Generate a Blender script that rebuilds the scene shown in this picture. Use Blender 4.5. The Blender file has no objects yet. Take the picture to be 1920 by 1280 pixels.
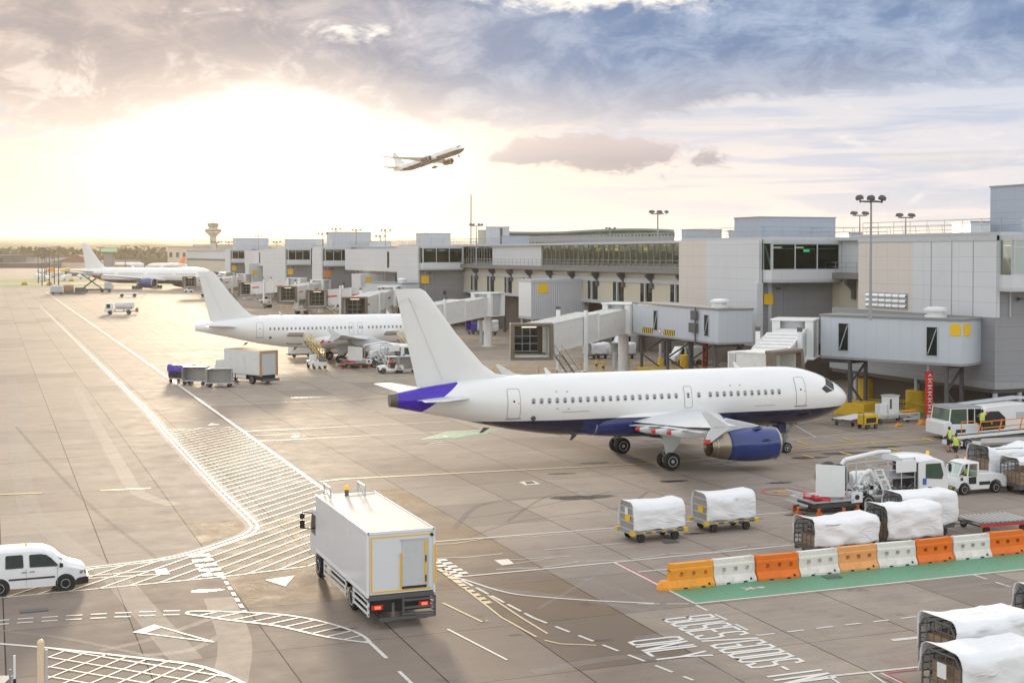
import bpy, math, random
from mathutils import Vector, Matrix, noise
R = math.radians; PI = math.pi
random.seed(7)
scn = bpy.context.scene
COL = scn.collection
# ---------------------------------------------------------------- camera constants (metres, world +Y runs along the pier)
FPX, HC, YH, TH, PIT = 2535.0, 14.0, 476.0, .3693, R(1.4)
CY = YH + FPX*math.tan(PIT)
def ray(px, py):
    u = (px-960)/FPX; v = -(py-CY)/FPX
    d = math.cos(PIT)+v*math.sin(PIT); z = v*math.cos(PIT)-math.sin(PIT)
    return (u*math.cos(TH)+d*math.sin(TH), -u*math.sin(TH)+d*math.cos(TH), z)
def G(px, py, z=0):            # surveyed ground point
    r = ray(px, py); t = (z-HC)/r[2]
    return (r[0]*t, r[1]*t)
def YX(px, x):
    r = ray(px, 500); return x*r[1]/r[0]
def D(px, d, z=0):             # point in a given direction at depth d
    lat = (px-960)/FPX*d
    return (lat*math.cos(TH)+d*math.sin(TH), -lat*math.sin(TH)+d*math.cos(TH), z)
def DG(px, py):                # base on the ground
    x, y = G(px, py); return (x, y, 0)
# ---------------------------------------------------------------- mesh builder
class MB:
    def __init__(s): s.v=[]; s.f=[]; s.m=[]; s.M=Matrix.Identity(4)
    def at(s, x=0, y=0, z=0, rz=0, ry=0, rx=0):
        s.M = Matrix.Translation((x,y,z))@Matrix.Rotation(rz,4,'Z')@Matrix.Rotation(ry,4,'Y')@Matrix.Rotation(rx,4,'X'); return s
    def add(s, vs, fs, m=0):
        n=len(s.v)
        s.v += [tuple(s.M@Vector(p)) for p in vs]
        s.f += [tuple(i+n for i in f) for f in fs]; s.m += [m]*len(fs); return s
    def bb(s, x0,x1,y0,y1,z0,z1, m=0):
        return s.add([(x0,y0,z0),(x1,y0,z0),(x1,y1,z0),(x0,y1,z0),(x0,y0,z1),(x1,y0,z1),(x1,y1,z1),(x0,y1,z1)],
            [(0,3,2,1),(4,5,6,7),(0,1,5,4),(1,2,6,5),(2,3,7,6),(3,0,4,7)], m)
    def box(s, c, d, m=0):
        return s.bb(c[0]-d[0]/2,c[0]+d[0]/2,c[1]-d[1]/2,c[1]+d[1]/2,c[2]-d[2]/2,c[2]+d[2]/2,m)
    def tube(s, p0, p1, r, n=8, m=0, r1=None):
        p0=Vector(p0); p1=Vector(p1); r1=r if r1 is None else r1
        a=(p1-p0)
        if a.length<1e-6: return s
        a.normalize(); u=a.orthogonal().normalized(); w=a.cross(u)
        vs=[]
        for p,rr in((p0,r),(p1,r1)):
            for k in range(n):
                t=2*PI*k/n; vs.append(tuple(p+(u*math.cos(t)+w*math.sin(t))*rr))
        fs=[(k,(k+1)%n,n+(k+1)%n,n+k) for k in range(n)]+[tuple(range(n))[::-1],tuple(range(n,2*n))]
        return s.add(vs,fs,m)
    def path(s, pts, r, n=6, m=0):
        for a,b in zip(pts,pts[1:]): s.tube(a,b,r,n,m)
        return s
    def bar(s, p0, p1, w, h, m=0):        # rectangular bar
        p0=Vector(p0); p1=Vector(p1); a=(p1-p0).normalized()
        up=Vector((0,0,1)) if abs(a.z)<.95 else Vector((1,0,0))
        u=a.cross(up).normalized(); k=u.cross(a)
        vs=[tuple(p+u*(i*w/2)+k*(j*h/2)) for p in(p0,p1) for i,j in((-1,-1),(1,-1),(1,1),(-1,1))]
        return s.add(vs,[(0,3,2,1),(4,5,6,7),(0,1,5,4),(1,2,6,5),(2,3,7,6),(3,0,4,7)],m)
    def prism(s, pts, a, b, ax='y', m=0): # outline in the plane normal to ax, extruded a..b
        n=len(pts)
        def P(p,t):
            return (p[0],t,p[1]) if ax=='y' else ((t,p[0],p[1]) if ax=='x' else (p[0],p[1],t))
        vs=[P(p,a) for p in pts]+[P(p,b) for p in pts]
        fs=[(k,(k+1)%n,n+(k+1)%n,n+k) for k in range(n)]+[tuple(range(n))[::-1],tuple(range(n,2*n))]
        return s.add(vs,fs,m)
    def loft(s, rings, cap=True, m=0, close=True):
        n=len(rings[0]); vs=[p for r in rings for p in r]; fs=[]
        for i in range(len(rings)-1):
            for k in range(n if close else n-1):
                k2=(k+1)%n; fs.append((i*n+k,i*n+k2,(i+1)*n+k2,(i+1)*n+k))
        if cap: fs += [tuple(range(n))[::-1], tuple(range((len(rings)-1)*n,len(rings)*n))]
        return s.add(vs,fs,m)
    def lathe(s, prof, c=(0,0,0), ax='z', n=20, m=0, cap=False):
        rings=[]
        for r,h in prof:
            ring=[]
            for k in range(n):
                t=2*PI*k/n; a=r*math.cos(t); b=r*math.sin(t)
                ring.append({'z':(c[0]+a,c[1]+b,c[2]+h),'x':(c[0]+h,c[1]+a,c[2]+b),'y':(c[0]+b,c[1]+h,c[2]+a)}[ax])
            rings.append(ring)
        return s.loft(rings,cap,m)
    def ball(s, c, r, n=10, m=0, sz=1.):
        return s.lathe([(max(.001,r*math.sin(PI*k/n)),-r*sz*math.cos(PI*k/n)) for k in range(n+1)],c,'z',n*2,m,True)
    def build(s, name, mats, parent=None, smooth=False, bevel=0, seg=2, ang=35, loc=None, rz=0):
        me=bpy.data.meshes.new(name); me.from_pydata(s.v,[],s.f)
        if not isinstance(mats,(list,tuple)): mats=[mats]
        for q in mats: me.materials.append(q)
        if len(mats)>1: me.polygons.foreach_set('material_index',s.m)
        import bmesh
        bm=bmesh.new(); bm.from_mesh(me); bmesh.ops.recalc_face_normals(bm,faces=bm.faces); 
        if bevel:
            bmesh.ops.remove_doubles(bm,verts=bm.verts,dist=1e-4)
        bm.to_mesh(me); bm.free(); me.update()
        o=bpy.data.objects.new(name,me); COL.objects.link(o)
        if parent: o.parent=parent
        if loc: o.location=loc
        if rz: o.rotation_euler=(0,0,rz)
        if bevel:
            b=o.modifiers.new('bevel','BEVEL'); b.width=bevel; b.segments=seg; b.limit_method='ANGLE'; b.angle_limit=R(ang)
        if smooth or bevel:
            me.polygons.foreach_set('use_smooth',[True]*len(me.polygons))
            if hasattr(me,'set_sharp_from_angle'): me.set_sharp_from_angle(angle=R(ang))
        return o
def tag(o, label=None, cat=None, group=None, kind=None):
    if label: o['label']=label
    if cat: o['category']=cat
    if group: o['group']=group
    if kind: o['kind']=kind
    return o
def thing(name, label, cat, loc=(0,0,0), rz=0, group=None):
    o=bpy.data.objects.new(name,None); COL.objects.link(o); o.location=loc; o.rotation_euler=(0,0,rz); o.empty_display_size=.3
    return tag(o,label,cat,group)
def dup(root, loc, rz=0, label=None, group=None, scale=None, swap=None, skip=()):
    def cp(o,par):
        c=o.copy(); COL.objects.link(c)
        if par: c.parent=par
        if swap and o.type=='MESH' and o.material_slots:
            for k,sl in enumerate(o.material_slots):
                if sl.material in swap:
                    c.material_slots[k].link='OBJECT'; c.material_slots[k].material=swap[sl.material]
        for ch in list(o.children):
            if ch.name.split('.')[0] in skip: continue
            cp(ch,c)
        return c
    r=cp(root,None); r.location=loc; r.rotation_euler=(0,0,rz)
    if scale: r.scale=(scale,)*3
    if label: r['label']=label
    if group: r['group']=group
    return r
# ---------------------------------------------------------------- materials
def S(c):  # sRGB hex-ish 0-255 to linear
    return tuple((x/255/12.92 if x/255<=.04045 else ((x/255+.055)/1.055)**2.4) for x in c)
def mat(name, col, rough=.5, metal=0, var=.12, scale=3., dirt=0, dcol=(.12,.09,.06), bump=0, bscale=40, spec=.5, coat=0, stretch=(1,1,1), emit=None, es=1):
    m=bpy.data.materials.new(name); m.use_nodes=True; nt=m.node_tree; N=nt.nodes; L=nt.links
    b=N['Principled BSDF']; b.inputs['Roughness'].default_value=rough; b.inputs['Metallic'].default_value=metal
    b.inputs['Specular IOR Level'].default_value=spec; b.inputs['Coat Weight'].default_value=coat
    tc=N.new('ShaderNodeTexCoord'); mp=N.new('ShaderNodeMapping'); mp.inputs['Scale'].default_value=stretch
    L.new(tc.outputs['Object'],mp.inputs[0])
    nz=N.new('ShaderNodeTexNoise'); nz.inputs['Scale'].default_value=scale; nz.inputs['Detail'].default_value=5; nz.inputs['Roughness'].default_value=.6
    L.new(mp.outputs[0],nz.inputs['Vector'])
    mx=N.new('ShaderNodeMix'); mx.data_type='RGBA'
    mx.inputs['A'].default_value=(*[c*(1-var) for c in col],1); mx.inputs['B'].default_value=(*[min(1,c*(1+var)) for c in col],1)
    L.new(nz.outputs[0],mx.inputs['Factor']); out=mx.outputs['Result']
    if dirt:
        n2=N.new('ShaderNodeTexNoise'); n2.inputs['Scale'].default_value=scale*.7; n2.inputs['Detail'].default_value=8; n2.inputs['Roughness'].default_value=.75
        L.new(mp.outputs[0],n2.inputs['Vector'])
        mr=N.new('ShaderNodeMapRange'); mr.inputs[1].default_value=.5; mr.inputs[2].default_value=.85; mr.inputs[3].default_value=0; mr.inputs[4].default_value=dirt
        L.new(n2.outputs[0],mr.inputs[0])
        m2=N.new('ShaderNodeMix'); m2.data_type='RGBA'; m2.inputs['B'].default_value=(*dcol,1)
        L.new(mr.outputs[0],m2.inputs['Factor']); L.new(out,m2.inputs['A']); out=m2.outputs['Result']
    L.new(out,b.inputs['Base Color'])
    rr=N.new('ShaderNodeMapRange'); rr.inputs[3].default_value=max(.02,rough*.85); rr.inputs[4].default_value=min(1,rough*1.2)
    L.new(nz.outputs[0],rr.inputs[0]); L.new(rr.outputs[0],b.inputs['Roughness'])
    if bump:
        n3=N.new('ShaderNodeTexNoise'); n3.inputs['Scale'].default_value=bscale; n3.inputs['Detail'].default_value=3
        L.new(mp.outputs[0],n3.inputs['Vector'])
        bp=N.new('ShaderNodeBump'); bp.inputs['Strength'].default_value=bump; bp.inputs['Distance'].default_value=.02
        L.new(n3.outputs[0],bp.inputs['Height']); L.new(bp.outputs[0],b.inputs['Normal'])
    if emit:
        b.inputs['Emission Color'].default_value=(*emit,1); b.inputs['Emission Strength'].default_value=es
    return m
def panelmat(name, col, pw=1.2, ph=1.2, rough=.45, line=.55, lw=.02, rib=0, var=.05, metal=0):
    """cladding: panel joints every pw along the wall and ph up, optional vertical ribs (object space)"""
    m=mat(name,col,rough,metal,var,.35,dirt=.12,dcol=(.2,.17,.14)); nt=m.node_tree; N=nt.nodes; L=nt.links
    b=N['Principled BSDF']; src=b.inputs['Base Color'].links[0].from_socket
    tc=N.new('ShaderNodeTexCoord'); sx=N.new('ShaderNodeSeparateXYZ'); L.new(tc.outputs['Object'],sx.inputs[0])
    def M(op,a,c=None):
        n=N.new('ShaderNodeMath'); n.operation=op
        for i,q in enumerate((a,c)):
            if q is None: continue
            if isinstance(q,(int,float)): n.inputs[i].default_value=q
            else: L.new(q,n.inputs[i])
        return n.outputs[0]
    def joint(v,p,w):
        f=M('FRACT',M('DIVIDE',v,p)); return M('LESS_THAN',f,w/p)
    h=M('ADD',sx.outputs[0],sx.outputs[1])
    j=joint(sx.outputs[2],ph,lw)
    if pw: j=M('MAXIMUM',j,joint(h,pw,lw))
    mx=N.new('ShaderNodeMix'); mx.data_type='RGBA'; mx.inputs['B'].default_value=(*[c*line for c in col],1)
    L.new(j,mx.inputs['Factor']); L.new(src,mx.inputs['A']); L.new(mx.outputs['Result'],b.inputs['Base Color'])
    if rib:
        w=M('SINE',M('MULTIPLY',h,2*PI/rib)); bp=N.new('ShaderNodeBump'); bp.inputs['Strength'].default_value=.6; bp.inputs['Distance'].default_value=.05
        L.new(w,bp.inputs['Height']); L.new(bp.outputs[0],b.inputs['Normal'])
    return m
M={}
M['white']=mat('white_paint',(.78,.79,.79),.32,var=.04,dirt=.10,coat=.2)
M['dwhite']=mat('worn_white_paint',(.68,.68,.66),.5,var=.08,dirt=.35,scale=2)
M['grey']=mat('grey_paint',(.30,.31,.32),.5,dirt=.2)
M['lgrey']=mat('light_grey_paint',(.48,.50,.52),.45,dirt=.15)
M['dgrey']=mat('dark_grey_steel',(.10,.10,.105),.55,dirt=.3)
M['steel']=mat('bare_steel',(.45,.44,.42),.35,.8,dirt=.2)
M['black']=mat('black_plastic',(.02,.02,.022),.5)
M['rubber']=mat('rubber',(.022,.021,.02),.8,bump=.2)
M['glass']=mat('dark_glass',(.012,.02,.018),.06,spec=.35,var=.3)
M['yellow']=mat('yellow_paint',(.72,.46,.02),.45,dirt=.25)
M['sign_y']=mat('yellow_sign',(.80,.50,.01),.5,var=.02)
M['orange']=mat('orange_paint',(.75,.24,.02),.45,dirt=.2)
M['porange']=mat('orange_plastic',(.78,.17,.01),.6,dirt=.45,scale=2)
M['pamber']=mat('amber_plastic',(.83,.33,.03),.6,dirt=.4,scale=2)
M['ppeach']=mat('faded_orange_plastic',(.80,.36,.13),.65,dirt=.4,scale=2)
M['pwhite']=mat('white_plastic',(.76,.71,.66),.6,dirt=.6,scale=2.5)
M['red']=mat('red_paint',(.60,.03,.02),.45)
M['cloth']=mat('white_tarpaulin',(.78,.79,.80),.6,var=.06,dirt=.22,scale=1.5,bump=.75,bscale=3.2,dcol=(.40,.38,.35),stretch=(.55,1,1.5))
for n_ in M['cloth'].node_tree.nodes:
    if n_.type=='BUMP': n_.inputs['Distance'].default_value=.07
    if n_.type=='TEX_NOISE' and abs(n_.inputs['Scale'].default_value-3.2)<.01: n_.noise_type='RIDGED_MULTIFRACTAL'; n_.normalize=True; n_.inputs['Distortion'].default_value=.6; n_.inputs['Detail'].default_value=1.5
M['purple']=mat('purple_tarpaulin',(.10,.06,.35),.7)
M['board']=mat('brown_cardboard',(.38,.26,.16),.9,dirt=.3)
M['wood']=mat('plywood_floor',(.16,.12,.09),.8)
M['green']=mat('green_sign',(.02,.25,.12),.5)
M['brick']=mat('grey_brown_blockwork',(.16,.13,.11),.9,dirt=.4)
M['cream']=panelmat('cream_cladding',(.55,.51,.40),3.0,20,.5)
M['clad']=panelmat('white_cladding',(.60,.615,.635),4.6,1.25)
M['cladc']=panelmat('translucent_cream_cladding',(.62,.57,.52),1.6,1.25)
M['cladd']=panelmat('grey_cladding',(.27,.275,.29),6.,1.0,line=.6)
M['rib']=panelmat('ribbed_grey_cladding',(.50,.52,.56),0,20,.4,rib=.35)
M['box']=panelmat('blue_grey_cladding',(.36,.41,.48),2.4,1.1)
M['slab']=mat('grey_concrete_edge',(.22,.21,.20),.8,dirt=.4)
M['roof']=mat('grey_roof_felt',(.24,.24,.24),.85)
M['concrete']=mat('weathered_concrete',(.40,.38,.35),.85,dirt=.3)
M['lamp']=mat('lit_tube_lamp',(.9,.85,.7),.5,emit=(1,.86,.6),es=2.2)
M['redlamp']=mat('lit_tail_lamp',(.6,.02,.01),.3,emit=(1,.08,.03),es=3)
M['amberlamp']=mat('amber_beacon',(.9,.35,.02),.3,emit=(1,.4,.02),es=.6)
M['signlamp']=mat('lit_green_sign',(.05,.5,.2),.4,emit=(.1,.9,.4),es=.9)
M['ysignlamp']=mat('lit_yellow_sign',(.8,.5,.02),.4,emit=(1,.65,.04),es=.8)
def glasspane(name,tint,mix=.35):
    m=bpy.data.materials.new(name); m.use_nodes=True; nt=m.node_tree; N=nt.nodes; L=nt.links
    for n in list(N):
        if n.type!='OUTPUT_MATERIAL': N.remove(n)
    out=[n for n in N if n.type=='OUTPUT_MATERIAL'][0]
    t=N.new('ShaderNodeBsdfTransparent'); t.inputs[0].default_value=(*tint,1)
    g=N.new('ShaderNodeBsdfGlossy'); g.inputs['Roughness'].default_value=.03; g.inputs[0].default_value=(.8,.9,.85,1)
    lw=N.new('ShaderNodeFresnel'); lw.inputs[0].default_value=1.6
    mx=N.new('ShaderNodeMixShader'); q=N.new('ShaderNodeMath'); q.operation='MULTIPLY'; q.inputs[1].default_value=.4; L.new(lw.outputs[0],q.inputs[0]); L.new(q.outputs[0],mx.inputs[0]); L.new(t.outputs[0],mx.inputs[1]); L.new(g.outputs[0],mx.inputs[2]); L.new(mx.outputs[0],out.inputs[0])
    return m
M['pane']=glasspane('green_tinted_glass',(.36,.52,.42))
M['cabpane']=glasspane('vehicle_glass',(.45,.55,.5))
# ================================================================ camera
cam=bpy.data.cameras.new('camera'); co=bpy.data.objects.new('camera',cam); COL.objects.link(co)
co.location=(0,0,HC); co.rotation_euler=(R(90)-PIT,0,-TH); cam.sensor_width=36; cam.lens=FPX/1920*36
cam.shift_y=-(640-CY)/1920; cam.clip_end=20000; cam.clip_start=.1; scn.camera=co; HAZE=.75e-4
scn.view_settings.view_transform='Standard'; scn.view_settings.look='None'; scn.view_settings.exposure=.12; scn.view_settings.gamma=1
# ================================================================ sky
SUN_AZ=R(9.5); SUN_EL=R(7.0)
W=bpy.data.worlds.new('World'); scn.world=W; W.use_nodes=True
nt=W.node_tree; N=nt.nodes; L=nt.links
for n in list(N): N.remove(n)
class X:      # tiny node-expression helper
    def __init__(s,o): s.o=o
    def _b(s,op,a,b=None,c=None):
        n=N.new('ShaderNodeMath'); n.operation=op
        for i,q in enumerate((a,b,c)):
            if q is None: continue
            if isinstance(q,X): L.new(q.o,n.inputs[i])
            else: n.inputs[i].default_value=q
        return X(n.outputs[0])
    def __add__(s,b): return s._b('ADD',s,b)
    __radd__=__add__
    def __sub__(s,b): return s._b('SUBTRACT',s,b)
    def __rsub__(s,b): return s._b('SUBTRACT',b,s)
    def __mul__(s,b): return s._b('MULTIPLY',s,b)
    __rmul__=__mul__
    def f(s,op,b=None): return s._b(op,s,b)
    def ss(s,a,b,lo=0,hi=1):
        n=N.new('ShaderNodeMapRange'); n.interpolation_type='SMOOTHSTEP'; L.new(s.o,n.inputs[0])
        for i,q in enumerate((a,b,lo,hi)): n.inputs[i+1].default_value=q
        return X(n.outputs[0])
def gauss(u,v,cu,cv,su,sv):
    a=(u-cu)*(1/su); b=(v-cv)*(1/sv); return (0-(a*a+b*b)).f('EXPONENT')
def nz(vec,scale,det=6,rough=.55,dist=0):
    n=N.new('ShaderNodeTexNoise'); n.inputs['Scale'].default_value=scale; n.inputs['Detail'].default_value=det; n.inputs['Roughness'].default_value=rough; n.inputs['Distortion'].default_value=dist
    L.new(vec,n.inputs['Vector']); return X(n.outputs[0])
def mixc(f,a,b):
    n=N.new('ShaderNodeMix'); n.data_type='RGBA'
    for k,q in(('Factor',f),('A',a),('B',b)):
        if isinstance(q,X): L.new(q.o,n.inputs[k])
        elif isinstance(q,(int,float)): n.inputs[k].default_value=q
        else: n.inputs[k].default_value=(*q,1)
    return X(n.outputs['Result'])
tc=N.new('ShaderNodeTexCoord'); sp=N.new('ShaderNodeSeparateXYZ'); L.new(tc.outputs['Generated'],sp.inputs[0])
dx,dy,dz=[X(sp.outputs[i]) for i in range(3)]
az=dx.f('ARCTAN2',dy); el=dz.f('ARCSINE')
u=(az-TH)*FPX; v=el*FPX          # 2535 units per radian of azimuth (0 = camera heading) and elevation
cv=N.new('ShaderNodeCombineXYZ'); L.new((u*.001).o,cv.inputs[0]); L.new((v*.0019).o,cv.inputs[1])
cs=N.new('ShaderNodeCombineXYZ'); L.new((u*.0007+v*.0004).o,cs.inputs[0]); L.new((v*.009).o,cs.inputs[1]); cs.inputs[2].default_value=3
n1=nz(cv.outputs[0],2.6,9,.62,.55); n2=nz(cv.outputs[0],7.5,9,.66,.5); n4=nz(cv.outputs[0],20,6,.65,.4); n3=nz(cs.outputs[0],3.2,5,.55,.4)
# lower rim of the cloud bank as a function of azimuth
fc=N.new('ShaderNodeFloatCurve'); L.new((u*(1/1920)+.5).o,fc.inputs['Value']); c=fc.mapping.curves[0]
pts=[(0,225),(.10,235),(.17,265),(.24,287),(.33,276),(.40,243),(.5,240),(.6,238),(.68,248),(.76,275),(.87,300),(1,322)]
c.points[0].location=(0,pts[0][1]/400); c.points[1].location=(1,pts[-1][1]/400)
for p in pts[1:-1]: c.points.new(p[0],p[1]/400)
fc.mapping.update()
edge=X(fc.outputs[0])*400
bank=(v-edge+(n1-.5)*190+(n2-.5)*110+(n4-.5)*30).ss(-12,20)
upper=v.ss(560,720)                                    # above the picture: unseen sky, brightened to light the scene
hole=((gauss(u,v,-290,402,110,26)*.75+gauss(u,v,180,478,300,45)+gauss(u,v,-560,430,160,30)*.5)+(n2-.5)*1.7+(n4-.5)*.9).ss(.42,.95)
nish=N.new('ShaderNodeTexSky'); nish.sky_type='NISHITA'; nish.sun_disc=False; nish.sun_elevation=SUN_EL; nish.sun_rotation=SUN_AZ
nish.air_density=1.2; nish.dust_density=2.0
sun_glow=gauss(u,v,-440,150,360,130); core=gauss(u,v,-430,165,235,92); wide=gauss(u,v,-450,60,1000,300)
veil=(n3-.5)*.35
base=mixc(wide,(.52,.61,.76),(1.0,.79,.57))
lowr=gauss(u,v,620,150,700,110)
base=mixc(lowr*.45,base,(.88,.80,.80))
# streaky high cloud lit from behind
base=mixc((n3.ss(.44,.60))*(1-wide*.85)*.85,base,(.42,.51,.68))
base=mixc((n2.ss(.55,.72))*(1-wide)*.6,base,(.97,.93,.90))
base=mixc((v.ss(0,60,1,0))*.55,base,(1.0,.80,.55))
left=gauss(u,v,-860,100,260,70); base=mixc(left*.75*(n1.ss(.35,.6)),base,(.93,.74,.62))
ccol=mixc(u.ss(-700,250),(.38,.34,.35),(.11,.21,.40))
ccol=mixc(n2.ss(.38,.66)*.55+n1.ss(.42,.66)*.4,ccol,mixc(u.ss(-700,300),(.70,.58,.52),(.43,.53,.70)))
rim=(v-edge+(n1-.5)*150+(n2-.5)*60).ss(10,120)
ccol=mixc((1-rim)*wide*.8,ccol,(1.0,.86,.74))
ccol=mixc((hole+(n2.ss(.5,.62))*.6*gauss(u,v,-650,270,450,90)).f('MINIMUM',1.),ccol,(1.0,.95,.88))
sky=mixc(bank,base,ccol)
# the small separate cloud right of the climbing aeroplane
sc=((gauss(u,v,200,182,210,34)+gauss(u,v,90,205,90,24)*.7+gauss(u,v,-10,176,80,14)*.5)+(n2-.5)*2.2+(n4-.5)*1.3).ss(.40,.85)
sky=mixc(sc*.85,sky,mixc(v.ss(160,215),(.28,.27,.34),(.52,.46,.48)))
sc2=((gauss(u,v,820,165,110,22)+gauss(u,v,700,175,60,12)*.7)+(n2-.5)*.8).ss(.35,.8)
sky=mixc(sc2*.5,sky,(.62,.62,.66))
def scale_col(c_,k):
    n=N.new('ShaderNodeVectorMath'); n.operation='SCALE'; L.new(c_.o,n.inputs[0])
    if isinstance(k,X): L.new(k.o,n.inputs['Scale'])
    else: n.inputs['Scale'].default_value=k
    return X(n.outputs[0])
def addc(a,b):
    n=N.new('ShaderNodeVectorMath'); n.operation='ADD'; L.new(a.o,n.inputs[0]); L.new(b.o,n.inputs[1]); return X(n.outputs[0])
gl=mixc(0.,(1.0,.82,.58),(1,1,1))
glow=scale_col(gl,(sun_glow*.36+core*2.0)*(1-bank*.80*(n1.ss(.3,.55))))
sky=addc(sky,glow)
# behind and above: flat white added to the Nishita sky as fill light
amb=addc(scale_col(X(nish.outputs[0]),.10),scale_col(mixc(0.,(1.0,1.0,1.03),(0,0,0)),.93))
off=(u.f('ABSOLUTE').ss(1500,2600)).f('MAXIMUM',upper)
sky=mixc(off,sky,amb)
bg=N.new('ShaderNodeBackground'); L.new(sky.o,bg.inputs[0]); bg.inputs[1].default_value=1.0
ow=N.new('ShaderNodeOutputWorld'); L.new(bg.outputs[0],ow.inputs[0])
sd=bpy.data.lights.new('sun','SUN'); so=bpy.data.objects.new('sun',sd); COL.objects.link(so)
sd.energy=4.0; sd.angle=R(5); sd.color=(1.0,.80,.56)
dirv=Vector((math.sin(SUN_AZ)*math.cos(SUN_EL),math.cos(SUN_AZ)*math.cos(SUN_EL),math.sin(SUN_EL)))
so.rotation_euler=dirv.to_track_quat('Z','Y').to_euler(); so.location=(0,0,60)
# ================================================================ ground
def groundmat():
    m=bpy.data.materials.new('concrete_slabs'); m.use_nodes=True; nt=m.node_tree; N=nt.nodes; L=nt.links; b=N['Principled BSDF']
    tc=N.new('ShaderNodeTexCoord'); sp=N.new('ShaderNodeSeparateXYZ'); L.new(tc.outputs['Object'],sp.inputs[0])
    def F(op,a,c=None,d=None):
        n=N.new('ShaderNodeMath'); n.operation=op
        for i,q in enumerate((a,c,d)):
            if q is None: continue
            if isinstance(q,(int,float)): n.inputs[i].default_value=q
            else: L.new(q,n.inputs[i])
        return n.outputs[0]
    def MR(a,lo,hi,o0=0,o1=1):
        n=N.new('ShaderNodeMapRange'); L.new(a,n.inputs[0])
        for i,q in enumerate((lo,hi,o0,o1)): n.inputs[i+1].default_value=q
        return n.outputs[0]
    def NZ(sc,det=6,ro=.6,st=(1,1,1),dist=0):
        mp=N.new('ShaderNodeMapping'); mp.inputs['Scale'].default_value=st; L.new(tc.outputs['Object'],mp.inputs[0])
        n=N.new('ShaderNodeTexNoise'); n.inputs['Scale'].default_value=sc; n.inputs['Detail'].default_value=det; n.inputs['Roughness'].default_value=ro; n.inputs['Distortion'].default_value=dist
        L.new(mp.outputs[0],n.inputs['Vector']); return n.outputs[0]
    def MX(f,a,c):
        n=N.new('ShaderNodeMix'); n.data_type='RGBA'
        for k,q in(('Factor',f),('A',a),('B',c)):
            if isinstance(q,tuple): n.inputs[k].default_value=(*q,1)
            elif isinstance(q,(int,float)): n.inputs[k].default_value=q
            else: L.new(q,n.inputs[k])
        return n.outputs['Result']
    x,y=sp.outputs[0],sp.outputs[1]
    gx=F('DIVIDE',F('SUBTRACT',x,.42),4.5); gy=F('DIVIDE',F('SUBTRACT',y,47.3),6.0)
    cx=N.new('ShaderNodeCombineXYZ'); L.new(F('FLOOR',gx),cx.inputs[0]); L.new(F('FLOOR',gy),cx.inputs[1])
    wn=N.new('ShaderNodeTexWhiteNoise'); wn.noise_dimensions='2D'; L.new(cx.outputs[0],wn.inputs['Vector'])
    cb=N.new('ShaderNodeCombineXYZ'); L.new(F('FLOOR',F('DIVIDE',gx,3)),cb.inputs[0]); L.new(F('FLOOR',F('DIVIDE',gy,4)),cb.inputs[1])
    wb=N.new('ShaderNodeTexWhiteNoise'); wb.noise_dimensions='2D'; L.new(cb.outputs[0],wb.inputs['Vector'])
    def jt(g,p,w):
        f=F('FRACT',g); d=F('MINIMUM',f,F('SUBTRACT',1,f)); return F('LESS_THAN',F('MULTIPLY',d,p),w)
    big=NZ(.05,5,.6); med=NZ(.6,7,.65); fine=NZ(9,6,.75); streak=NZ(.55,6,.65,(.25,4,1))
    col=MX(MR(wn.outputs[0],0,1),(.265,.235,.208),(.345,.308,.270))
    col=MX(MR(wb.outputs[0],.35,.9,0,.55),col,(.27,.245,.222))
    col=MX(MR(big,.35,.65,0,.5),col,(.335,.285,.24))
    col=MX(MR(med,.45,.75,0,.6),col,(.20,.175,.16))
    blot=NZ(.16,7,.7,(1,1.5,1),.8); col=MX(MR(blot,.52,.60,0,.32),col,(.40,.36,.315)); col=MX(MR(blot,.46,.36,0,.38),col,(.19,.165,.15))
    crk=NZ(.9,3,.5,(1,1,1),2.5); ck=F('LESS_THAN',F('ABSOLUTE',F('SUBTRACT',crk,.5)),.0035); col=MX(F('MULTIPLY',F('MULTIPLY',ck,F('GREATER_THAN',blot,.56)),.5),col,(.07,.06,.055))
    col=MX(MR(streak,.48,.72,0,.45),col,(.20,.18,.17))
    col=MX(MR(fine,.45,.8,0,.4),col,(.42,.38,.33))
    # darker exposed-aggregate bay where the lorry stands
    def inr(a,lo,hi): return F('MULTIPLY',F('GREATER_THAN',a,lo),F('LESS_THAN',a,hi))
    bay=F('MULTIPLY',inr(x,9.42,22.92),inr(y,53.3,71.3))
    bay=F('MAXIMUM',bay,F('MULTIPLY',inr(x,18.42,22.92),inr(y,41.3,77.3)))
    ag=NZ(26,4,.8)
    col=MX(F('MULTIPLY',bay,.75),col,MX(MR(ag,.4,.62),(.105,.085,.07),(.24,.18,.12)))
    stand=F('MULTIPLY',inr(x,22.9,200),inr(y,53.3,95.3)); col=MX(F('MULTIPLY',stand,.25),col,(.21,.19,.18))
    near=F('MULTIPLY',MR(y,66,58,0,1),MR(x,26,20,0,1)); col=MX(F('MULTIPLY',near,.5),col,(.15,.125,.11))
    pat=F('MULTIPLY',F('GREATER_THAN',wn.outputs[0],.72),MR(wb.outputs[0],.3,.7)); col=MX(F('MULTIPLY',pat,.5),col,(.17,.15,.135))
    # oil stains
    st=NZ(.35,3,.5,(1,1.6,1)); st2=NZ(2.2,4,.6)
    ox=F('MULTIPLY',MR(st,.62,.72),MR(st2,.4,.7)); col=MX(F('MULTIPLY',ox,.6),col,(.07,.05,.045))
    j=F('MAXIMUM',jt(gx,4.5,.026),jt(gy,6.0,.018)); jb=F('MULTIPLY',j,MR(med,.25,.45,.55,1))
    col=MX(F('MULTIPLY',jb,.9),col,(.035,.03,.026))
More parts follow.
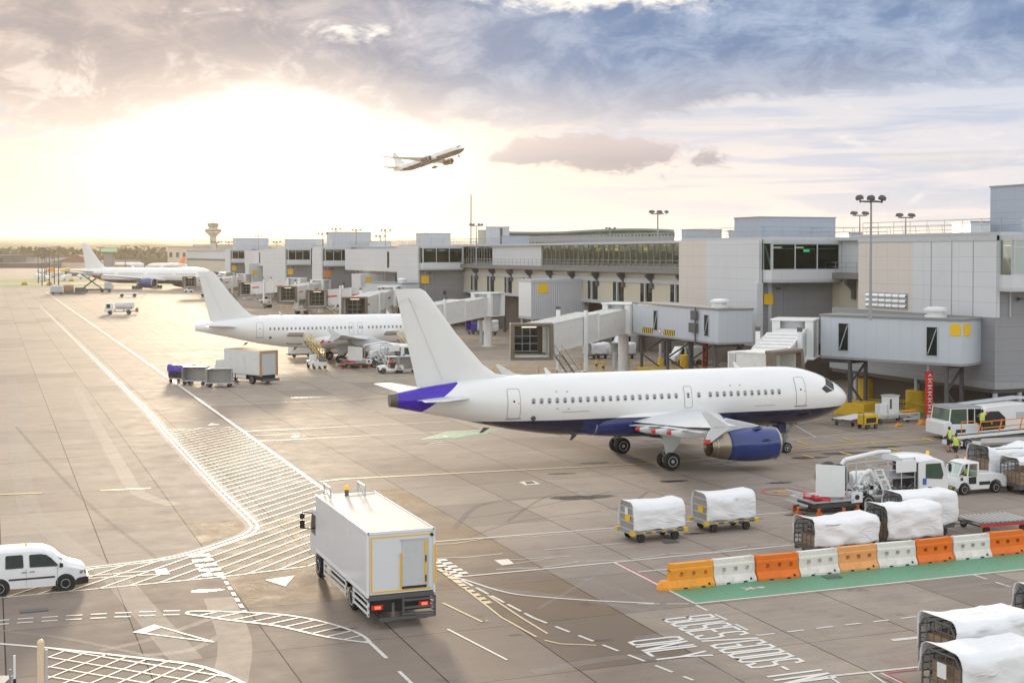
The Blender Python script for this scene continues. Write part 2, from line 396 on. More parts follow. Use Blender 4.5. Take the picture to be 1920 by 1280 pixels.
    hs=N.new('ShaderNodeHueSaturation'); hs.inputs['Saturation'].default_value=1.38; hs.inputs['Value'].default_value=1.13; L.new(col,hs.inputs['Color']); L.new(hs.outputs[0],b.inputs['Base Color'])
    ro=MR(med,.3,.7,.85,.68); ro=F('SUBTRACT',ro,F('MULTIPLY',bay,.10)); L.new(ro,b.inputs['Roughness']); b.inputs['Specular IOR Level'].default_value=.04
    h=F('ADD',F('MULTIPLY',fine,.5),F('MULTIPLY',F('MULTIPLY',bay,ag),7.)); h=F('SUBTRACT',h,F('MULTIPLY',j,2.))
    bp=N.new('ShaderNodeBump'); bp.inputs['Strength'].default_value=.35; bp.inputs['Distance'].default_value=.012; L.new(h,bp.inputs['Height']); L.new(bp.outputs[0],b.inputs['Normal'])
    return m
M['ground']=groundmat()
tag(MB().add([(-3000,-200,0),(7000,-200,0),(7000,6500,0),(-3000,6500,0)],[(0,1,2,3)]).build('apron_ground',M['ground']),'concrete apron slabs reaching to the horizon',None,None,'structure')
# painted markings
def paintmat(name,col,wear=.45,rough=.55):
    m=mat(name,col,rough,var=.08,scale=1.5); nt=m.node_tree; N=nt.nodes; L=nt.links; b=N['Principled BSDF']
    n=N.new('ShaderNodeTexNoise'); n.inputs['Scale'].default_value=5; n.inputs['Detail'].default_value=8; n.inputs['Roughness'].default_value=.75
    tc=N.new('ShaderNodeTexCoord'); L.new(tc.outputs['Object'],n.inputs['Vector'])
    mr=N.new('ShaderNodeMapRange'); mr.inputs[1].default_value=.56; mr.inputs[2].default_value=.72; mr.inputs[3].default_value=1; mr.inputs[4].default_value=1-wear
    L.new(n.outputs[0],mr.inputs[0]); L.new(mr.outputs[0],b.inputs['Alpha']); return m
M['lw']=paintmat('white_road_paint',(.62,.59,.54),.8); M['ly']=paintmat('cream_yellow_road_paint',(.60,.47,.29),.8)
M['lyy']=paintmat('yellow_road_paint',(.75,.48,.03),.4); M['lr']=paintmat('red_road_paint',(.45,.07,.08),.5); M['lg']=paintmat('green_road_paint',(.11,.29,.17),.55)
M['lb']=paintmat('black_road_paint',(.05,.045,.04),.5); M['lf']=paintmat('faded_removed_paint',(.46,.43,.40),.9,.6)
M['ltr']=paintmat('white_lettering_paint',(.68,.66,.62),.35)
M['oil']=paintmat('oil_stain_film',(.05,.04,.035),.8,.4)
M['lt']=paintmat('tyre_rubber_marks',(.10,.085,.08),.9,.7)
for k,a in(('lf',.20),('lt',.24),('oil',.6)):
    nt_=M[k].node_tree; b_=nt_.nodes['Principled BSDF']; s_=b_.inputs['Alpha'].links[0].from_socket
    q_=nt_.nodes.new('ShaderNodeMath'); q_.operation='MULTIPLY'; q_.inputs[1].default_value=a; nt_.links.new(s_,q_.inputs[0]); nt_.links.new(q_.outputs[0],b_.inputs['Alpha'])
PAINT={k:MB() for k in('lw','ly','lyy','lr','lg','lb','lf','lt','oil','ltr')}
ZL=dict(ltr=.014,oil=.003,lf=.004,lt=.006,lg=.008,lb=.011,lw=.014,ly=.014,lyy=.016,lr=.018)
NSTRIP=0
def strip(k,pts,w,dz=0,sharp=False):
    global NSTRIP
    NSTRIP+=1; mb=PAINT[k]; z=ZL[k]+dz+(NSTRIP%5)*.0006; P=[Vector((p[0],p[1])) for p in pts]
    if sharp:
        for a,b in zip(P,P[1:]):
            NSTRIP+=1; z=ZL[k]+dz+(NSTRIP%5)*.0006; d=(b-a).normalized(); n=Vector((-d.y,d.x))*(w/2); a=a-d*w*.45; b=b+d*w*.45
            mb.add([(a.x+n.x,a.y+n.y,z),(a.x-n.x,a.y-n.y,z),(b.x-n.x,b.y-n.y,z),(b.x+n.x,b.y+n.y,z)],[(0,1,2,3)])
        return
    vs=[]
    for i,p in enumerate(P):
        a=(P[min(i+1,len(P)-1)]-P[max(i-1,0)])
        if a.length<1e-6: a=Vector((1,0))
        a.normalize(); n=Vector((-a.y,a.x))*(w/2)
        vs += [(p.x+n.x,p.y+n.y,z),(p.x-n.x,p.y-n.y,z)]
    mb.add(vs,[(2*i,2*i+1,2*i+3,2*i+2) for i in range(len(P)-1)])
def pl(k,px,w,dz=0): strip(k,[G(*p) for p in px],w,dz)
def poly(k,px,dz=0): PAINT[k].add([(*G(*p),ZL[k]+dz) for p in px],[tuple(range(len(px)))])
def off(pts,d):
    P=[Vector(p) for p in pts]; o=[]
    for i,p in enumerate(P):
        a=(P[min(i+1,len(P)-1)]-P[max(i-1,0)]).normalized(); o.append((p.x-a.y*d,p.y+a.x*d))
    return o
def dash(k,a,b,w,on,gap):
    a=Vector(a); b=Vector(b); Ln=(b-a).length; d=(b-a)/Ln; t=0
    while t<Ln: strip(k,[a+d*t,a+d*min(Ln,t+on)],w); t+=on+gap
def smooth(pts,n=6):
    P=[Vector(p) for p in pts]; o=[]
    for i in range(len(P)-1):
        p0=P[max(i-1,0)];p1=P[i];p2=P[i+1];p3=P[min(i+2,len(P)-1)]
        for k in range(n):
            t=k/n; o.append(.5*((2*p1)+(p2-p0)*t+(2*p0-5*p1+4*p2-p3)*t*t+(3*p1-p0-3*p2+p3)*t**3))
    return o+[P[-1]]
def hatch(k,polyg,p0,dirn,step,w,n,dz=0):
    d=Vector(dirn).normalized(); nn=Vector((-d.y,d.x))
    for i in range(n):
        o=Vector(p0)+nn*step*i; ts=[]
        for j in range(len(polyg)):
            a=Vector(polyg[j]); b=Vector(polyg[(j+1)%len(polyg)]); e=b-a; den=d.x*e.y-d.y*e.x
            if abs(den)<1e-9: continue
            q=a-o; t=(q.x*e.y-q.y*e.x)/den; s_=(q.x*d.y-q.y*d.x)/den
            if 0<=s_<1: ts.append(t)
        ts.sort()
        for t0,t1 in zip(ts[::2],ts[1::2]):
            if t1-t0>.15: strip(k,[o+d*t0,o+d*t1],w,dz)
def z7(x,y): return (x/3,700+y/3)
def z5(x,y): return (x/4.267,980+y/4.267)
def z8(x,y): return (560+x/2.8235,780+y/2.8235)
def z3(x,y): return (1200+x/2.667,1040+y/2.667)
def z2(x,y): return (1100+x/4,880+y/4)
def z6(x,y): return (1480+x/4.266,600+y/4.266)
def zl(x,y): return (300+x/1.92,1100+y/1.92)
# long edge lines of the taxi lane
strip('lw',[(19.6,530),(18.9,163),(18.5,81.2),(18.5,60)],.26)
dbl=smooth([G(*p) for p in [(75,574)]]+[(12.95,280),(13.02,210),(13.05,164.5),(13.05,140),(13.05,120)]+[G(*z7(*p)) for p in [(920,320),(1180,600),(1340,760),(1425,845),(1422,882),(1350,920),(1140,990),(940,1040),(700,1072),(480,1095),(200,1110),(0,1120)]],5)
strip('lw',off(dbl,.17),.12); strip('lw',off(dbl,-.17),.12); strip('lf',dbl,1.0)
bl=[G(*z5(0,600)),G(*z5(1790,430)),G(*z7(1720,1085)),(18.4,60.6),(18.4,110)]
hp=[p for p in dbl if p[1]<110.2]
poly_h=[tuple(p) for p in hp]+bl[0:1]+bl[1:]
a_=Vector(G(*z7(1420,800))); b_=Vector(G(*z7(1760,690))); dh=(b_-a_).normalized()
hatch('lw',poly_h,Vector((13,110))-Vector((-dh.y,dh.x))*70,dh,.86,.10,120)
strip('lw',[G(*z5(0,600)),G(*z5(1790,430)),G(*z7(1720,1085))],.10)
strip('lw',[(13.1,110),(18.4,110)],.12)
def quad(k,c,a,b,dz=.003):
    c=Vector(c);a=Vector(a);b=Vector(b)
    PAINT[k].add([(*(c-a-b),ZL[k]+dz),(*(c+a-b),ZL[k]+dz),(*(c+a+b),ZL[k]+dz),(*(c-a+b),ZL[k]+dz)],[(0,1,2,3)])
for i in range(5):
    for q in((1552+i*26,265+i*38),(1640+i*27,258+i*38)):
        quad('lw',G(*z5(*q)),(.22,0),(0,.26))
dash('lw',G(417,1080),G(460,1148),.15,.55,.45)
poly('lw',[(498,1087),(552,1079),(535,1099)]); poly('lw',[z7(1165,292),z7(1190,280),z7(1245,288)])
poly('lw',[z5(1240,378),z5(1330,363),z5(1358,410),z5(1255,415)],.003)
for q in(((700,425),(1240,380)),((700,445),(1255,412))): pl('lw',[z5(*q[0]),z5(*q[1])],.10,.003)
for i in range(8):
    x0=-60+i*195
    y0=785-min(84,i*15.5-i*i*.55)
    pl('lw',[z5(x0+5,y0),z5(x0+135,y0-11+i*1.3)],.13); pl('lw',[z5(x0,y0+31),z5(x0+130,y0+21+i*1.3)],.13)
eye_t=smooth([G(*zl(*p)) for p in[(95,96),(125,87),(320,92),(440,100),(540,115),(640,140),(720,170),(757,198)]],4); eye_b=smooth([G(*zl(*p)) for p in[(95,97),(240,118),(420,140),(600,180),(757,202)]],4)
strip('lw',eye_t,.13); strip('lw',eye_b,.13); pl('lw',[zl(750,195),zl(816,257)],.15)
e0=Vector(G(*zl(440,138))); e1=Vector(G(*zl(545,115)))
hatch('lw',[tuple(p) for p in eye_t]+[tuple(p) for p in eye_b[::-1]],e0-Vector((-(e1-e0).y,(e1-e0).x)).normalized()*6,e1-e0,.72,.09,22)
poly('lw',[z5(1060,875),z5(1235,812),z5(1290,838),z5(1150,886)]); pl('lw',[z5(1240,820),z5(1710,953)],.09); pl('lw',[z5(1150,883),z5(1710,953)],.09)
lat=smooth([G(*z5(*p)) for p in[(-60,962),(0,967),(380,1000),(940,1060),(1330,1105),(1520,1130),(1680,1170),(1850,1235),(2050,1340)]],4)
strip('lw',lat,.17); lp=[tuple(p) for p in lat]+[tuple(G(*z5(2050,1500))),tuple(G(*z5(350,1500))),tuple(G(*z5(370,1000)))]
la=Vector(G(*z5(380,1190))); lb_=Vector(G(*z5(740,1045))); lc=Vector(G(*z5(380,1100))); ld=Vector(G(*z5(1470,1280)))
hatch('lw',lp,la-(Vector((-(lb_-la).y,(lb_-la).x)).normalized())*12,lb_-la,.82,.085,34)
hatch('lw',lp,lc-(Vector((-(ld-lc).y,(ld-lc).x)).normalized())*12,ld-lc,.82,.085,34,.0035)
# stand lines
pl('ly',[(600,903),(640,898),(1190,870)],.30); pl('lyy',[(1190,870),(1300,863),(1482,845),z6(20,1030),z6(620,982),z6(1165,945)],.18)
pl('ly',[z7(1180,180),z7(1920,150),(800,735)],.22); pl('ly',[z5(-5,0),z5(-5,1)],.1)
pl('lw',[z7(1370,325),z8(0,68),z8(800,28)],.18); pl('lw',[z7(1440,380),z8(0,122),z8(880,78),(1000,800)],.18)
pl('lw',[z7(1410,350),z7(1690,338)],.08); poly('lw',[z7(1635,358),z7(1655,348),z7(1690,350),z7(1665,362)]); pl('lw',[z7(1690,352),z7(1920,335)],.08)
for yy,x0,x1 in((608,210,400),(632,240,420),(642,255,455),(664,270,430),(683,290,440)): pl('lw',[(x0+5,yy),(x1+60,yy-3)],.22)
for yy,x0,x1 in((690,310,560),(712,520,700),(706,560,760)): pl('ly',[(x0,yy),(x1,yy-6)],.2)
poly('lg',[z8(650,124),z8(790,84),z8(1060,76),z8(980,92),z8(855,112)]); pl('lw',[z8(650,124),z8(790,84),z8(1060,74)],.14); pl('lw',[z8(820,116),z8(880,100),z8(1000,92)],.10)
for p,q in(((758,108),(800,102)),((770,103),(785,112)),((690,145),(765,138)),((735,150),(772,150))): pl('lw',[z8(*p),z8(*q)],.16)
pl('lg',[(520,712),(640,716),(780,708)],.5); 
for a,b in(((0,927),(78,924)),((188,919.5),(283,915))): pl('lb',[a,b],.42); pl('lyy',[a,b],.22)
pl('lw',[(812,1015.5),(1155,989)],.14); pl('lw',[(812,1020),(850,1019),(905,1010)],.07); pl('lw',[(905,1010),(1000,1004)],.05); pl('lw',[(1000,1005.5),(1150,994)],.05); pl('lw',[(1270,979),(1310,976)],.13); pl('lw',[(1395,967),(1515,956)],.14); pl('lw',[z2(1180,362),z2(1310,357)],.05); pl('lw',[z2(1330,352),z2(1560,320)],.05)
pl('lw',[(1020,1031),(1160,1019)],.06); pl('lw',[(1100,1024),(1190,1017)],.05)
pl('lw',[(840,1083),(1151,1054),(1240,1045),(1400,1030),(1560,1014)],.15)
for a,b in(((1100,1052),(1175,1050)),((1184,1048),(1248,1039)),((1256,1038),(1335,1035)),((1340,1034),(1400,1024)),((1408,1023),(1482,1019)),((930,1067),(1010,1064)),((1020,1063),(1085,1053))): pl('lw',[a,b],.07)
pl('lw',[(1151,1054),(1302,1131)],.13); pl('lr',[(1158,1055),(1238,1095)],.12); pl('lw',[(1196,1072),(1252,1067)],.13)
poly('lg',[(1243,1101),(1302,1131),(1920,1066),(2060,1051),(2060,1012),(1920,1031)]); pl('lw',[(1302,1131.5),(1920,1067),(2060,1052)],.14)
dash('lw',G(1195,1132),G(1300,1132),.09,.9,.25)
# pedestrian figure painted on the green walkway
pl('lw',[z2(1155,888),z2(1230,890)],.10,.003); pl('lw',[z2(1190,905),z2(1235,890),z2(1300,886)],.12,.003); pl('lw',[z2(1225,880),z2(1255,900)],.07,.003); quad('lw',G(*z2(1312,884)),(.12,0),(0,.12))
pl('lb',[z2(1775,800),z2(1860,790),z2(1910,815),z2(1820,828),z2(1775,800)],.06)
cur=smooth([G(*p) for p in[(840,1083),(865,1085),(932,1106),(985,1116),(1100,1125),(1226,1131)]],4); strip('lw',cur,.13)
dash('lw',G(865,1087),G(1000,1158),.13,1.2,.3); dash('lw',G(1000,1158),G(1300,1275),.13,.9,.55)
dash('lw',G(1305,1134),G(1420,1190),.13,.9,.6); dash('lw',G(1421,1191),G(1900,1134),.12,.72,.55)
dash('lw',G(1824,1077),G(2000,1135),.12,.9,.55); pl('lw',[(1672,1200),(1730,1194)],.26)
pl('lw',[(839,1179),(951,1237)],.10); pl('lw',[(748,1258),(775,1284)],.13)
pl('lw',[z3(740,642),z3(950,606),z3(1400,560),z3(1900,505)],.15); pl('lw',[z3(1150,590),z3(1230,645)],.10); pl('lw',[z3(1205,590),z3(1350,660)],.09); pl('lr',[z3(1225,592),z3(1400,572)],.09); pl('lr',[z3(1225,592),z3(1390,665)],.09); pl('lw',[z3(945,608),z3(1010,650)],.10)
rc=Vector(G(1469,922)); rr=1.25
strip('lr',[(rc.x+rr*math.cos(t*PI/12),rc.y+rr*math.sin(t*PI/12)) for t in range(25)],.16)
quad('lyy',rc,(.55,0),(0,.3)); quad('lb',rc+Vector((.1,0)),(.7,0),(0,.12),.012)
poly('lw',[z8(1165,348),z8(1240,340),z8(1282,360),z8(1200,366)]); poly('lb',[z8(1195,347),z8(1235,343),z8(1255,355),z8(1210,361)],.006)
poly('lw',[z8(1035,762),z8(1110,756),z8(1142,782),z8(1078,790)]); pl('lw',[z8(1120,760),z8(1440,740)],.05); pl('lw',[z8(1140,782),z8(1350,748)],.05)
pl('lw',[z8(720,752),z8(900,746),z8(1080,727)],.07)
for i in range(5):
    quad('lw',G(*z8(760+i*27,762+i*17)),(.22,0),(0,.2)); quad('lw',G(*z8(730+i*27,775+i*17)),(.22,0),(0,.2))
    quad('ly',G(*z8(880+i*30,905+i*20)),(.16,0),(0,.2)); quad('ly',G(*z8(760+i*27,815+i*20)),(.16,0),(0,.3))
for p in([(830,1130),(905,1166),(915,1163)],[zl(1090,0),zl(1230,110),zl(1355,180)],[zl(1180,30),zl(1300,110),zl(1395,168)],[zl(1385,192),zl(1440,205),zl(1570,210)]): pl('ly',p,.10)
# yellow lead-in dashes by the nose
for p in((60,970),(430,943),(105,1078),(405,1055),(790,1020),(1060,942)):
    a=z6(*p); b=z6(p[0]+92,p[1]+22); pl('lb',[a,b],.42); pl('lyy',[a,b],.24)
for p in((225,1010),(600,975)): pl('lyy',[z6(*p),z6(p[0]+85,p[1]+14)],.16)
pl('lw',[z6(35,835),z6(210,935)],.12); pl('lw',[z6(330,775),z6(460,800)],.12); pl('lw',[z6(200,812),z6(390,828),z6(650,875)],.12); pl('lw',[z6(0,957),z6(380,920),z6(940,885)],.13)
pl('lw',[z6(360,760),z6(430,775)],.12)
poly('lg',[z6(470,712),z6(1130,745),z6(1130,780),z6(430,745)])
# lettering painted on the roadway
GL={'B':[[(0,0),(0,1),(.75,1),(.9,.9),(.9,.6),(.75,.52),(0,.52)],[(.75,.52),(.95,.42),(.95,.1),(.8,0),(0,0)]],'U':[[(0,1),(0,.12),(.15,0),(.8,0),(.95,.12),(.95,1)]],
'S':[[(.95,.85),(.8,1),(.15,1),(0,.88),(0,.62),(.15,.52),(.8,.48),(.95,.38),(.95,.12),(.8,0),(.15,0),(0,.15)]],'E':[[(.95,1),(0,1),(0,0),(.95,0)],[(0,.52),(.75,.52)]],'/':[[(.1,0),(.9,1)]],
'G':[[(.95,.85),(.8,1),(.15,1),(0,.88),(0,.12),(.15,0),(.8,0),(.95,.12),(.95,.48),(.5,.48)]],'O':[[(.15,1),(0,.88),(0,.12),(.15,0),(.8,0),(.95,.12),(.95,.88),(.8,1),(.15,1)]],
'D':[[(0,0),(0,1),(.7,1),(.95,.82),(.95,.18),(.7,0),(0,0)]],'-':[[(.15,.5),(.8,.5)]],'I':[[(.45,0),(.45,1)]],'N':[[(0,0),(0,1),(.95,0),(.95,1)]],'L':[[(0,1),(0,0),(.95,0)]],'Y':[[(0,1),(.48,.45),(.95,1)],[(.48,.45),(.48,0)]]}
def lettering(txt,p0,p1,h,w):
    a=Vector(p0); b=Vector(p1); n=len(txt); adv=(b-a)/n; hh=Vector((-adv.y,adv.x)).normalized()*h
    for i,ch in enumerate(txt):
        for s_ in GL[ch]: strip('ltr',[a+adv*(i+.74*q[0])+hh*q[1] for q in s_],w,0,True)
lettering('BUSES/GOODS-IN',(24.0,45.9),(24.0,37.4),2.0,.15)
lettering('ONLY',(21.45,43.7),(21.45,41.0),1.95,.15)
# worn bands where old lines were removed, and tyre marks
for p,w in(([z7(70,30),z7(85,300),z7(150,720),z7(300,900),z7(480,1040),z5(900,420),z5(1150,700),z5(1500,1100)],1.1),([z7(430,80),z7(520,250),z7(680,530),z7(780,670),z7(980,740)],.9),
            ([z5(0,860),z5(500,920),z5(900,1000),z5(1300,1090)],.22),([z5(800,1020),z5(1200,930),z5(1700,760)],.35),([z5(1100,1060),z5(1500,1020),z5(1790,890)],.35),
            ([z3(400,300),z3(1920,120)],.35),([z3(950,250),z3(1920,160)],.3),([z3(700,400),z3(1000,470),z3(1200,580)],.45),([z3(1150,520),z3(1400,480)],.3),([z3(0,430),z3(250,400)],1.2),([z3(280,300),z3(700,200)],.5),([(880,1100),(1100,1125),(1400,1185)],.5),([(960,1060),(1150,1100),(1300,1180)],.3),([(1010,1140),(1150,1060)],.2),
            ([(430,1280),(440,1200),(410,1120)],1.2),([(1000,1260),(1200,1230),(1400,1270)],.5)): strip('lf',smooth([G(*q) for q in p],5),w)
for p,w in(([z8(820,600),z8(960,470),z8(1250,430),z8(1500,420)],.35),([z8(850,540),z8(1050,520),z8(1300,470),z8(1650,400)],.2),([z8(1100,560),z8(1300,430),z8(1480,400)],.2),([z8(900,640),z8(1150,560),z8(1600,500)],.18),([z8(1700,500),z8(1850,400)],.2),
            ([(30,800),(150,930),(300,1050)],.25),([(0,870),(200,850),(420,820)],.3),([(500,1000),(420,900),(380,860)],.25),([(1490,848),(1700,835),(1920,815)],.6)): strip('lt',smooth([G(*q) for q in p],5),w)
rnb=random.Random(9)
for px,py,r in((1190,838,1.1),(1215,826,.7),(1330,868,1.0),(1100,868,.9),(1385,862,1.3),(1250,902,.8),(1040,888,.8),(1060,933,1.5),(1500,858,1.2),(1560,850,1.4),(700,770,.9),(640,640,1.5),(560,745,1.2),(1640,838,1.1),(372,1107,.5),(1450,905,.7),(900,1010,.5),(1290,1000,.5),(620,1180,.5),(1120,1200,.35),(960,1190,.25),(1480,965,.6)):
    c_=Vector(G(px,py))
    for k_ in range(3): PAINT['oil'].add([(c_.x+k_*r*.4+r*(.7+.3*k_)*rnb.uniform(.6,1.1)*math.cos(t*PI/9),c_.y+r*.45*rnb.uniform(.6,1.1)*math.sin(t*PI/9)-k_*r*.1,.0025+k_*.0004) for t in range(18)],[tuple(range(18))])
for k,nm in(('oil','oil_stains'),('ltr','white_road_lettering'),('lw','white_road_markings'),('ly','cream_road_markings'),('lyy','yellow_road_markings'),('lr','red_road_markings'),('lg','green_walkway'),('lb','black_road_markings'),('lf','worn_paint_marks'),('lt','tyre_marks')):
    tag(PAINT[k].build(nm,M[k]),nm.replace('_',' ')+' painted on the apron',None,None,'structure')
# drain covers
mb=MB(); 
for c_,a in((G(*z5(272,702)),1.05),(G(*z2(630,545)),.75),(G(*z2(1840,805)),.8)):
    mb.box((c_[0],c_[1],.02),(a,.45,.03))
tag(mb.build('drain_covers',M['dgrey']),'dark drain covers let into the concrete',None,None,'structure')
# grass strips, far taxiway, treeline, hills
def quadgrid(x0,x1,y0,y1,z): return MB().add([(x0,y0,z),(x1,y0,z),(x1,y1,z),(x0,y1,z)],[(0,1,2,3)])
M['grass']=mat('mown_grass',(.10,.14,.025),.9,var=.35,scale=.05,dirt=.4,dcol=(.22,.20,.06))
M['strip']=mat('taxiway_asphalt',(.20,.17,.15),.8,scale=.05)
tag(quadgrid(-900,140,598,655,.03).build('grass_verge',M['grass']),'near mown grass strip beyond the apron',None,None,'structure')
tag(quadgrid(-900,180,700,790,.03).build('grass_verge',M['grass']),'far mown grass strip beyond the taxiway',None,None,'structure')
tag(quadgrid(-900,140,580,598,.02).build('service_road',M['strip']),'dark service road along the grass',None,None,'structure')
def ridge(name,mt,x0,x1,y,zf,depth,n=160,z0=-2):
    vs=[];fs=[]
    for i in range(n+1):
        x=x0+(x1-x0)*i/n; z=zf(x); dy=40*noise.noise(Vector((x*.004,y,1)))
        vs += [(x,y+dy,z0),(x,y+dy+depth*.35,z*.8),(x,y+dy+depth*.6,z),(x,y+dy+depth,z0)]
    for i in range(n):
        for k in range(3): a=i*4+k; fs.append((a,a+1,a+5,a+4))
    return MB().add(vs,fs).build(name,mt,smooth=True)
M['hill']=mat('wooded_hill',(.075,.085,.035),.95,var=.4,scale=.012,dirt=.5,dcol=(.14,.13,.06))
M['wood']=M['wood']
fn=lambda s,a,x: noise.fractal(Vector((x*s,a,0)),1,2,4)
tag(ridge('hills',M['hill'],-2600,6500,4700,lambda x:74+11*fn(.0012,2,x)+5*fn(.008,3,x),1500,300),'long low wooded hills on the horizon',None,None,'structure')
tag(ridge('hills',M['hill'],-2600,6500,3200,lambda x:42+8*fn(.002,7,x)+4*fn(.012,5,x),600,300),'nearer low ridge before the hills',None,None,'structure')
M['leaf']=mat('distant_foliage',(.06,.075,.025),.9,var=.4,scale=.1)
rnd=random.Random(3)
mb=MB()
for i in range(9000):
    t=rnd.random(); x=-700+2600*t; y=1560+rnd.random()*220
    hh=18+7*noise.noise(Vector((x*.01,0,5)))+4*rnd.random(); s_=2.2+3.2*rnd.random(); zc=hh-s_*.5-rnd.random()*10
    vs=[];n=6
    p=[(x+s_*rnd.uniform(-1,1),y+s_*rnd.uniform(-1,1),zc+s_*rnd.uniform(-.8,.7)) for _ in range(6)]
    mb.add(p,[(0,1,2),(0,2,3),(0,3,4),(1,3,5),(2,4,5),(0,1,5)])
mb.bb(-700,1900,1600,1800,0,12)
tag(mb.build('distant_wood',M['leaf']),'far band of woodland trees reading as one mass','wood',None,'stuff')

hz=bpy.data.materials.new('haze'); hz.use_nodes=True; hn=hz.node_tree
for n in list(hn.nodes):
    if n.type!='OUTPUT_MATERIAL': hn.nodes.remove(n)
pv=hn.nodes.new('ShaderNodeVolumePrincipled'); pv.inputs['Color'].default_value=(.96,.87,.76,1); pv.inputs['Density'].default_value=HAZE; pv.inputs['Anisotropy'].default_value=.55
hn.links.new(pv.outputs[0],[n for n in hn.nodes if n.type=='OUTPUT_MATERIAL'][0].inputs['Volume'])
tag(MB().bb(-3100,7100,-250,6600,-4,135).build('haze',hz),'thin warm evening haze over the airfield','haze',None,'stuff')
# ================================================================ aircraft (local frame: nose tip over the origin, +X forward, +Z up)
def livery(name,kind):
    """paint scheme in the aeroplane's own coordinates: hull bands that belong to the paint"""
    m=mat(name,(.80,.80,.79),.22,var=.03,dirt=.10,scale=.8,coat=.3,stretch=(.35,1,1)); nt=m.node_tree; N=nt.nodes; L=nt.links; b=N['Principled BSDF']
    src=b.inputs['Base Color'].links[0].from_socket
    tc=N.new('ShaderNodeTexCoord'); sp=N.new('ShaderNodeSeparateXYZ'); L.new(tc.outputs['Object'],sp.inputs[0])
    def F(op,a,c=None):
        n=N.new('ShaderNodeMath'); n.operation=op
        for i,q in enumerate((a,c)):
            if q is None: continue
            if isinstance(q,(int,float)): n.inputs[i].default_value=q
            else: L.new(q,n.inputs[i])
        return n.outputs[0]
    def MX(f,a,c):
        n=N.new('ShaderNodeMix'); n.data_type='RGBA'; L.new(f,n.inputs['Factor']); L.new(a,n.inputs['A']); n.inputs['B'].default_value=(*c,1); return n.outputs['Result']
    x,z=sp.outputs[0],sp.outputs[2]
    if kind=='blue':
        # belly line: 3.27 m up, rising at the nose, running out under the tail
        f=F('LESS_THAN',z,3.24); f=F('MULTIPLY',f,F('GREATER_THAN',x,-29.0)); src=MX(f,src,(.011,.013,.05))
        # fairing blue
        g=F('MULTIPLY',F('LESS_THAN',x,-10.2),F('GREATER_THAN',x,-21.2)); g=F('MULTIPLY',g,F('LESS_THAN',z,3.1)); src=MX(g,src,(.011,.028,.16))
        # violet tail cone, its front edge slanting down and back
        t=F('LESS_THAN',F('ADD',x,F('MULTIPLY',F('SUBTRACT',5.9,z),.95)),-29.9+.0); t=F('MULTIPLY',F('LESS_THAN',F('SUBTRACT',x,F('MULTIPLY',F('SUBTRACT',z,4.0),1.35)),-31.75),F('LESS_THAN',z,5.95)); t=F('MULTIPLY',t,F('LESS_THAN',x,-29.4)); src=MX(t,src,(.045,.005,.42))
        t=F('LESS_THAN',x,-33.35); src=MX(t,src,(.09,.08,.075))
    if kind=='wide':
        f=F('LESS_THAN',z,F('ADD',3.6,0)); src=MX(f,src,(.02,.03,.10))
        f=F('MULTIPLY',F('LESS_THAN',x,-60),F('LESS_THAN',z,5.6)); f=F('MULTIPLY',f,F('GREATER_THAN',x,-66)); src=MX(f,src,(.45,.05,.04))
    if kind=='fly':
        f=F('LESS_THAN',z,4.3); src=MX(f,src,(.10,.045,.03))
    if kind=='budget':
        f=F('MULTIPLY',F('LESS_THAN',z,3.2),F('LESS_THAN',x,-12)); src=MX(f,src,(.7,.16,.03))
    L.new(src,b.inputs['Base Color']); return m
M['hull_blue']=livery('white_hull_with_navy_belly_and_violet_tail','blue'); M['hull_white']=livery('white_hull','plain')
M['hull_wide']=livery('white_widebody_hull','wide'); M['hull_fly']=livery('white_hull_dark_belly','fly'); M['hull_budget']=livery('white_hull_orange_belly','budget')
M['wingp']=mat('wing_grey_paint',(.62,.64,.65),.3,var=.05,dirt=.12,scale=1.2); M['finp']=mat('fin_paint',(.74,.74,.72),.3,var=.03,dirt=.06,scale=.6)
M['ngloss']=mat('glossy_blue_cowling',(.012,.038,.19),.16,var=.12,dirt=.12,scale=1.5,coat=.5)
M['owin']=mat('cabin_window_blind',(.30,.29,.29),.25,var=.4,scale=.9); M['orim']=mat('window_rim',(.60,.60,.60),.35)
M['seam']=mat('door_seam',(.22,.23,.25),.6); M['ofin']=mat('orange_fin_paint',(.75,.15,.02),.35); M['hot']=mat('heat_stained_metal',(.35,.29,.23),.32,.85,scale=6)
def interp(tab,s):
    if s<=tab[0][0]: return tab[0][1:]
    for a,b in zip(tab,tab[1:]):
        if s<=b[0]:
            t=(s-a[0])/(b[0]-a[0]); return tuple(a[i]+(b[i]-a[i])*t for i in range(1,len(a)))
    return tab[-1][1:]
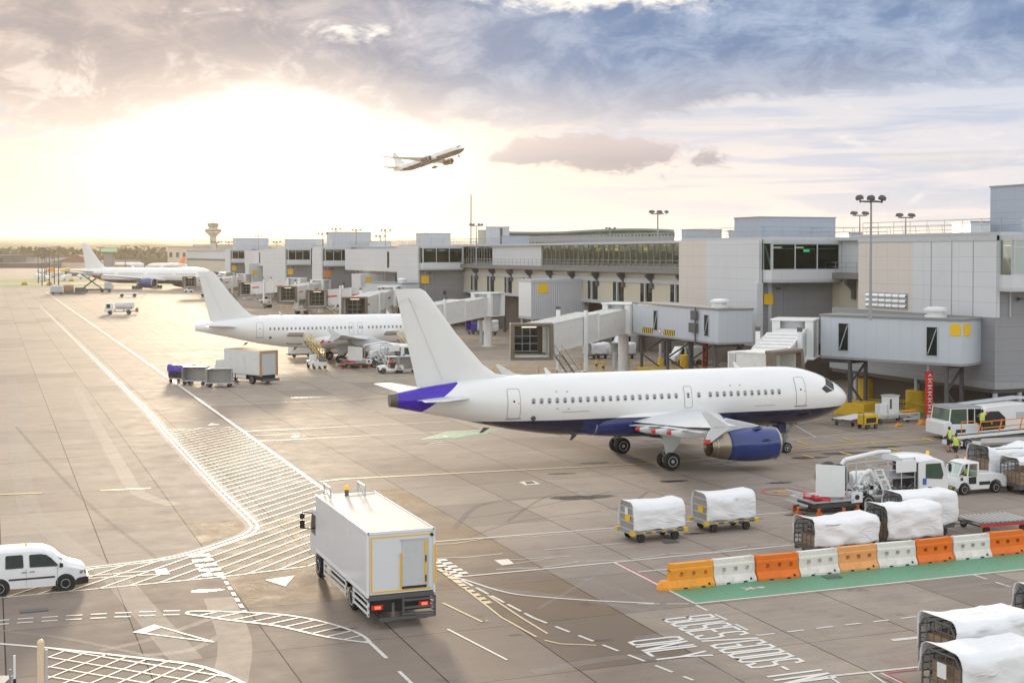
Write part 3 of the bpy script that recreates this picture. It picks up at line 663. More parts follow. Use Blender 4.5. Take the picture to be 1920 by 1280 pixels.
def aircraft(name,label,loc,rz,Lf=33.84,R_=1.975,zc=4.05,hull='hull_blue',detail=2,eng='ngloss',fin=None,group=None,exits=(13.7,),wide=False,gear=True,rot=None,cargo=False,Tz=4.75,finpts=None):
    T=thing(name,label,'aeroplane',loc,rz,group)
    if rot: T.rotation_mode='XYZ'; T.rotation_euler=rot
    k=R_/1.975
    nose=[(0,3.72,.02,.02),(.06,3.72,.17,.16),(.18,3.73,.35,.33),(.5,3.76,.64,.63),(1.0,3.80,.95,.95),(1.8,3.87,1.30,1.34),(2.8,3.95,1.62,1.68),(4.0,4.02,1.84,1.93),(5.2,4.045,1.95,2.05),(6.3,4.05,1.975,2.07)]
    tail=[(13.2,4.05,1.975,2.07),(11.5,4.09,1.94,2.03),(10,4.17,1.86,1.93),(8,4.32,1.66,1.74),(6,4.49,1.38,1.47),(4,4.63,1.05,1.14),(2,4.70,.70,.78),(.7,4.73,.46,.52),(0,4.74,.34,.38)]
    tab=[(s*k,zc+(z-4.05)*k,a*k,b*k) for s,z,a,b in nose]+[(Lf-s*k,zc+(z-4.05)*k,a*k,b*k) for s,z,a,b in tail]
    def sm(s):
        e=.35*k if s>1.5*k else 0
        return tuple((a+b+c)/3 for a,b,c in zip(interp(tab,s-e),interp(tab,s),interp(tab,s+e)))
    def surf(s,th,off=0):     # th from the crown, positive to starboard (-y)
        z,a,b=sm(s); n=Vector((0,-math.sin(th)/a,math.cos(th)/b)).normalized()
        ds=.15; z2,a2,b2=sm(s+ds); z1,a1,b1=sm(max(0,s-ds))
        p=Vector((-s,-a*math.sin(th),z+b*math.cos(th))); 
        d=Vector((-2*ds if s>ds else -(s+ds),-(a2-a1)*math.sin(th),(z2-z1)+(b2-b1)*math.cos(th))); d.normalize()
        n=(n-d*n.dot(d)).normalized(); return p+n*off, n, d
    NS=28 if detail>=1 else 14
    st=sorted(set([0,.06,.18,.35,.5,.75,1,1.4,1.8,2.3,2.8,3.4,4,4.6,5.2,6.3]+[8+i*1.6 for i in range(30) if 8+i*1.6<(Lf/k-13.2)]+[Lf/k-s for s in (13.2,12.3,11.5,10.7,10,9,8,7,6,5,4,3,2,1.3,.7,.3,0)]))
    rings=[[tuple(surf(s*k,2*PI*i/NS)[0]) for i in range(NS)] for s in st]
    body=MB(); body.loft(rings,True); fus=body.build('fuselage',M[hull],T,smooth=True,ang=50)
    # exhaust of the auxiliary unit
    if detail>=2:
        MB().lathe([(.30,.0),(.30,.02),(.20,.02),(.16,-.0)],(-Lf-.0,0,zc+.69),'x',16).build('exhaust',M['dgrey'],T)
    def patch(mb,cs,off,n=6,m_=8,m=0,thick=True):   # cs: 4 corners (s,th)
        vs=[];fs=[]
        for j in range(m_+1):
            for i in range(n+1):
                a=i/n;b=j/m_
                s=(cs[0][0]*(1-a)+cs[1][0]*a)*(1-b)+(cs[3][0]*(1-a)+cs[2][0]*a)*b
                th=(cs[0][1]*(1-a)+cs[1][1]*a)*(1-b)+(cs[3][1]*(1-a)+cs[2][1]*a)*b
                vs.append(tuple(surf(s,th,off)[0]))
        for j in range(m_):
            for i in range(n): q=j*(n+1)+i; fs.append((q,q+1,q+n+2,q+n+1))
        mb.add(vs,fs,m)
    def outline(mb,cs,r,off,m=0,n=8,rc=.14):
        pts=[]
        for a,b in zip(cs,cs[1:]+cs[:1]):
            A=Vector(a);B=Vector(b)
            for i in range(n): pts.append(A+(B-A)*(i/n))
        # soften corners
        P=pts
        for _ in range(1): P=[(P[i-1]+P[i]*2+P[(i+1)%len(P)])/4 for i in range(len(P))]
        Q=[tuple(surf(p[0],p[1],off)[0]) for p in P]; mb.path(Q+[Q[0]],r,5,m)
    zth=lambda s,z: math.acos(max(-1,min(1,(z-sm(s)[0])/sm(s)[2])))
    if detail>=1:
        # cabin windows
        wz=zc+.49*k; pitch=.533*(1 if not wide else 1.05)
        if wide: ss=[9+i*1.15 for i in range(48) if i not in(9,10,22,23,36,37)]
        else:
            ss=[6.7+i*.533 for i in range(11)]+[12.9]+[14.6+i*.533 for i in range(20) if 14.6+i*.533<Lf-9.1]+list(exits)
        first=None; hh=.17*k*(1.3 if wide else 1); hw=.115*k
        for s in ss:
            th=zth(s,wz)
            if first is None:
                w=MB(); n=12; ring=[]
                for q,(aa,bb,of) in enumerate(((hw+.035,hh+.035,-.004),(hw+.035,hh+.035,.012),(hw,hh,.012),(hw*.96,hh*.97,.004))):
                    ring.append([(aa*math.copysign(abs(math.cos(2*PI*i/n))**.7,math.cos(2*PI*i/n)),bb*math.copysign(abs(math.sin(2*PI*i/n))**.7,math.sin(2*PI*i/n)),of) for i in range(n)])
                w.loft(ring,False,0); w.add(ring[3],[tuple(range(n))],1); w.add([(-hw*.9,-hh*.9,.0055),(hw*.9,-hh*.9,.0055),(hw*.9,-hh*.35,.0055),(-hw*.9,-hh*.35,.0055)],[(0,1,2,3)],2)
                o=w.build('cabin_window',[M['orim'],M['owin'],M['glass']],T); first=o
            else:
                o=first.copy(); COL.objects.link(o); o.parent=T
            p,nn,d=surf(s,th,.0); X=d*-1; Y=nn.cross(X).normalized(); X=Y.cross(nn)
            mt=Matrix(((X.x,Y.x,nn.x,p.x),(X.y,Y.y,nn.y,p.y),(X.z,Y.z,nn.z,p.z),(0,0,0,1)))
            o.matrix_local=mt
        # flight deck windows
        kk=k
        cw=[((1.55,.10),(2.15,.06),(2.25,.52),(1.60,.62)),((1.63,.70),(2.30,.60),(2.55,.98),(1.82,1.16)),((1.92,1.20),(2.66,1.02),(3.05,1.20),(2.62,1.36))]
        for sg in(1,-1):
            for cs in cw:
                mb=MB(); patch(mb,[(a*kk,b*sg) for a,b in cs],.012,4,4); patch(mb,[(a*kk,b*sg) for a,b in cs],.0,4,4)
                mb.build('windscreen_pane',M['glass'],T,smooth=True)
    if detail>=2:
        def door(s0,s1,z0,z1,sill=True,sg=1,nm='cabin_door',seam=.018):
            cs=[(s0,sg*zth(s0,z0)),(s1,sg*zth(s1,z0)),(s1,sg*zth(s1,z1)),(s0,sg*zth(s0,z1))]
            mb=MB(); patch(mb,cs,.006,4,10); o=mb.build(nm,M[hull],T,smooth=True)
            f=MB(); outline(f,cs,seam,.004); 
            if sill:
                a,b=[surf(s,sg*zth(s,z0-.02),.03)[0] for s in(s0-.08,s1+.08)]; f.bar(a,b,.06,.07)
            f.build('door_seam',M['seam'],o)
            h=MB(); q,n_,_=surf((s0+s1)/2,sg*zth((s0+s1)/2,(z0+z1)/2+.15),.0); h.tube(q,q+n_*.015,.07,10); h.build('door_window',M['glass'],o)
            if sill:
                h=MB(); q,n_,_=surf((s0+s1)/2-.3,sg*zth((s0+s1)/2,(z0+z1)/2+.05),.0); h.tube(q,q+n_*.012,.05,4); h.build('door_placard',M['lr'],o)
        door(4.52,5.34,3.52,5.42); door(25.6,26.42,3.46,5.34)
        for e in exits: door(e-.28,e+.28,3.72,5.12,False,1,'overwing_exit')
        # belly fairing
        fr=[]
        for s,a,b,zz in((9.2,.6,.3,2.5),(10.2,1.5,.75,2.62),(11.6,1.95,1.02,2.80),(14,2.12,1.12,2.86),(17,2.12,1.12,2.86),(18.6,2.0,1.02,2.84),(19.8,1.7,.85,2.76),(20.9,1.1,.5,2.6),(21.4,.3,.15,2.5)):
            fr.append([(-s,a*math.copysign(abs(math.sin(t))**.8,math.sin(t)),zz+b*math.copysign(abs(math.cos(t))**.8,math.cos(t))) for t in [2*PI*i/24 for i in range(24)]])
        MB().loft(fr).build('belly_fairing',M[hull],T,smooth=True,ang=60)
        f=MB()
        for t in range(13): pass
        ringp=[(-20.25,1.52*math.sin(t),2.72+.77*math.cos(t)) for t in [PI*.5+PI*i/14 for i in range(-14,15)]]; 
        f.path([(-20.2,y*1.03,z) for _,y,z in ringp],.03,5); f.build('fairing_band',M['lgrey'],T)
        # aerials, drain masts
        for s,h in((8.9,.42),(23.0,.42)): 
            a=MB(); z0=zc+2.05; a.prism([(-s+.22,z0),(-s-.2,z0),(-s-.32,z0+h),(-s-.2,z0+h)],-.03,.03); a.build('aerial',M['white'],T)
        for q in(([(-20.9,2.05),(-21.3,2.05),(-21.5,1.65),(-21.35,1.65)],-.05,.05),([(-27.2,2.75),(-27.6,2.8),(-27.9,2.45),(-27.7,2.45)],-.25,-.2),([(-6.3,2.05),(-6.5,2.05),(-6.55,1.9),(-6.4,1.9)],-.03,.03)): MB().prism(*q).build('drain_mast',M['dgrey'],T)
        h=MB(); q,n_,_=surf(24.7,2.02,-.05); h.tube(q,q+n_*.14,.16,10); h.build('outflow_valve',M['dgrey'],T)
        for cs in(((22.8,zth(22.8,3.75)),(20.9,zth(20.9,3.75)),(20.9,zth(20.9,3.82)),(22.8,zth(22.8,3.82))),((8.6,zth(8.6,3.6)),(7.,zth(7.,3.6)),(7.,zth(7,3.66)),(8.6,zth(8.6,3.66)))): sm_=MB(); patch(sm_,list(cs),.006,6,1); sm_.build('vent_strip',M['lgrey'],T)
        if hull=='hull_blue':
            for s0 in(22.3,9.6):
                for (ds,z) in((0,5.05),(.75,5.05),(0,3.95),(.75,3.95)):
                    if s0==9.6 and z<4.5: continue
                    rd=MB(); patch(rd,[(s0+ds,zth(s0,z)),(s0+ds+.14,zth(s0,z)),(s0+ds+.14,zth(s0,z+.05)),(s0+ds,zth(s0,z+.05))],.006,1,1); rd.build('break_in_mark',M['lr'],T)
    # lifting surfaces
    def airfoil(xle,c,y,z,t,n=9,vertical=False,cam=.02):
        up=[];lo=[]
        for i in range(n+1):
            a=.5*(1-math.cos(PI*i/n)); th=5*t*(.2969*math.sqrt(a)-.126*a-.3516*a*a+.2843*a**3-.1015*a**4)*c; cm=cam*c*4*a*(1-a)
            up.append((a,th+cm)); lo.append((a,-th*.8+cm))
        pr=up+lo[::-1][1:-1]
        return [(-(xle+a*c),y+h,z) if vertical else (-(xle+a*c),y,z+h) for a,h in pr]
    def wing(secs,nm,mt,par,**kw):
        return MB().loft([airfoil(*q,**kw) for q in secs]).build(nm,mt,par,smooth=True,ang=45)
    W_=[(10.9,6.9,1.5,2.92,.14),(11.7,6.1,3.2,3.02,.13),(13.35,4.35,6.4,3.25,.12),(15.9,2.95,11.5,3.78,.115),(18.35,1.6,16.6,4.42,.11),(18.6,1.45,16.95,4.47,.08)]
    SP=1.; wk=k
    if wide: W_=[(24.5,14.5,2.5,3.6,.13),(28,11,7.5,4.0,.12),(31,8.3,11,4.5,.11),(41,3.6,25,6.0,.10),(46.5,1.6,31.5,7.2,.09),(48.2,.5,32.6,7.5,.06)]; wk=1
    for sg in(-1,1):
        w=wing([(x,c,sg*y,z,t) for x,c,y,z,t in W_],'wing',M['wingp'],T)
        if detail>=2:
            # wing-tip fence
            f=MB(); y0=sg*16.98
            f.prism([(-18.9,4.45),(-20.15,4.5),(-20.75,5.35),(-20.45,5.38)],y0-.03,y0+.03); f.prism([(-18.9,4.45),(-20.15,4.45),(-20.6,3.66),(-20.25,3.62)],y0-.03,y0+.03)
            f.build('wingtip_fence',M['wingp'],w)
            MB().prism([(-20.25,3.60),(-20.62,3.63),(-20.50,3.84),(-20.16,3.80)],y0-.04,y0+.04).build('fence_tip',M['red'],w)
            for yy,xs,xe,zz in((5.0,15.3,19.0,2.82),(8.3,15.9,19.5,3.12),(11.6,17.0,20.1,3.46)):
                n=[]
                for t in range(11):
                    a=t/10; r=.26*math.sin(PI*min(1,a*.92+.04))**.7*(1 if a<.6 else 1.0)+.02; x=xs+(xe-xs)*a
                    n.append([(-x,sg*yy+r*.6*math.sin(q),zz+.1*math.sin(PI*a)*-1+r*math.cos(q)+a*.05) for q in [2*PI*i/12 for i in range(12)]])
                c_=MB().loft(n).build('flap_fairing',M['wingp'],w,smooth=True,ang=60)
                MB().lathe([(.15,0),(.12,-.14),(.06,-.22),(.01,-.25)],(-xe+.18,sg*yy,zz+.06),'x',10,0,True).build('fairing_tip',M['red'],c_,smooth=True)
            fl=MB()
            for (a,b,c_,d_) in((2.2,5.9,17.55,17.5),(6.6,12.6,17.5,18.75),(12.9,15.9,18.8,19.6)):
                z=lambda y:2.86+(y-2)*.094
                fl.add([(-c_+.55,sg*a,z(a)+.02),(-d_+.55,sg*b,z(b)+.02),(-d_-.62,sg*b,z(b)-.10),(-c_-.62,sg*a,z(a)-.12),(-c_+.55,sg*a,z(a)-.16),(-d_+.55,sg*b,z(b)-.14),(-d_-.62,sg*b,z(b)-.14),(-c_-.62,sg*a,z(a)-.16)],[(0,1,2,3),(7,6,5,4),(0,4,5,1),(2,6,7,3),(1,5,6,2),(3,7,4,0)])
            fl.build('flap',M['wingp'],w)
        # tailplane
        if wide: hs=[(Lf-10,7.5,1.2,6.6,.1),(Lf-3.2,2.4,10.6,7.5,.09)]
        else: hs=[(Lf-5.15,3.6,.9,zc+.72,.11),(Lf-3.85,2.55,3.,zc+.92,.10),(Lf-1.9,1.35,6.1,zc+1.18,.09),(Lf-1.55,.9,6.22,zc+1.19,.05)]
        wing([(x,c,sg*y,z,t) for x,c,y,z,t in hs],'tailplane',M['wingp'],T,cam=0)
        # engines
        if wide: E_=(23.6,9.6,2.55,1.75,6.8)
        else: E_=(9.35,5.75,1.66,.98,5.0)
        xs,ye,ze,q,le=E_
        en=MB()
        prof=[(.86,.35),(.90,.08),(.97,0),(1.04,.04),(1.09,.3),(1.13,.8),(1.15,1.6),(1.12,2.5),(1.03,3.2),(.92,3.75),(.90,3.76)]
        if wide: prof=[(a*1.0,h*1.15) for a,h in prof]
        en.lathe([(a*q,-h*q) for a,h in prof],(-xs,sg*ye,ze),'x',36)
        eo=en.build('engine',M[eng],T,smooth=True,ang=60)
        MB().lathe([(.84*q,-.45*q),(.88*q,-.1*q),(.965*q,.012),(1.045*q,-.03*q),(1.085*q,-.16*q),(1.075*q,-.17*q)],(-xs,sg*ye,ze),'x',36).build('inlet_lip',M['steel'] if hull!='hull_white' else M['white'],eo,smooth=True)
        MB().lathe([(.91*q,-3.70*q),(.93*q,-3.80*q),(.84*q,-4.25*q),(.74*q,-4.62*q),(.67*q,-5.0*q if not wide else -4.6*q),(.60*q,-4.9*q if not wide else -4.5*q),(.58*q,-4.1*q)],(-xs,sg*ye,ze),'x',30).build('exhaust_nozzle',M['hot'],eo,smooth=True)
        if detail>=2: MB().lathe([(.75*q,-4.66*q),(.765*q,-4.58*q)],(-xs,sg*ye,ze),'x',30).build('nozzle_ring',M['steel'],eo)
        d=MB(); d.lathe([(.86*q,-.9*q),(.3*q,-.85*q),(.01,-.45*q)],(-xs,sg*ye,ze),'x',24); d.lathe([(.62*q,-4.3*q),(.3*q,-4.3*q),(.02,-4.9*q)],(-xs,sg*ye,ze),'x',24); d.build('fan',M['dgrey'],eo)
        zt=(3.05 if not wide else 4.3)
        py=MB(); py.prism([(-xs-.9*q,ze+1.08*q),(-xs-1.6*q,ze+1.32*q),(-xs-3.6*q,zt+.35),(-xs-6.2*q,zt),(-xs-5.4*q,ze+.75*q),(-xs-3.6*q,ze+.7*q)],sg*ye-.16*q,sg*ye+.16*q)
        py.build('pylon',M['wingp'],T,bevel=.05)
        if detail>=2:
            s_=MB(); s_.add([(-xs-1.1,sg*ye-.35*1,ze+1.09),(-xs-2.0,sg*ye-.42,ze+1.07),(-xs-1.6,sg*ye-.75,ze+1.25)],[(0,1,2),(2,1,0)]); s_.build('strake',M['black'],eo)
            s_=MB(); s_.add([(-xs-.9,sg*ye-1.135,ze+.30),(-xs-1.6,sg*ye-1.155,ze+.30),(-xs-1.4,sg*ye-1.145,ze+.44),(-xs-1.15,sg*ye-1.14,ze+.44)],[(0,1,2,3)]); s_.build('cooling_slot',M['black'],eo)
    # fin
    fp=finpts or [(25.3,6.0),(26.7,6.22),(27.6,6.85),(29.4,8.89),(31.1,11.2),(31.45,11.62),(31.75,11.78),(33.45,11.78),(31.95,5.3),(26,5.3)]
    if wide: fp=[(58.,8.2),(60.5,8.8),(62.8,10.6),(70.,18.0),(71,18.5),(73.5,18.5),(71.5,8.0),(62,7.6)]
    rings=[]
    fz=sorted(set(z for _,z in fp)); 
    le=[p for p in fp if True]
    i=fp.index(max(fp,key=lambda p:(p[1],p[0])))
    lead=fp[:i]; tr=fp[i:-1] 
    def xon(line,z):
        line=sorted(line,key=lambda p:p[1])
        if z<=line[0][1]: return line[0][0]
        for a,b in zip(line,line[1:]):
            if z<=b[1]: return a[0]+(b[0]-a[0])*(z-a[1])/max(1e-6,b[1]-a[1])
        return line[-1][0]
    zs=[lead[0][1]-.5]+[q[1] for q in lead]+([8,10] if not wide else [12,15]); zs=sorted(set(zs))
    for z in zs:
        a=xon(lead,z); b=xon(tr,z); 
        rings.append([(p[0],p[1],z) for p in airfoil(a,b-a,0,z,.10 if not wide else .09,vertical=True,cam=0)])
    fo=MB().loft(rings).build('tail_fin',M[fin or 'finp'],T,smooth=True,ang=45)
    if detail>=2:
        ru=MB()
        for y in(-1,1): 
            a0=(-30.35,y*.235,5.9); a1=(-32.55,y*.078,11.2); ru.path([a0,a1],.012,4); ru.path([(-32.05,y*.09,10.6),(-32.3,y*.095,11.0),(-32.5,y*.08,10.9),(-32.55,y*.075,11.2),(-33.2,y*.03,10.9)],.010,4)
        ru.build('rudder_seam',M['lgrey'],fo)
    # landing gear
    def wheel(mb,c,r,w):
        mb.lathe([(r*.55,-w/2),(r*.86,-w/2),(r*.97,-w*.36),(r,-w*.15),(r,w*.15),(r*.97,w*.36),(r*.86,w/2),(r*.55,w/2)],c,'y',28,0,True)
    def rim(mb,c,r,w):
        mb.lathe([(r*.1,-w*.54),(r*.2,-w*.52),(r*.22,-w*.36),(r*.42,-w*.40),(r*.52,-w*.535),(r*.57,-w*.52),(r*.57,w*.52),(r*.52,w*.535),(r*.42,w*.40),(r*.22,w*.36),(r*.1,w*.54)],c,'y',24,0,True)
    if gear:
        if wide:
            legs=[('nose_gear',5.9,0,.5,((-.35,0),(.35,0)),2.6)]+[('main_gear',37,sg*5.5,.66,((-.7,-1.5),(.7,-1.5),(-.7,0),(.7,0),(-.7,1.5),(.7,1.5)),4.0) for sg in(-1,1)]
        else: legs=[('nose_gear',5.07,0,.38,((-.26,0),(.26,0)),2.4)]+[('main_gear',16.11,sg*3.795,.575,((-.46,0),(.46,0)),3.0) for sg in(-1,1)]
        for nm,s,y,r,ws,top in legs:
            g=MB(); zz=r; g.tube((-s,y,zz),(-s,y,top),.11*k,10); g.tube((-s,y,zz+.45*k),(-s,y,zz+.9*k),.15*k,10)
            ys=[a for a,_ in ws]; g.tube((-s,y+min(ys),zz),(-s,y+max(ys),zz),.08,8)
            if wide and len(ws)>2: g.bar((-s-1.6,y,zz),(-s+1.6,y,zz),.2,.25)
            if nm=='nose_gear':
                g.bar((-s+.1,y,1.35*k),(-s+.9,y,2.2*k),.12,.12); g.box((-s+.12,y,1.15*k),(.16,.34,.16)); g.tube((-s+.18,y-.12,1.5),(-s+.24,y-.12,1.5),.09,8); g.tube((-s+.18,y+.12,1.5),(-s+.24,y+.12,1.5),.09,8)
                if detail>=2: g.path([(-s-.1,y,.8),(-s-.42,y,1.0),(-s-.12,y,1.35)],.035)
            else: g.bar((-s+.1,y,1.2),(-s+.1,y*.55,2.4),.12,.12); 
            if detail>=2 and nm=='main_gear': g.path([(-s-.1,y,.75),(-s-.45,y,1.05),(-s-.1,y,1.45)],.05)
            go=g.build(nm,M['steel'] if detail<2 else M['grey'],T,smooth=True)
            sg=-1 if y<0 else 1
            if nm=='main_gear' and not wide:
                MB().prism([(-s-.62,2.85),(-s+.72,2.85),(-s+.75,1.75),(-s+.25,1.15),(-s-.05,1.0),(-s-.32,1.0),(-s-.5,1.9)],y+sg*.22,y+sg*.27).build('gear_door',M['wingp'],go,bevel=.01)
            if nm=='nose_gear' and detail>=2:
                d=MB(); 
                for q in(-1,1): d.bb(-s-.75,-s-.15,q*.42-.02,q*.42+.02,1.45,2.15)
                d.build('gear_door',M['navy'] if 'navy' in M else M['dgrey'],go)
            for a,b in ws:
                w_=MB(); wheel(w_,(-s+b,y+a,zz),r,r*.72); wo=w_.build('wheel',M['rubber'],go,smooth=True,ang=40)
                if detail>=1: w_=MB(); rim(w_,(-s+b,y+a,zz),r,r*.72); w_.build('rim',M['lgrey'],wo,smooth=True,ang=40)
    T['surf']=0
    del T['surf']
    return T,surf,zth
M['navy']=mat('navy_paint',(.02,.022,.09),.3)
A1,surf1,zth1=aircraft('parked_aeroplane','white narrow-body airliner with navy belly, blue engines and violet tail cone, closest in front',(57.37,81.71,0),-.018)
A2,surf2,zth2=aircraft('parked_aeroplane','all-white narrow-body airliner being loaded, second along the pier behind the blue-engined one',(57.93,171.47,0),-.028,hull='hull_white',eng='white',exits=(13.2,14.3))
# open cargo doors on the second aeroplane
for s0,s1 in((8.3,10.0),(20.6,22.6)):
    d=MB(); q=[surf2(s,t,.03)[0] for s,t in((s0,1.80),(s1,1.80),(s1,2.45),(s0,2.45))]
    d.add([tuple(p) for p in q],[(0,1,2,3)]); d.build('cargo_hold',mat('dark_hold',(.10,.07,.04),.8),A2)
    a=surf2(s0,1.78,.02)[0]; b=surf2(s1,1.78,.02)[0]; o_=Vector((0,-1.15,.42))
    pts=[a,b,b+o_,a+o_]; up=Vector((0,.02,.06))
    MB().add([tuple(p) for p in pts]+[tuple(p+up) for p in pts],[(0,1,2,3),(7,6,5,4),(0,4,5,1),(1,5,6,2),(2,6,7,3),(3,7,4,0)]).build('cargo_door',M['white'],A2,bevel=.01)
aircraft('parked_aeroplane','large white wide-body airliner with blue engine, far off at the left end of the pier',(83.16,532.74,0),-.878,Lf=73.9,R_=3.1,zc=5.3,hull='hull_wide',detail=1,wide=True,exits=())
tf=aircraft('climbing_aeroplane','white airliner with dark belly climbing in the bright sky with its wheels down',(0,0,0),0,Lf=73.9,R_=3.1,zc=5.3,hull='hull_fly',eng='hull_fly',detail=1,wide=True,exits=())[0]
def rotm(yaw,pit,rol):
    cy,sy=math.cos(yaw),math.sin(yaw);cp,sp=math.cos(pit),math.sin(pit);cr,sr=math.cos(rol),math.sin(rol)
    return Matrix(((cy,-sy,0),(sy,cy,0),(0,0,1)))@Matrix(((cp,0,-sp),(0,1,0),(sp,0,cp)))@Matrix(((1,0,0),(0,cr,-sr),(0,sr,cr)))
rm=rotm(-1.169,.177,-.038); tf.rotation_euler=rm.to_euler('XYZ'); tf.location=Vector((290.15,836.1,83.67))-rm@Vector((0,0,5.3))
for lab,px,py,rz,fin in(('small white airliner with orange belly among the far stands, left of the hangars',272,503.5,-.1,'ofin'),('white airliner with a bright orange fin far behind the wide-body',276,506,PI+.05,'ofin2')):
    x,y=G(px,py); aircraft('distant_aeroplane',lab,(x,y,0),rz,hull='hull_budget' if fin=='ofin' else 'hull_white',eng='white',detail=0,fin='ofin',exits=())
# ================================================================ pier building
def glazing(par,x0,y0,x1,y1,z0,z1,n,fr=.12,proud=.06,name='window',frame='lgrey',depth_in=None):
    """row of n panes between two plan points (glass at the line, frame proud to the left of travel)"""
    a=Vector((x0,y0,0)); b=Vector((x1,y1,0)); d=(b-a)/n; nn=Vector((d.y,-d.x,0)).normalized()
    for i in range(n):
        p=a+d*i; q=p+d; f=MB(); 
        o=nn*proud
        for (s,e) in ((Vector((p.x,p.y,z0)),Vector((p.x,p.y,z1))),):
            f.bar(s+o*.5,e+o*.5,fr,fr)
        f.bar(Vector((p.x,p.y,z0+fr/2))+o*.5,Vector((q.x,q.y,z0+fr/2))+o*.5,fr,fr*.98); f.bar(Vector((p.x,p.y,z1-fr/2))+o*.5,Vector((q.x,q.y,z1-fr/2))+o*.5,fr,fr*.98)
        if i==n-1: f.bar(Vector((q.x,q.y,z0))+o*.5,Vector((q.x,q.y,z1))+o*.5,fr,fr)
        w=f.build(name,M[frame],par)
        g=MB(); g.add([(p.x,p.y,z0),(q.x,q.y,z0),(q.x,q.y,z1),(p.x,p.y,z1)],[(0,1,2,3)]); g.build('pane',M['pane'],w)
M['inwall']=mat('interior_wall',(.085,.075,.05),.8,var=.5,scale=.35); M['infloor']=mat('interior_floor',(.10,.10,.09),.4); M['incol']=mat('green_interior_column',(.10,.30,.18),.4)
M['brownw']=mat('brown_interior',(.14,.08,.045),.8,var=.4,scale=.4)
M['railp']=mat('galvanised_rail',(.34,.35,.36),.5,.3)
def railing(mb,pts,h=1.1,step=1.6,r=.03,mid=True,lean=0):
    for a,b in zip(pts,pts[1:]):
        a=Vector(a);b=Vector(b);n=max(1,int((b-a).length/step)); d=(b-a)/n; nn=Vector((d.y,-d.x,0)); 
        if nn.length: nn=nn.normalized()*lean
        for i in range(n+1): mb.tube(a+d*i,a+d*i+Vector((0,0,h))+nn,r,5)
        mb.tube(a+Vector((0,0,h))+nn,b+Vector((0,0,h))+nn,r,5)
        if mid: mb.tube(a+Vector((0,0,h*.55))+nn*.55,b+Vector((0,0,h*.55))+nn*.55,r*.8,5)
XF=76.6; XP=86.0
pier=thing('pier_building','long white and glass airport pier building running away from front right to far left','building',(XP,88,0))
def PB(mb,nm,mt,**k): 
    mb.v=[(x-XP,y-88,z) for x,y,z in mb.v]; return mb.build(nm,M[mt],pier,**k)
gal=MB()
# gallery floor slab, roof slab, back wall and inside
PB(MB().bb(XP-.1,XP+14,112,640,11.2,12.0),'gallery_floor','slab'); PB(MB().bb(XP-.8,XP+15,112,640,15.42,15.75),'gallery_roof','lgrey')
PB(MB().bb(XP+7,XP+7.3,112,640,12.0,15.42),'gallery_inner_wall','inwall')
PB(MB().bb(XP+.0,XP+7,112,640,12.003,12.05),'gallery_carpet','infloor')
c=MB(); 
for y in range(126,262,9): c.tube((XP+2.2,y,12),(XP+2.2,y,15.4),.32,10)
PB(c,'gallery_columns','incol')
c=MB(); 
for y in range(128,260,4): c.box((XP+4.2,y,15.25),(.12,1.6,.05))
PB(c,'gallery_lights','lamp')
for y in(186,189.5,192.5,176): 
    PB(MB().box((XP+3,y,14.7),(.1,1.1 if y!=189.5 else .5,.42)),'lit_gate_sign','ysignlamp')
rnd=random.Random(5); c=MB()
for i in range(70):
    y=rnd.uniform(125,258); c.box((XP+rnd.uniform(1.5,6),y,12.5),(.6,rnd.uniform(.6,3),rnd.uniform(.7,1.5)))
PB(c,'gallery_furniture','brownw')
# glazing with mullions
def gl(y0,y1,n):
    a=pier; f=MB()
    for i in range(n):
        p=y0+(y1-y0)*i/n; q=y0+(y1-y0)*(i+1)/n
        f=MB(); f.bb(XP-.07,XP+.05,p-.03,p+.03,12.05,15.42); f.bb(XP-.10,XP+.04,p+.05,q-.05,15.25,15.42); f.bb(XP-.10,XP+.04,p+.05,q-.05,12.05,12.2)
        w=PB(f,'window','grey'); g=MB(); g.add([(XP-XP,p-88+.05,12.2),(0,q-88-.05,12.2),(0,q-88-.05,15.25),(0,p-88+.05,15.25)],[(0,1,2,3)]); g.build('pane',M['pane'],w)
gl(142,208.,36); gl(232,252.5,14)
PB(MB().bb(XP-.15,XP+.1,208.3,231.7,12.0,15.42),'panel_wall','clad'); PB(MB().bb(XP-.15,XP+.1,253,640,12.0,15.42),'panel_wall','clad'); PB(MB().bb(XP-.15,XP+.1,112,141.8,12.0,15.42),'panel_wall','clad')
# balcony with brackets
PB(MB().bb(84.6,XP-.1,107.5,124.6,11.35,12.0),'balcony','slab'); PB(MB().bb(84.6,XP-.15,143.2,247.8,11.35,12.0),'balcony','slab')
r_=MB(); railing(r_,[(84.65,107.6,12),(84.65,124.5,12)],1.1,1.8); railing(r_,[(84.65,143.3,12),(84.65,247.7,12)],1.1,1.8); PB(r_,'balcony_railing','railp')
# lower storey
PB(MB().bb(XP,XP+14,107.5,640,6.7,11.2),'lower_wall','cream')
for y in list(range(150,247,9))+[112,121]:
    b=MB(); b.prism([(XP-.02,11.3),(84.8,11.3),(84.8,10.9),(XP-.35,10.1),(XP-.35,9.2),(XP-.02,9.2)],y-.25,y+.25); PB(b,'bracket','dgrey')
PB(MB().bb(XP-.22,XP-.002,143.2,247.8,9.9,10.5),'band_beam','lgrey'); PB(MB().bb(XP-.25,XP-.002,143.2,247.8,6.6,7.1),'band_beam','lgrey')
k=0
for y in range(152,246,9):
    for dy in(-1.0,1.0):
        w=MB().bb(XP-.06,XP-.004,y+dy-.75,y+dy+.75,7.1,9.9); w=PB(w,'window','glass')
    PB(MB().bb(XP-.3,XP-.06,y-.16,y+.16,6.6,9.9),'mullion_post','lgrey')
PB(MB().bb(XP+3,XP+3.4,107,640,0,6.7),'ground_wall','brick')
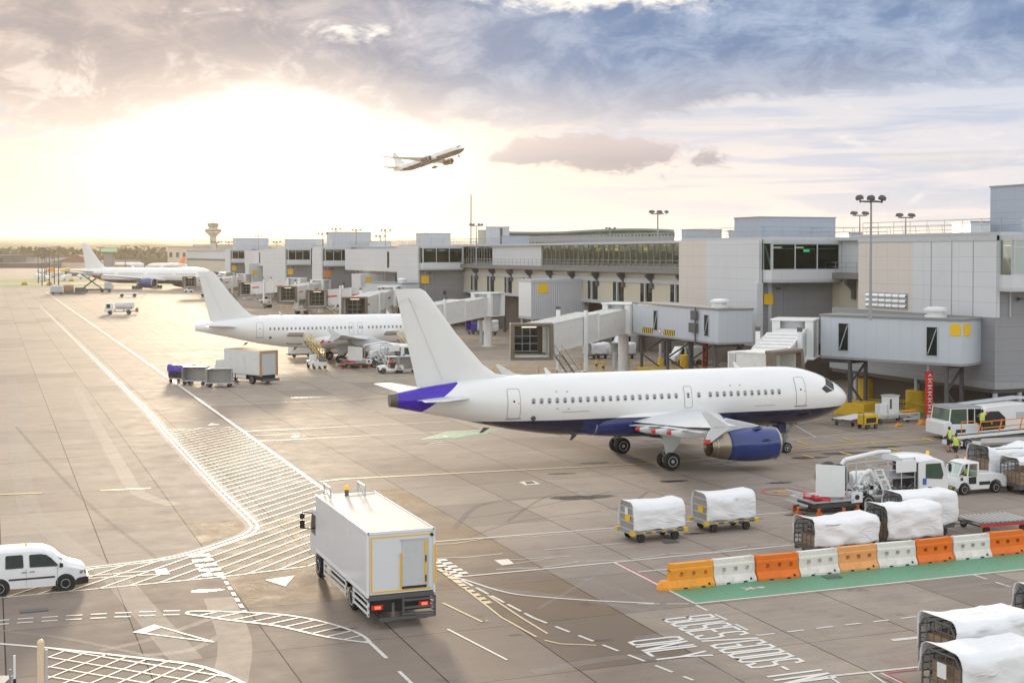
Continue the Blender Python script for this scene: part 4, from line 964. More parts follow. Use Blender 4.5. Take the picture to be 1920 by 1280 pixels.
for y in range(110,330,9): PB(MB().bb(XP+.2,XP+.7,y-.25,y+.25,0,6.7),'column','dgrey')
# roof edge rail
r_=MB(); railing(r_,[(XP-.6,125,15.75),(XP-.6,640,15.75)],1.15,1.7,lean=.25); railing(r_,[(XP+8,88,15.9),(XP+8,640,15.75)],1.15,2.2,lean=-.25); PB(r_,'roof_railing','railp')
# nodes (gate towers)
def node(y0,y1,label_,zb,box,bay,xf=XF,xe=XP+2,cream=None,zt=15.5,sign=True,boxz=18.1,bayn=3,split=None):
    t=thing('gate_tower',label_,'building',(xf,y0,0),0,'gate towers along the pier')
    def B(mb,nm,mt,**k):
        mb.v=[(x-xf,y-y0,z) for x,y,z in mb.v]; return mb.build(nm,M[mt] if isinstance(mt,str) else mt,t,**k)
    ys=y0
    up=MB()
    # west skin thickness and south wall of the lower part (shaded grey cladding)
    if cream:
        B(MB().bb(xf,xf+.35,y0,cream,zb,zt),'west_wall','clad'); B(MB().bb(xf+.02,xf+.35,cream,y1,zb,zt),'west_wall','cladc')
    else: B(MB().bb(xf,xf+.35,y0,y1,zb,zt),'west_wall','clad')
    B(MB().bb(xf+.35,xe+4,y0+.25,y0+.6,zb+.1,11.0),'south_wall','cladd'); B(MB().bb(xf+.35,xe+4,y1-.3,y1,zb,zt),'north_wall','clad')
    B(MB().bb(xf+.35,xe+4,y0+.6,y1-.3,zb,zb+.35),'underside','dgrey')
    B(MB().bb(xf+.3,xe+6,y0-.1,y1,zt,zt+.3),'roof','lgrey')
    # bay with windows on the south face
    bx0,bx1,dep=bay; yb=y0-dep
    B(MB().bb(bx0-.15,bx1,yb,y0+.25,10.95,11.2),'bay_floor','lgrey'); B(MB().bb(bx0,bx1,yb,yb+.15,11.2,12.3),'bay_panel','clad'); B(MB().bb(bx0-.15,bx1,yb-.05,y0+.25,15.1,15.5),'bay_head','lgrey')
    B(MB().bb(bx0-.15,bx0,yb,y0+.25,11.2,12.3),'bay_panel','clad')
    n=bayn; wx=(bx1-bx0-(1.2 if bx1>xe-2 else .3))/n
    for i in range(n):
        a=bx0+wx*i; f=MB(); f.bb(a-.05,a+.07,yb+.0,yb+.12,12.3,15.1); f.bb(a+.07,a+wx-.05,yb,yb+.12,12.3,12.4); f.bb(a+.07,a+wx-.05,yb,yb+.12,15.0,15.1)
        if i==n-1: f.bb(a+wx-.05,a+wx+.07,yb,yb+.12,12.3,15.1)
        w=B(f,'window','lgrey'); g=MB(); g.add([(a+.07-xf,yb+.06-y0,12.4),(a+wx-.05-xf,yb+.06-y0,12.4),(a+wx-.05-xf,yb+.06-y0,15.0),(a+.07-xf,yb+.06-y0,15.0)],[(0,1,2,3)]); g.build('pane',M['pane'],w)
        bar=MB(); bar.bar((a+.1,yb+.35,14.55),(a+wx-.1,yb+.35,14.55),.08,.08)
        B(bar,'blind_rail','lgrey')
    B(MB().bb(bx0+wx*n+.07,bx1,yb,yb+.15,12.3,15.1),'bay_panel','clad')
    f=MB(); f.bb(bx0-.13,bx0-.02,yb+.12,yb+.22,12.3,15.1); f.bb(bx0-.13,bx0-.02,y0-.1,y0+.0,12.3,15.1); w=B(f,'window','lgrey')
    g=MB(); g.add([(bx0-.08-xf,yb+.2-y0,12.3),(bx0-.08-xf,-.05,12.3),(bx0-.08-xf,-.05,15.1),(bx0-.08-xf,yb+.2-y0,15.1)],[(0,1,2,3)]); g.build('pane',M['pane'],w)
    B(MB().bb(xf+1.5,xf+1.62,y0+.12,y0+.25,zb,11.),'downpipe','lgrey'); B(MB().bb(xf+5.2,xf+5.8,y0+.05,y0+.25,6.2,6.9),'wall_vent','dgrey'); B(MB().bb(xf+3.2,xf+3.32,y0+.12,y0+.25,zb,11.),'cable_tray','grey'); B(MB().box((xf+2.4,y0-.05,10.3),(.4,.35,.22)),'wall_lamp','dgrey')
    br=MB(); br.bar((bx0+.05,yb+.3,12.4),(bx0+.05,y0-.1,14.9),.12,.12); B(br,'diagonal_brace','lgrey')
    # room behind the bay
    B(MB().bb(bx1-.12,bx1,yb+.16,y0+3.2,11.2,15.1),'room_end_wall','inwall')
    B(MB().bb(bx0,bx1,y0+3.2,y0+3.4,11.2,15.1),'room_wall','brownw'); B(MB().bb(bx0+.1,bx1,yb+.2,y0+3.2,11.9,12.0),'room_floor','infloor'); B(MB().bb(bx0,bx1,yb+.2,y0+3.2,15.0,15.09),'room_ceiling','inwall')
    l=MB(); l.box((bx0+wx*.8,y0+1,14.7),(1.1,.12,.05)); l.box((bx0+wx*1.8,y0+1,14.7),(1.1,.12,.05)); B(l,'room_lights','lamp')
    if box:
        a,b_,c_,d_=box; B(MB().bb(a,b_,c_,d_,zt+.3,boxz),'plant_room','box' if y0<200 else 'rib'); B(MB().bb(a-.08,b_+.08,c_-.08,d_+.08,boxz,boxz+.12),'plant_room_cap','grey')
    r_=MB(); railing(r_,[(xf+.5,y1,zt+.3),(xf+.5,y0+.1,zt+.3),(xe+5,y0+.1,zt+.3)],1.1,2.2,lean=0); B(r_,'roof_railing','railp')
    return t,B
t,B=node(88.5,107.3,'nearest gate tower at the right edge with white panels and louvre',8.8,(83.2,92,90.2,97.0),(77.0,84,1.6),zt=15.5,boxz=19.9,cream=99.2,bayn=3)
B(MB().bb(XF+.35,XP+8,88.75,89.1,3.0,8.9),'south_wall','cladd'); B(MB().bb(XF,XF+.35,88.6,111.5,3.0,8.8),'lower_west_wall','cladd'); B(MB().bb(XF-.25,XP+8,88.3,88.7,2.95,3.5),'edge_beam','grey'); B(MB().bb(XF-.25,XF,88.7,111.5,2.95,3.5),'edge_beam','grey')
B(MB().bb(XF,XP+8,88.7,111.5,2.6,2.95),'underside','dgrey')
B(MB().bb(XF+2.9,XF+3.3,93,111.0,0,2.6),'brick_wall','brick'); B(MB().bb(XF+3.3,XP+8,92.6,93,0,2.6),'brick_wall','brick')
for q in((76.9,88.9),(76.9,98.8),(79.4,88.9),(81.8,88.9),(76.9,108)): B(MB().tube((q[0],q[1],0),(q[0],q[1],2.6),.2,12),'column','lgrey',smooth=True)
lv=MB(); lvb=MB(); lvb.bb(XF-.05,XF+.0,99.9,106,9.0,10.45)
for i in range(3):
    for j in range(6): 
        y=100.0+j*1.0; z=9.1+i*.46; lv.add([(XF-.05,y+.05,z),(XF-.05,y+.95,z),(XF-.22,y+.95,z+.12),(XF-.22,y+.05,z+.12),(XF-.06,y+.05,z+.34),(XF-.06,y+.95,z+.34)],[(0,1,2,3),(3,2,5,4)])
B(lvb,'louvre_recess','grey'); B(lv,'louvre','white')
j_=MB(); 
for y in(91.3,94,96.7): j_.bb(XF-.03,XF,y-.03,y+.03,8.8,15.5)
B(j_,'panel_joints','grey'); B(MB().bb(XF-.06,XF+.3,88.5,107.3,15.1,15.5),'parapet','lgrey')
B(MB().bb(XP-2,XP+.4,108.5,110.5,11.6,11.9),'fire_escape_landing','railp')
t,B=node(124.9,142.9,'gate tower with blue-grey plant room above three green windows, right of the glazed gallery',4.1,(79.2,89,129,134.5),(77.2,85.8,1.7),cream=136.3,boxz=18.0)
B(MB().bb(XF+.6,XF+1.7,124.85,125.1,8.6,9.7),'wall_sign','sign_y'); B(MB().bb(XF+1.2,XF+1.6,124.95,125.2,4.1,11.),'downpipe','lgrey')
B(MB().bb(XF+2.5,XP+6,127,127.4,0,4.1),'brick_wall','brick')
B(MB().bb(XF-.45,XF+.3,124.6,125.4,4.1,10.9),'corner_pier','clad')
B(MB().box((XP-5,126.2,14.2),(.1,.1,.01)),'exit_sign_bracket','grey'); B(MB().box((83.2,126.0,14.35),(.7,.06,.26)),'exit_sign','signlamp')
for yy,lab,zz,bx,y1,bn in((247.9,'gate tower with low plant room and four windows, left of the glazed gallery',4.1,(80,85.3,254,260),262,3),(328,'gate tower with tall white plant room, fourth along the pier',4.1,(80,90,331,337),338.6,3),(372,'gate tower with square beige plant room, fifth along the pier',4.1,(79,89,378,384),384,3),(464,'farthest gate tower beside the control tower',4.1,(80,91,470,478),474,3)):
    t,B=node(yy,y1,lab,zz,bx,(77.2,85.3 if yy<300 else 83.5,1.7),boxz=18. if yy in(247.9,372) else 19.4,bayn=bn)
    B(MB().bb(XF+.7,XF+2.2,yy-.06,yy+.24,8.3,9.9),'wall_sign','sign_y' if yy!=328 else 'orange')
# overhead links and northern walls
for y0,y1,lab,xw in((262.5,318,'white enclosed corridor linking the towers behind the blue-engined airliner tail',80.),(410,455,'pale enclosed corridor near the farthest tower',80)):
    t=thing('overhead_corridor',lab,'corridor',(xw,y0,0)); MB().bb(0,4,0,y1-y0,10.2,15.2).build('corridor_wall',M['clad'],t); g=MB()
    for i in range(2): g.bb(-.03,0,8+i*9,9.6+i*9,11,14.5)
    g.build('slit_window',M['glass'],t); l=MB()
    for y in(4,26,44): l.tube((1,y,0),(1,y,10.2),.18,8); l.bar((1,y,4),(1,y+5,10),.15,.15); l.bar((1,y,4),(1,y-3,10),.15,.15)
    l.build('trestle',M['lgrey'],t)
for y0,y1,x0,z1,lab in((386,412,78,15.3,'plain pale wall block between the far gate towers'),(292,300,77.,9.5,'small white stair block with yellow notice by the pier'),(430,437,77,11,'white box-shaped stair block far along the pier')):
    t=thing('stair_block',lab,'building',(x0,y0,0)); MB().bb(0,8,0,y1-y0,0 if y0!=386 else 4,z1).build('wall',M['clad'],t); MB().bb(1,2.6,-.04,0,7.3,8.8).build('wall_sign',M['sign_y'],t)
# ribbed annex in the middle with third bridge
t=thing('ribbed_annex','ribbed grey metal annex with yellow square notice standing in front of the pier','building',(77.4,191.8,0))
MB().bb(0,9.,0,5,4.4,9.6).build('wall',M['rib'],t); MB().bb(-.1,9.1,-.1,5.1,9.6,10.1).build('roof',M['lgrey'],t); MB().bb(-.15,9.1,-.12,5,4.0,4.4).build('edge_beam',M['lgrey'],t)
MB().bb(-.06,0,0,5.1,4.4,9.6).build('west_wall',M['white'],t); MB().bb(1.1,2.7,-.05,0,8.0,9.4).build('wall_sign',M['sign_y'],t)
for q in((.3,.3),(8.6,.3),(.3,4.6)): MB().tube((q[0],q[1],0),(q[0],q[1],4),.2,8).build('column',M['lgrey'],t)
# terminal hall with the wavy roof behind
def Dz(px,py,d): 
    r=ray(px,py); dd=r[0]*math.sin(TH)+r[1]*math.cos(TH); t_=d/dd; return Vector((r[0]*t_,r[1]*t_,HC+r[2]*t_))
t=thing('terminal_hall','distant glazed terminal hall with long wavy roof seen over the gallery roof','building',Dz(950,476,330)*1.0)
o0=Vector(t.location); 
prof=[(950,434),(1000,434.5),(1050,434),(1100,431),(1150,428.5),(1200,428),(1250,429.5),(1290,433),(1340,438)]
rf=MB(); wl=MB(); vs=[];
for px,py in prof:
    a=Dz(px,py,330); b=a+Vector((18,38,0)); vs += [a-o0,b-o0,(a-o0)-Vector((0,0,.5)),(b-o0)-Vector((0,0,.5))]
n=len(prof); rf.add([tuple(v_) for v_ in vs],[f for i in range(n-1) for f in((4*i,4*i+4,4*i+5,4*i+1),(4*i+2,4*i+3,4*i+7,4*i+6),(4*i,4*i+2,4*i+6,4*i+4),(4*i+1,4*i+5,4*i+7,4*i+3))])
rf.build('roof',M['grey'],t)
M['hallglass']=mat('green_hall_glazing',(.10,.17,.07),.15,var=.75,scale=.5,stretch=(1,1,.6),dirt=.5,dcol=(.30,.36,.28))
vs=[]
for px,py in prof:
    a=Dz(px,py+3.5,331)-o0; vs += [a,Vector((a.x,a.y,0))]
wl.add([tuple(v_) for v_ in vs],[(2*i,2*i+1,2*i+3,2*i+2) for i in range(n-1)]); wl.build('glass_wall',M['hallglass'],t)
mu=MB()
for i in range(60):
    px=952+i*6.4; a=Dz(px,445,330.2)-o0; mu.bar((a.x,a.y,0),(a.x,a.y,4.6 if 1110<px<1270 else 3.8),.15,.15)
mu.build('mullions',M['lgrey'],t)
a=Dz(950,444.5,326)-o0; b=Dz(1340,446,326)-o0; m_=MB(); m_.bar(a,b,3,.5); m_.bar(Dz(950,450,322)-o0,Dz(1340,451,322)-o0,3,1.0); m_.build('canopy_edge',M['grey'],t)
# roof-top blocks
def block(lab,px0,px1,py,d,dep=8,mt='rib',z0=15.5,name='roof_plant'):
    a=Dz(px0,py,d); b=Dz(px1,py,d); w=(b-a).length; t=thing(name,lab,'rooftop unit',(a.x,a.y,z0),-TH); MB().bb(0,w,0,dep,0,a.z-z0).build('casing',M[mt],t); MB().bb(-.08,w+.08,-.08,dep+.08,a.z-z0,a.z-z0+.12).build('cap',M['grey'],t); return t
t=block('white ribbed roof plant beside the glazed gallery with a dark stripe',911,955,426,285); MB().bb(4.0-1.0,4.0-.5,-.04,0,0,3.9).build('stripe',M['dgrey'],t)
block('low grey roof plant in front of the white ribbed one',941,992,443,255,6,'box'); block('cream roof plant left of the white ribbed one',896,912,432,288,6,'cream')
block('dark blue-grey low roof plant left of the large blue-grey plant room',1278,1353,431.5,205,9,'box'); block('small grey roof plant next to the blue-grey plant room',1366,1390,433,208,6,'lgrey')
block('low white roof plant between the far towers',693,728,453,330,6,'clad'); block('small pale roof plant against the farthest tower plant',472,486,452,500,8,'clad'); block('low white block beside the nearest tower plant room',1820,1856,417,118,5,'clad'); block('small grey vent box on the roof near the right lamp mast',1592,1617,438,150,4,'lgrey')
# ================================================================ fixed links
def fixed_link(lab,p0,p1,wid,z0,z1,windows,signs=(),mt='cladl'):
    """box corridor; p0->p1 is the face towards the apron, depth wid to the right of travel"""
    a=Vector(p0);b=Vector(p1);L_=(b-a).length; rz=math.atan2(b.y-a.y,b.x-a.x)
    t=thing('fixed_link',lab,'walkway',(a.x,a.y,0),rz)
    MB().bb(0,L_,-wid,0,z0,z1).build('shell',M[mt],t,bevel=.03); MB().bb(-.1,L_+.1,-wid-.1,.1,z1,z1+.18).build('roof',M['roof'],t); MB().bb(-.05,L_+.05,-wid-.05,.06,z0-.18,z0).build('floor_edge',M['grey'],t)
    for x in windows:
        f=MB(); f.bb(x-.55,x-.47,.0,.07,z0+.5,z1-.5); f.bb(x+.47,x+.55,.0,.07,z0+.5,z1-.5); f.bb(x-.47,x+.47,.0,.07,z1-.58,z1-.5); f.bb(x-.47,x+.47,.0,.07,z0+.5,z0+.58); w=f.build('window',M['lgrey'],t)
        MB().add([(x-.47,.03,z0+.58),(x+.47,.03,z0+.58),(x+.47,.03,z1-.58),(x-.47,.03,z1-.58)],[(0,1,2,3)]).build('pane',M['glass'],w); s=MB(); s.bar((x-.4,.05,z1-.7),(x+.35,.05,z0+.7),.1,.05); s.build('brace',M['lgrey'],w)
    MB().lathe([(.9,0),(.9,.18),(.7,.22),(.7,.45),(1.0,.5),(1.0,.72),(.6,.85),(.05,.9)],(3.2,-wid*.5,z1+.18),'z',20,0,True).build('roof_vent',M['white'],t,smooth=True)
    return t,L_
M['cladl']=panelmat('blue_white_link_cladding',(.52,.56,.61),1.1,20,.4,line=.8,lw=.03)
t,L_=fixed_link('grey enclosed walkway with two yellow notices at its near corner, ahead of the blue-engined nose',(73.5,88.9),(68.2,101.0),3.4,5.05,8.55,(2.6,10.9))
MB().bb(.1,1.0,.0,.04,7.35,8.3).build('notice',M['sign_y'],t); MB().bb(-.05,0,-1.4,-.3,7.35,8.3).build('notice',M['sign_y'],t)
def trestle(t,x,y,z1,w=2.6,ztop=None,barrel=True):
    l=MB(); 
    for q in(-w/2,w/2): l.bb(x-.13,x+.13,y+q-.13,y+q+.13,0,z1)
    l.bar((x,y-w/2,.6),(x,y+w/2,z1*.55),.14,.14); l.bar((x,y+w/2,z1*.55),(x,y-w/2,z1-.4),.14,.14); l.bb(x-.2,x+.2,y-w/2-.3,y+w/2+.3,z1-.3,z1); l.build('trestle',M['dgrey'],t)
for x in(1.5,10.5): trestle(t,x,-1.7,4.87)
l=MB(); l.bb(10.3,13.5,-2.8,-.6,4.5,4.87); l.build('head_beam',M['dgrey'],t)
MB().bb(9,12,-3,-.2,0,1.1).build('yellow_block',M['yellow'],t,bevel=.05)
t2,L2=fixed_link('grey enclosed walkway with black and yellow stripes, beside the middle telescopic bridge',(68.8,119.9),(68.9,139.5),4.0,5.0,8.3,(2.4,13.9))
for a in(8.6,12.6-1.8):pass
s=MB(); bk=MB()
for x0 in(9.4,14.6):
    MB().bb(x0,x0+2.6,.0,.02,5.15,5.75).build('stripe_panel',M['black'],t2)
    for i in range(5): s.add([(x0+.05+i*.52,.028,5.17),(x0+.30+i*.52,.028,5.17),(x0+.50+i*.52,.028,5.73),(x0+.25+i*.52,.028,5.73)],[(0,1,2,3)])
s.build('yellow_stripes',M['sign_y'],t2)
mb=MB(); mb.tube((12.9,0,5.5),(12.9,.04,5.5),.32,16); mb.build('speed_sign_rim',M['red'],t2); mb=MB(); mb.tube((12.9,0.02,5.5),(12.9,.05,5.5),.25,16); mb.build('speed_sign',M['white'],t2)
mb=MB(); mb.box((4.6,.3,7.6),(1.1,.25,1.0)); mb.box((4.8,.3,6.3),(1.4,.3,1.0)); mb.bar((4.5,.2,8.4),(4.5,.2,4.5),.12,.12); mb.build('docking_display',M['dgrey'],t2)
for x in(1.5,7.,12,18.4): trestle(t2,x,-2,4.8,3.)
MB().bb(13,19,-3.4,-.2,0,1.15).build('yellow_block',M['yellow'],t2,bevel=.05)
t3,_=fixed_link('pale walkway box with round roof vent by the third gate tower',(73,246),(70,262),3.4,5,8.3,(5,))
# ================================================================ telescopic jet bridges
def jet_bridge(lab,rot,cab,zr=4.9,zc_=3.6,mouth=PI*1.2,wh=.72,red=False,wheels=None,glass=False,sides='dwhite',mast=(.60,.86),open_=True,hb=2.7,stair=True):
    r=Vector((rot[0],rot[1],0)); c_=Vector((cab[0],cab[1],0)); v=c_-r; L_=v.length; rz=math.atan2(v.y,v.x)
    t=thing('jet_bridge',lab,'boarding bridge',(r.x,r.y,0),rz,'telescopic boarding bridges')
    S_=M[sides]
    # rotunda: drum with slatted curtain between white posts
    MB().lathe([(1.75,zr),(1.75,zr+3.1)],(0,0,0),'z',20,0,True).build('rotunda_curtain',M['lgrey'],t,smooth=True)
    p=MB()
    for a in(.6,-.6): p.bb(1.35,2.0,a*2.4-.35,a*2.4+.35,zr-.15,zr+3.15)
    p.bb(-2.1,-1.2,-1.75,1.75,zr-.1,zr+3.2); p.bb(-1.9,2.1,-1.9,1.9,zr+3.1,zr+3.28); p.bb(-1.9,2.1,-1.9,1.9,zr-.28,zr-.1); p.build('rotunda_frame',M['white'],t,bevel=.04)
    col=MB(); col.tube((0,0,0),(0,0,zr-.2),.62,20); col.tube((0,0,0),(0,0,.12),.9,20); col.build('column',M['white'],t,smooth=True,ang=40)
    e=MB(); e.box((.1,-1.1,1.4),(.5,.35,1.9)); e.build('junction_box',M['lgrey'],t)
    # tunnels
    def tun(x0,x1,w,h,mt,nm):
        z=lambda x:zr+(zc_-zr)*(x/L_)
        mb=MB(); A=[(x0,z(x0)),(x1,z(x1)),(x1,z(x1)+h),(x0,z(x0)+h)]
        mb.prism(A,-w/2,w/2); o=mb.build(nm,mt,t,bevel=.03)
        if nm=='tunnel_collar': return o
        k=MB(); 
        for q in(-1,1):
            k.bar((x0,q*w/2,z(x0)+h+.03),(x1,q*w/2,z(x1)+h+.03),.10,.10); k.bar((x0,q*w/2,z(x0)-.02),(x1,q*w/2,z(x1)-.02),.12,.16)
        n=int((x1-x0)/1.3)
        for i in range(n):
            x=x0+(i+.5)*(x1-x0)/n; k.box((x,0,z(x)+h+.06),(.12,w*.9,.12))
        k.build('tunnel_rail',M['dwhite'],o)
        if glass:
            for q in(-1,1):
                g=MB(); g.add([(x0+.3,q*(w/2+.01),z(x0)+.35),(x1-.3,q*(w/2+.01),z(x1)+.35),(x1-.3,q*(w/2+.01),z(x1)+h-.25),(x0+.3,q*(w/2+.01),z(x0)+h-.25)],[(0,1,2,3)]); g.build('side_glazing',M['bglass'],o)
                f=MB(); m_=int((x1-x0)/1.6)
                for i in range(m_+1): 
                    x=x0+.3+(x1-x0-.6)*i/m_; f.bar((x,q*(w/2+.03),z(x)+.3),(x,q*(w/2+.03),z(x)+h-.2),.07,.05)
                f.build('mullions',M['white'],o)
        if red:
            for q in(-1,1):
                g=MB(); xa=x0+.25*(x1-x0) if nm=='inner_tunnel' else x1-2.6; g.add([(xa,q*(w/2+.012),z(xa)+h*.50),(xa+2,q*(w/2+.012),z(xa+2)+h*.50),(xa+2,q*(w/2+.012),z(xa+2)+h*.62),(xa,q*(w/2+.012),z(xa)+h*.62)],[(0,1,2,3)]); g.build('red_stripe',M['red'],o)
        return o
    xm=L_*.42
    tun(1.9,xm+1.5,2.5,hb-.05,S_,'inner_tunnel'); tun(xm,L_-1.6,2.9,hb+.25,S_,'outer_tunnel')
    tun(xm-.15,xm+.1,3.05,hb+.35,M['white'],'tunnel_collar')
    # cab: turned box with an open mouth and a bellows frame
    cb=bpy.data.objects.new('cab',None); COL.objects.link(cb); cb.parent=t; cb.location=(L_,0,zc_); cb.rotation_euler=(0,0,mouth-rz)
    w=1.9; h=3.0
    sh=MB(); sh.bb(-1.6,1.5,-w,-w+.12,0,h); sh.bb(-1.6,1.5,w-.12,w,0,h); sh.bb(-1.7,1.5,-w,w,h,h+.15); sh.bb(-1.7,1.5,-w,w,-.2,0); sh.bb(-1.7,-1.6,-w,w,0,h); sh.build('cab_shell',M['dwhite'],cb,bevel=.03)
    dr=MB(); dr.prism([(-1.7-1.5*math.cos(a),1.85*math.sin(a)) for a in [PI*i/12-PI/2 for i in range(13)]],0,h,'z'); dr.build('cab_drum',M['lgrey'],cb,smooth=True,ang=50)
    iw=MB(); iw.bb(-1.0,-.9,-w+.15,w-.15,0.02,h-.02); iw.build('inner_wall',M['inwall'],cb)
    wg=MB(); fr=MB()
    for i in range(3):
        for j in range(3):
            y=-1.45+i*.82; z=.35+j*.78; wg.bb(-.9,-.885,y,y+.74,z,z+.68); fr.bar((-.87,y-.04,z-.05),(-.87,y+.78,z-.05),.05,.05); fr.bar((-.87,y-.04,z-.05),(-.87,y-.04,z+.72),.05,.05)
    wg.build('inner_glazing',M['glass'],cb); fr.build('glazing_bars',M['lgrey'],cb)
    mo=MB(); 
    for q in(-1,1): mo.prism([(1.3,-.35),(2.0,-.45),(2.15,h*.5),(2.0,h+.2),(1.3,h+.25)],q*(w+.12)-.2,q*(w+.12)+.2)
    mo.prism([(1.2,h+.05),(2.0,h),(2.0,h+.3),(1.2,h+.35)],-w-.3,w+.3); mo.prism([(1.2,-.4),(2.1,-.45),(2.1,-.2),(1.2,-.15)],-w-.3,w+.3); mo.build('bellows',M['canopy'],cb,bevel=.08)
    MB().box((.3,-.1,h-.15),(.12,1.5,.07)).build('ceiling_lamp',M['lamp'],cb)
    # drive column, wheels, stair
    xw=L_*wh; zt=zr+(zc_-zr)*wh
    ms=MB()
    for q in(-1,1): ms.bb(xw-.17,xw+.17,q*1.72-.17,q*1.72+.17,1.2,zt+hb+1.0)
    ms.bb(xw-.25,xw+.25,-1.9,1.9,zt-.5,zt-.2); ms.build('lift_column',M['white'],t); cp=MB()
    for q in(-1,1):
        MB().bb(xw-.2,xw+.2,q*1.72-.2,q*1.72+.2,zt+hb+1.0,zt+hb+1.35).build('column_cap',M['dgrey'],t); MB().bb(xw-.13,xw+.13,q*1.72-.13,q*1.72+.13,.9,1.9).build('column_foot',M['dgrey'],t)
    ax=MB(); ax.bb(xw-.5,xw+.5,-1.5,1.5,.75,1.25); ax.bb(xw-.3,xw+.7,-.5,.5,1.25,1.8); ax.build('drive_bogie',M['dwhite'],t,bevel=.03)
    for q in(-1.35,-.85,.85,1.35):
        wl=MB(); wl.lathe([(.28,-.17),(.5,-.17),(.56,-.1),(.56,.1),(.5,.17),(.28,.17)],(xw,q,.56),'y',20,0,True); wl.build('drive_wheel',M['rubber'],t,smooth=True,ang=40)
    if stair:
        st=MB(); x0,z0=L_-2.2,zc_-.1; x1,z1=L_-2.2-4.2,.3
        for q in(1.7,2.6): st.bar((x0,q,z0),(x1,q,z1),.06,.2); st.path([(x0,q,z0+1),(x1,q,z1+1)],.03); st.path([(x0,q,z0),(x0,q,z0+1)],.03); st.path([(x1,q,z1),(x1,q,z1+1)],.03)
        for i in range(14): a=i/13; st.box((x0+(x1-x0)*a,2.15,z0+(z1-z0)*a),(.28,.9,.04))
        st.bb(x0,x0+1.3,1.6,2.7,zc_-.15,zc_-.1); st.build('service_stair',M['steel'],t)
    return t
M['canopy']=mat('worn_brown_bellows',(.16,.13,.10),.8,dirt=.3); M['bglass']=mat('blue_green_side_glass',(.16,.27,.26),.1,spec=.7,var=.3,scale=.6)
jet_bridge('white glass-sided boarding bridge sloping down behind the blue-engined airliner nose',(67.2,103.4),(56.9,91.6),5.0,3.25,PI*1.5+.45,.62,glass=True,sides='white',stair=False)
jet_bridge('boarding bridge with a brown open mouth, just right of the closest airliner fin',(69.6,143.5),(52.2,129.8),5.0,3.6,PI*1.42,.58)
jet_bridge('plain white boarding bridge that ends behind the large fin, ahead of the ribbed annex',(70.4,192),(54.5,180),4.9,3.5,PI*1.4,.7)
far=[((71.,248),(667,566),185+25,'boarding bridge with red stripe and brown mouth, directly left of the large fin'),((74,268),(596,553),0,'boarding bridge with lit mouth and red stripes, second left of the large fin'),((74,318),(541,545),0,'boarding bridge with barred cab window, third left of the large fin'),((74,345),(465,535),0,'boarding bridge with lit mouth above the white aeroplane tail'),((74,420),(405,530),0,'farther boarding bridge behind the white aeroplane tail'),((74,455),(357,525),0,'farthest boarding bridge beside the wide-body nose')]
for (rt,(px,py),_,lab) in far:
    # cab floor about 3.6 m up, seen at py+13
    zc__=3.6; d=None; x,y=G(px,py+ {667:26,596:20,541:18,465:17,405:12,357:12}[px],3.4)
    jet_bridge(lab,rt,(x,y),4.6,3.4,PI*1.38,.6,red=True)
# ================================================================ masts, fences, barrels
def mast(lab,base,h,heads=4,r=.16,grp='floodlight masts on the pier side',sc=1.,spread=1.1):
    t=thing('floodlight_mast',lab,'lamp mast',base,0,grp); MB().tube((0,0,0),(0,0,h),r,10,0,r*.55).build('pole',M['dgrey' if base[1]>500 else 'grey'],t,smooth=True)
    cr=MB(); cr.bar((-spread*.8,0,h),(spread*.8,0,h),.12*sc,.12*sc); cr.bar((0,-spread*.6,h),(0,spread*.6,h),.1*sc,.1*sc); cr.build('crossarm',M['dgrey'],t)
    for i in range(heads):
        a=-TH*0+(-spread+2*spread*i/max(1,heads-1)); y=(.5 if i%2 else -.4)*spread
        sc_=sc*.78; hd=MB().at(a,y*.6,h+.25*sc,ry=.25*(1 if a>0 else -1)); hd.bb(-.3*sc_,.3*sc_,-.28*sc_,.28*sc_,-.14*sc_,.16*sc_); hd.bb(-.22*sc_,.22*sc_,-.2*sc_,.2*sc_,.16*sc_,.28*sc_); hd.bb(-.05,.05,-.05,.05,-.35*sc,-.14*sc); hd.build('floodlight',M['dgrey'],t,bevel=.03)
def mastpx(lab,px,pyb,pyt,d,heads=4,z0=None,**k):
    b=Dz(px,pyb,d); tp=Dz(px,pyt,d); mast(lab,(b.x,b.y,b.z),tp.z-b.z,heads,**k)
mastpx('tall floodlight mast with three lamp clusters standing before the nearest gate tower',1632,600,378,104,6,spread=1.3,r=.13)
mastpx('floodlight mast with lamp clusters rising from the gallery balcony',1233,515,401,188,5,spread=1.2,r=.17)
mastpx('floodlight mast at the left end of the glazed gallery',893,497,424,245,4,spread=1.2,r=.15); mastpx('short roof lamp with twin heads left of the tallest mast',1612,438,404,160,4,spread=1.2,r=.10); mastpx('short roof lamp with offset heads right of the tallest mast',1698,441,408,150,4,spread=1.2,r=.11)
for lab,px,a,b,d in(('roof lamp above the wavy hall roof',1144,452,430,300),('thin roof lamp right of the tall far plant room',668,458,433,330),('twin-headed roof lamp between far towers',723,497,434,300),('short roof lamp left of the twin-headed one',713,453,445,300),('roof lamp left of the tall far plant room',605,462,440,320),('tiny roof lamp on the tall far plant room',630,436,431,330),('roof lamp on the farthest tower roof',485,500,443,430),('low roof lamp left of the farthest tower',429,462,455,430),('small roof lamp between the two far plant rooms',519,462,455,400)):
    mastpx(lab,px,a,b,d,3,spread=1.0,r=.14)
b=Dz(883,455,420); t=thing('radio_mast','thin lattice radio mast rising behind the pier roof','mast',(b.x,b.y,0)); m_=MB(); tz=Dz(883,365,420).z
for q in((-.3,-.2),(.3,-.2),(0,.3)): m_.bar((q[0],q[1],0),(q[0]*.4,q[1]*.4,tz),.14,.14)
z=12
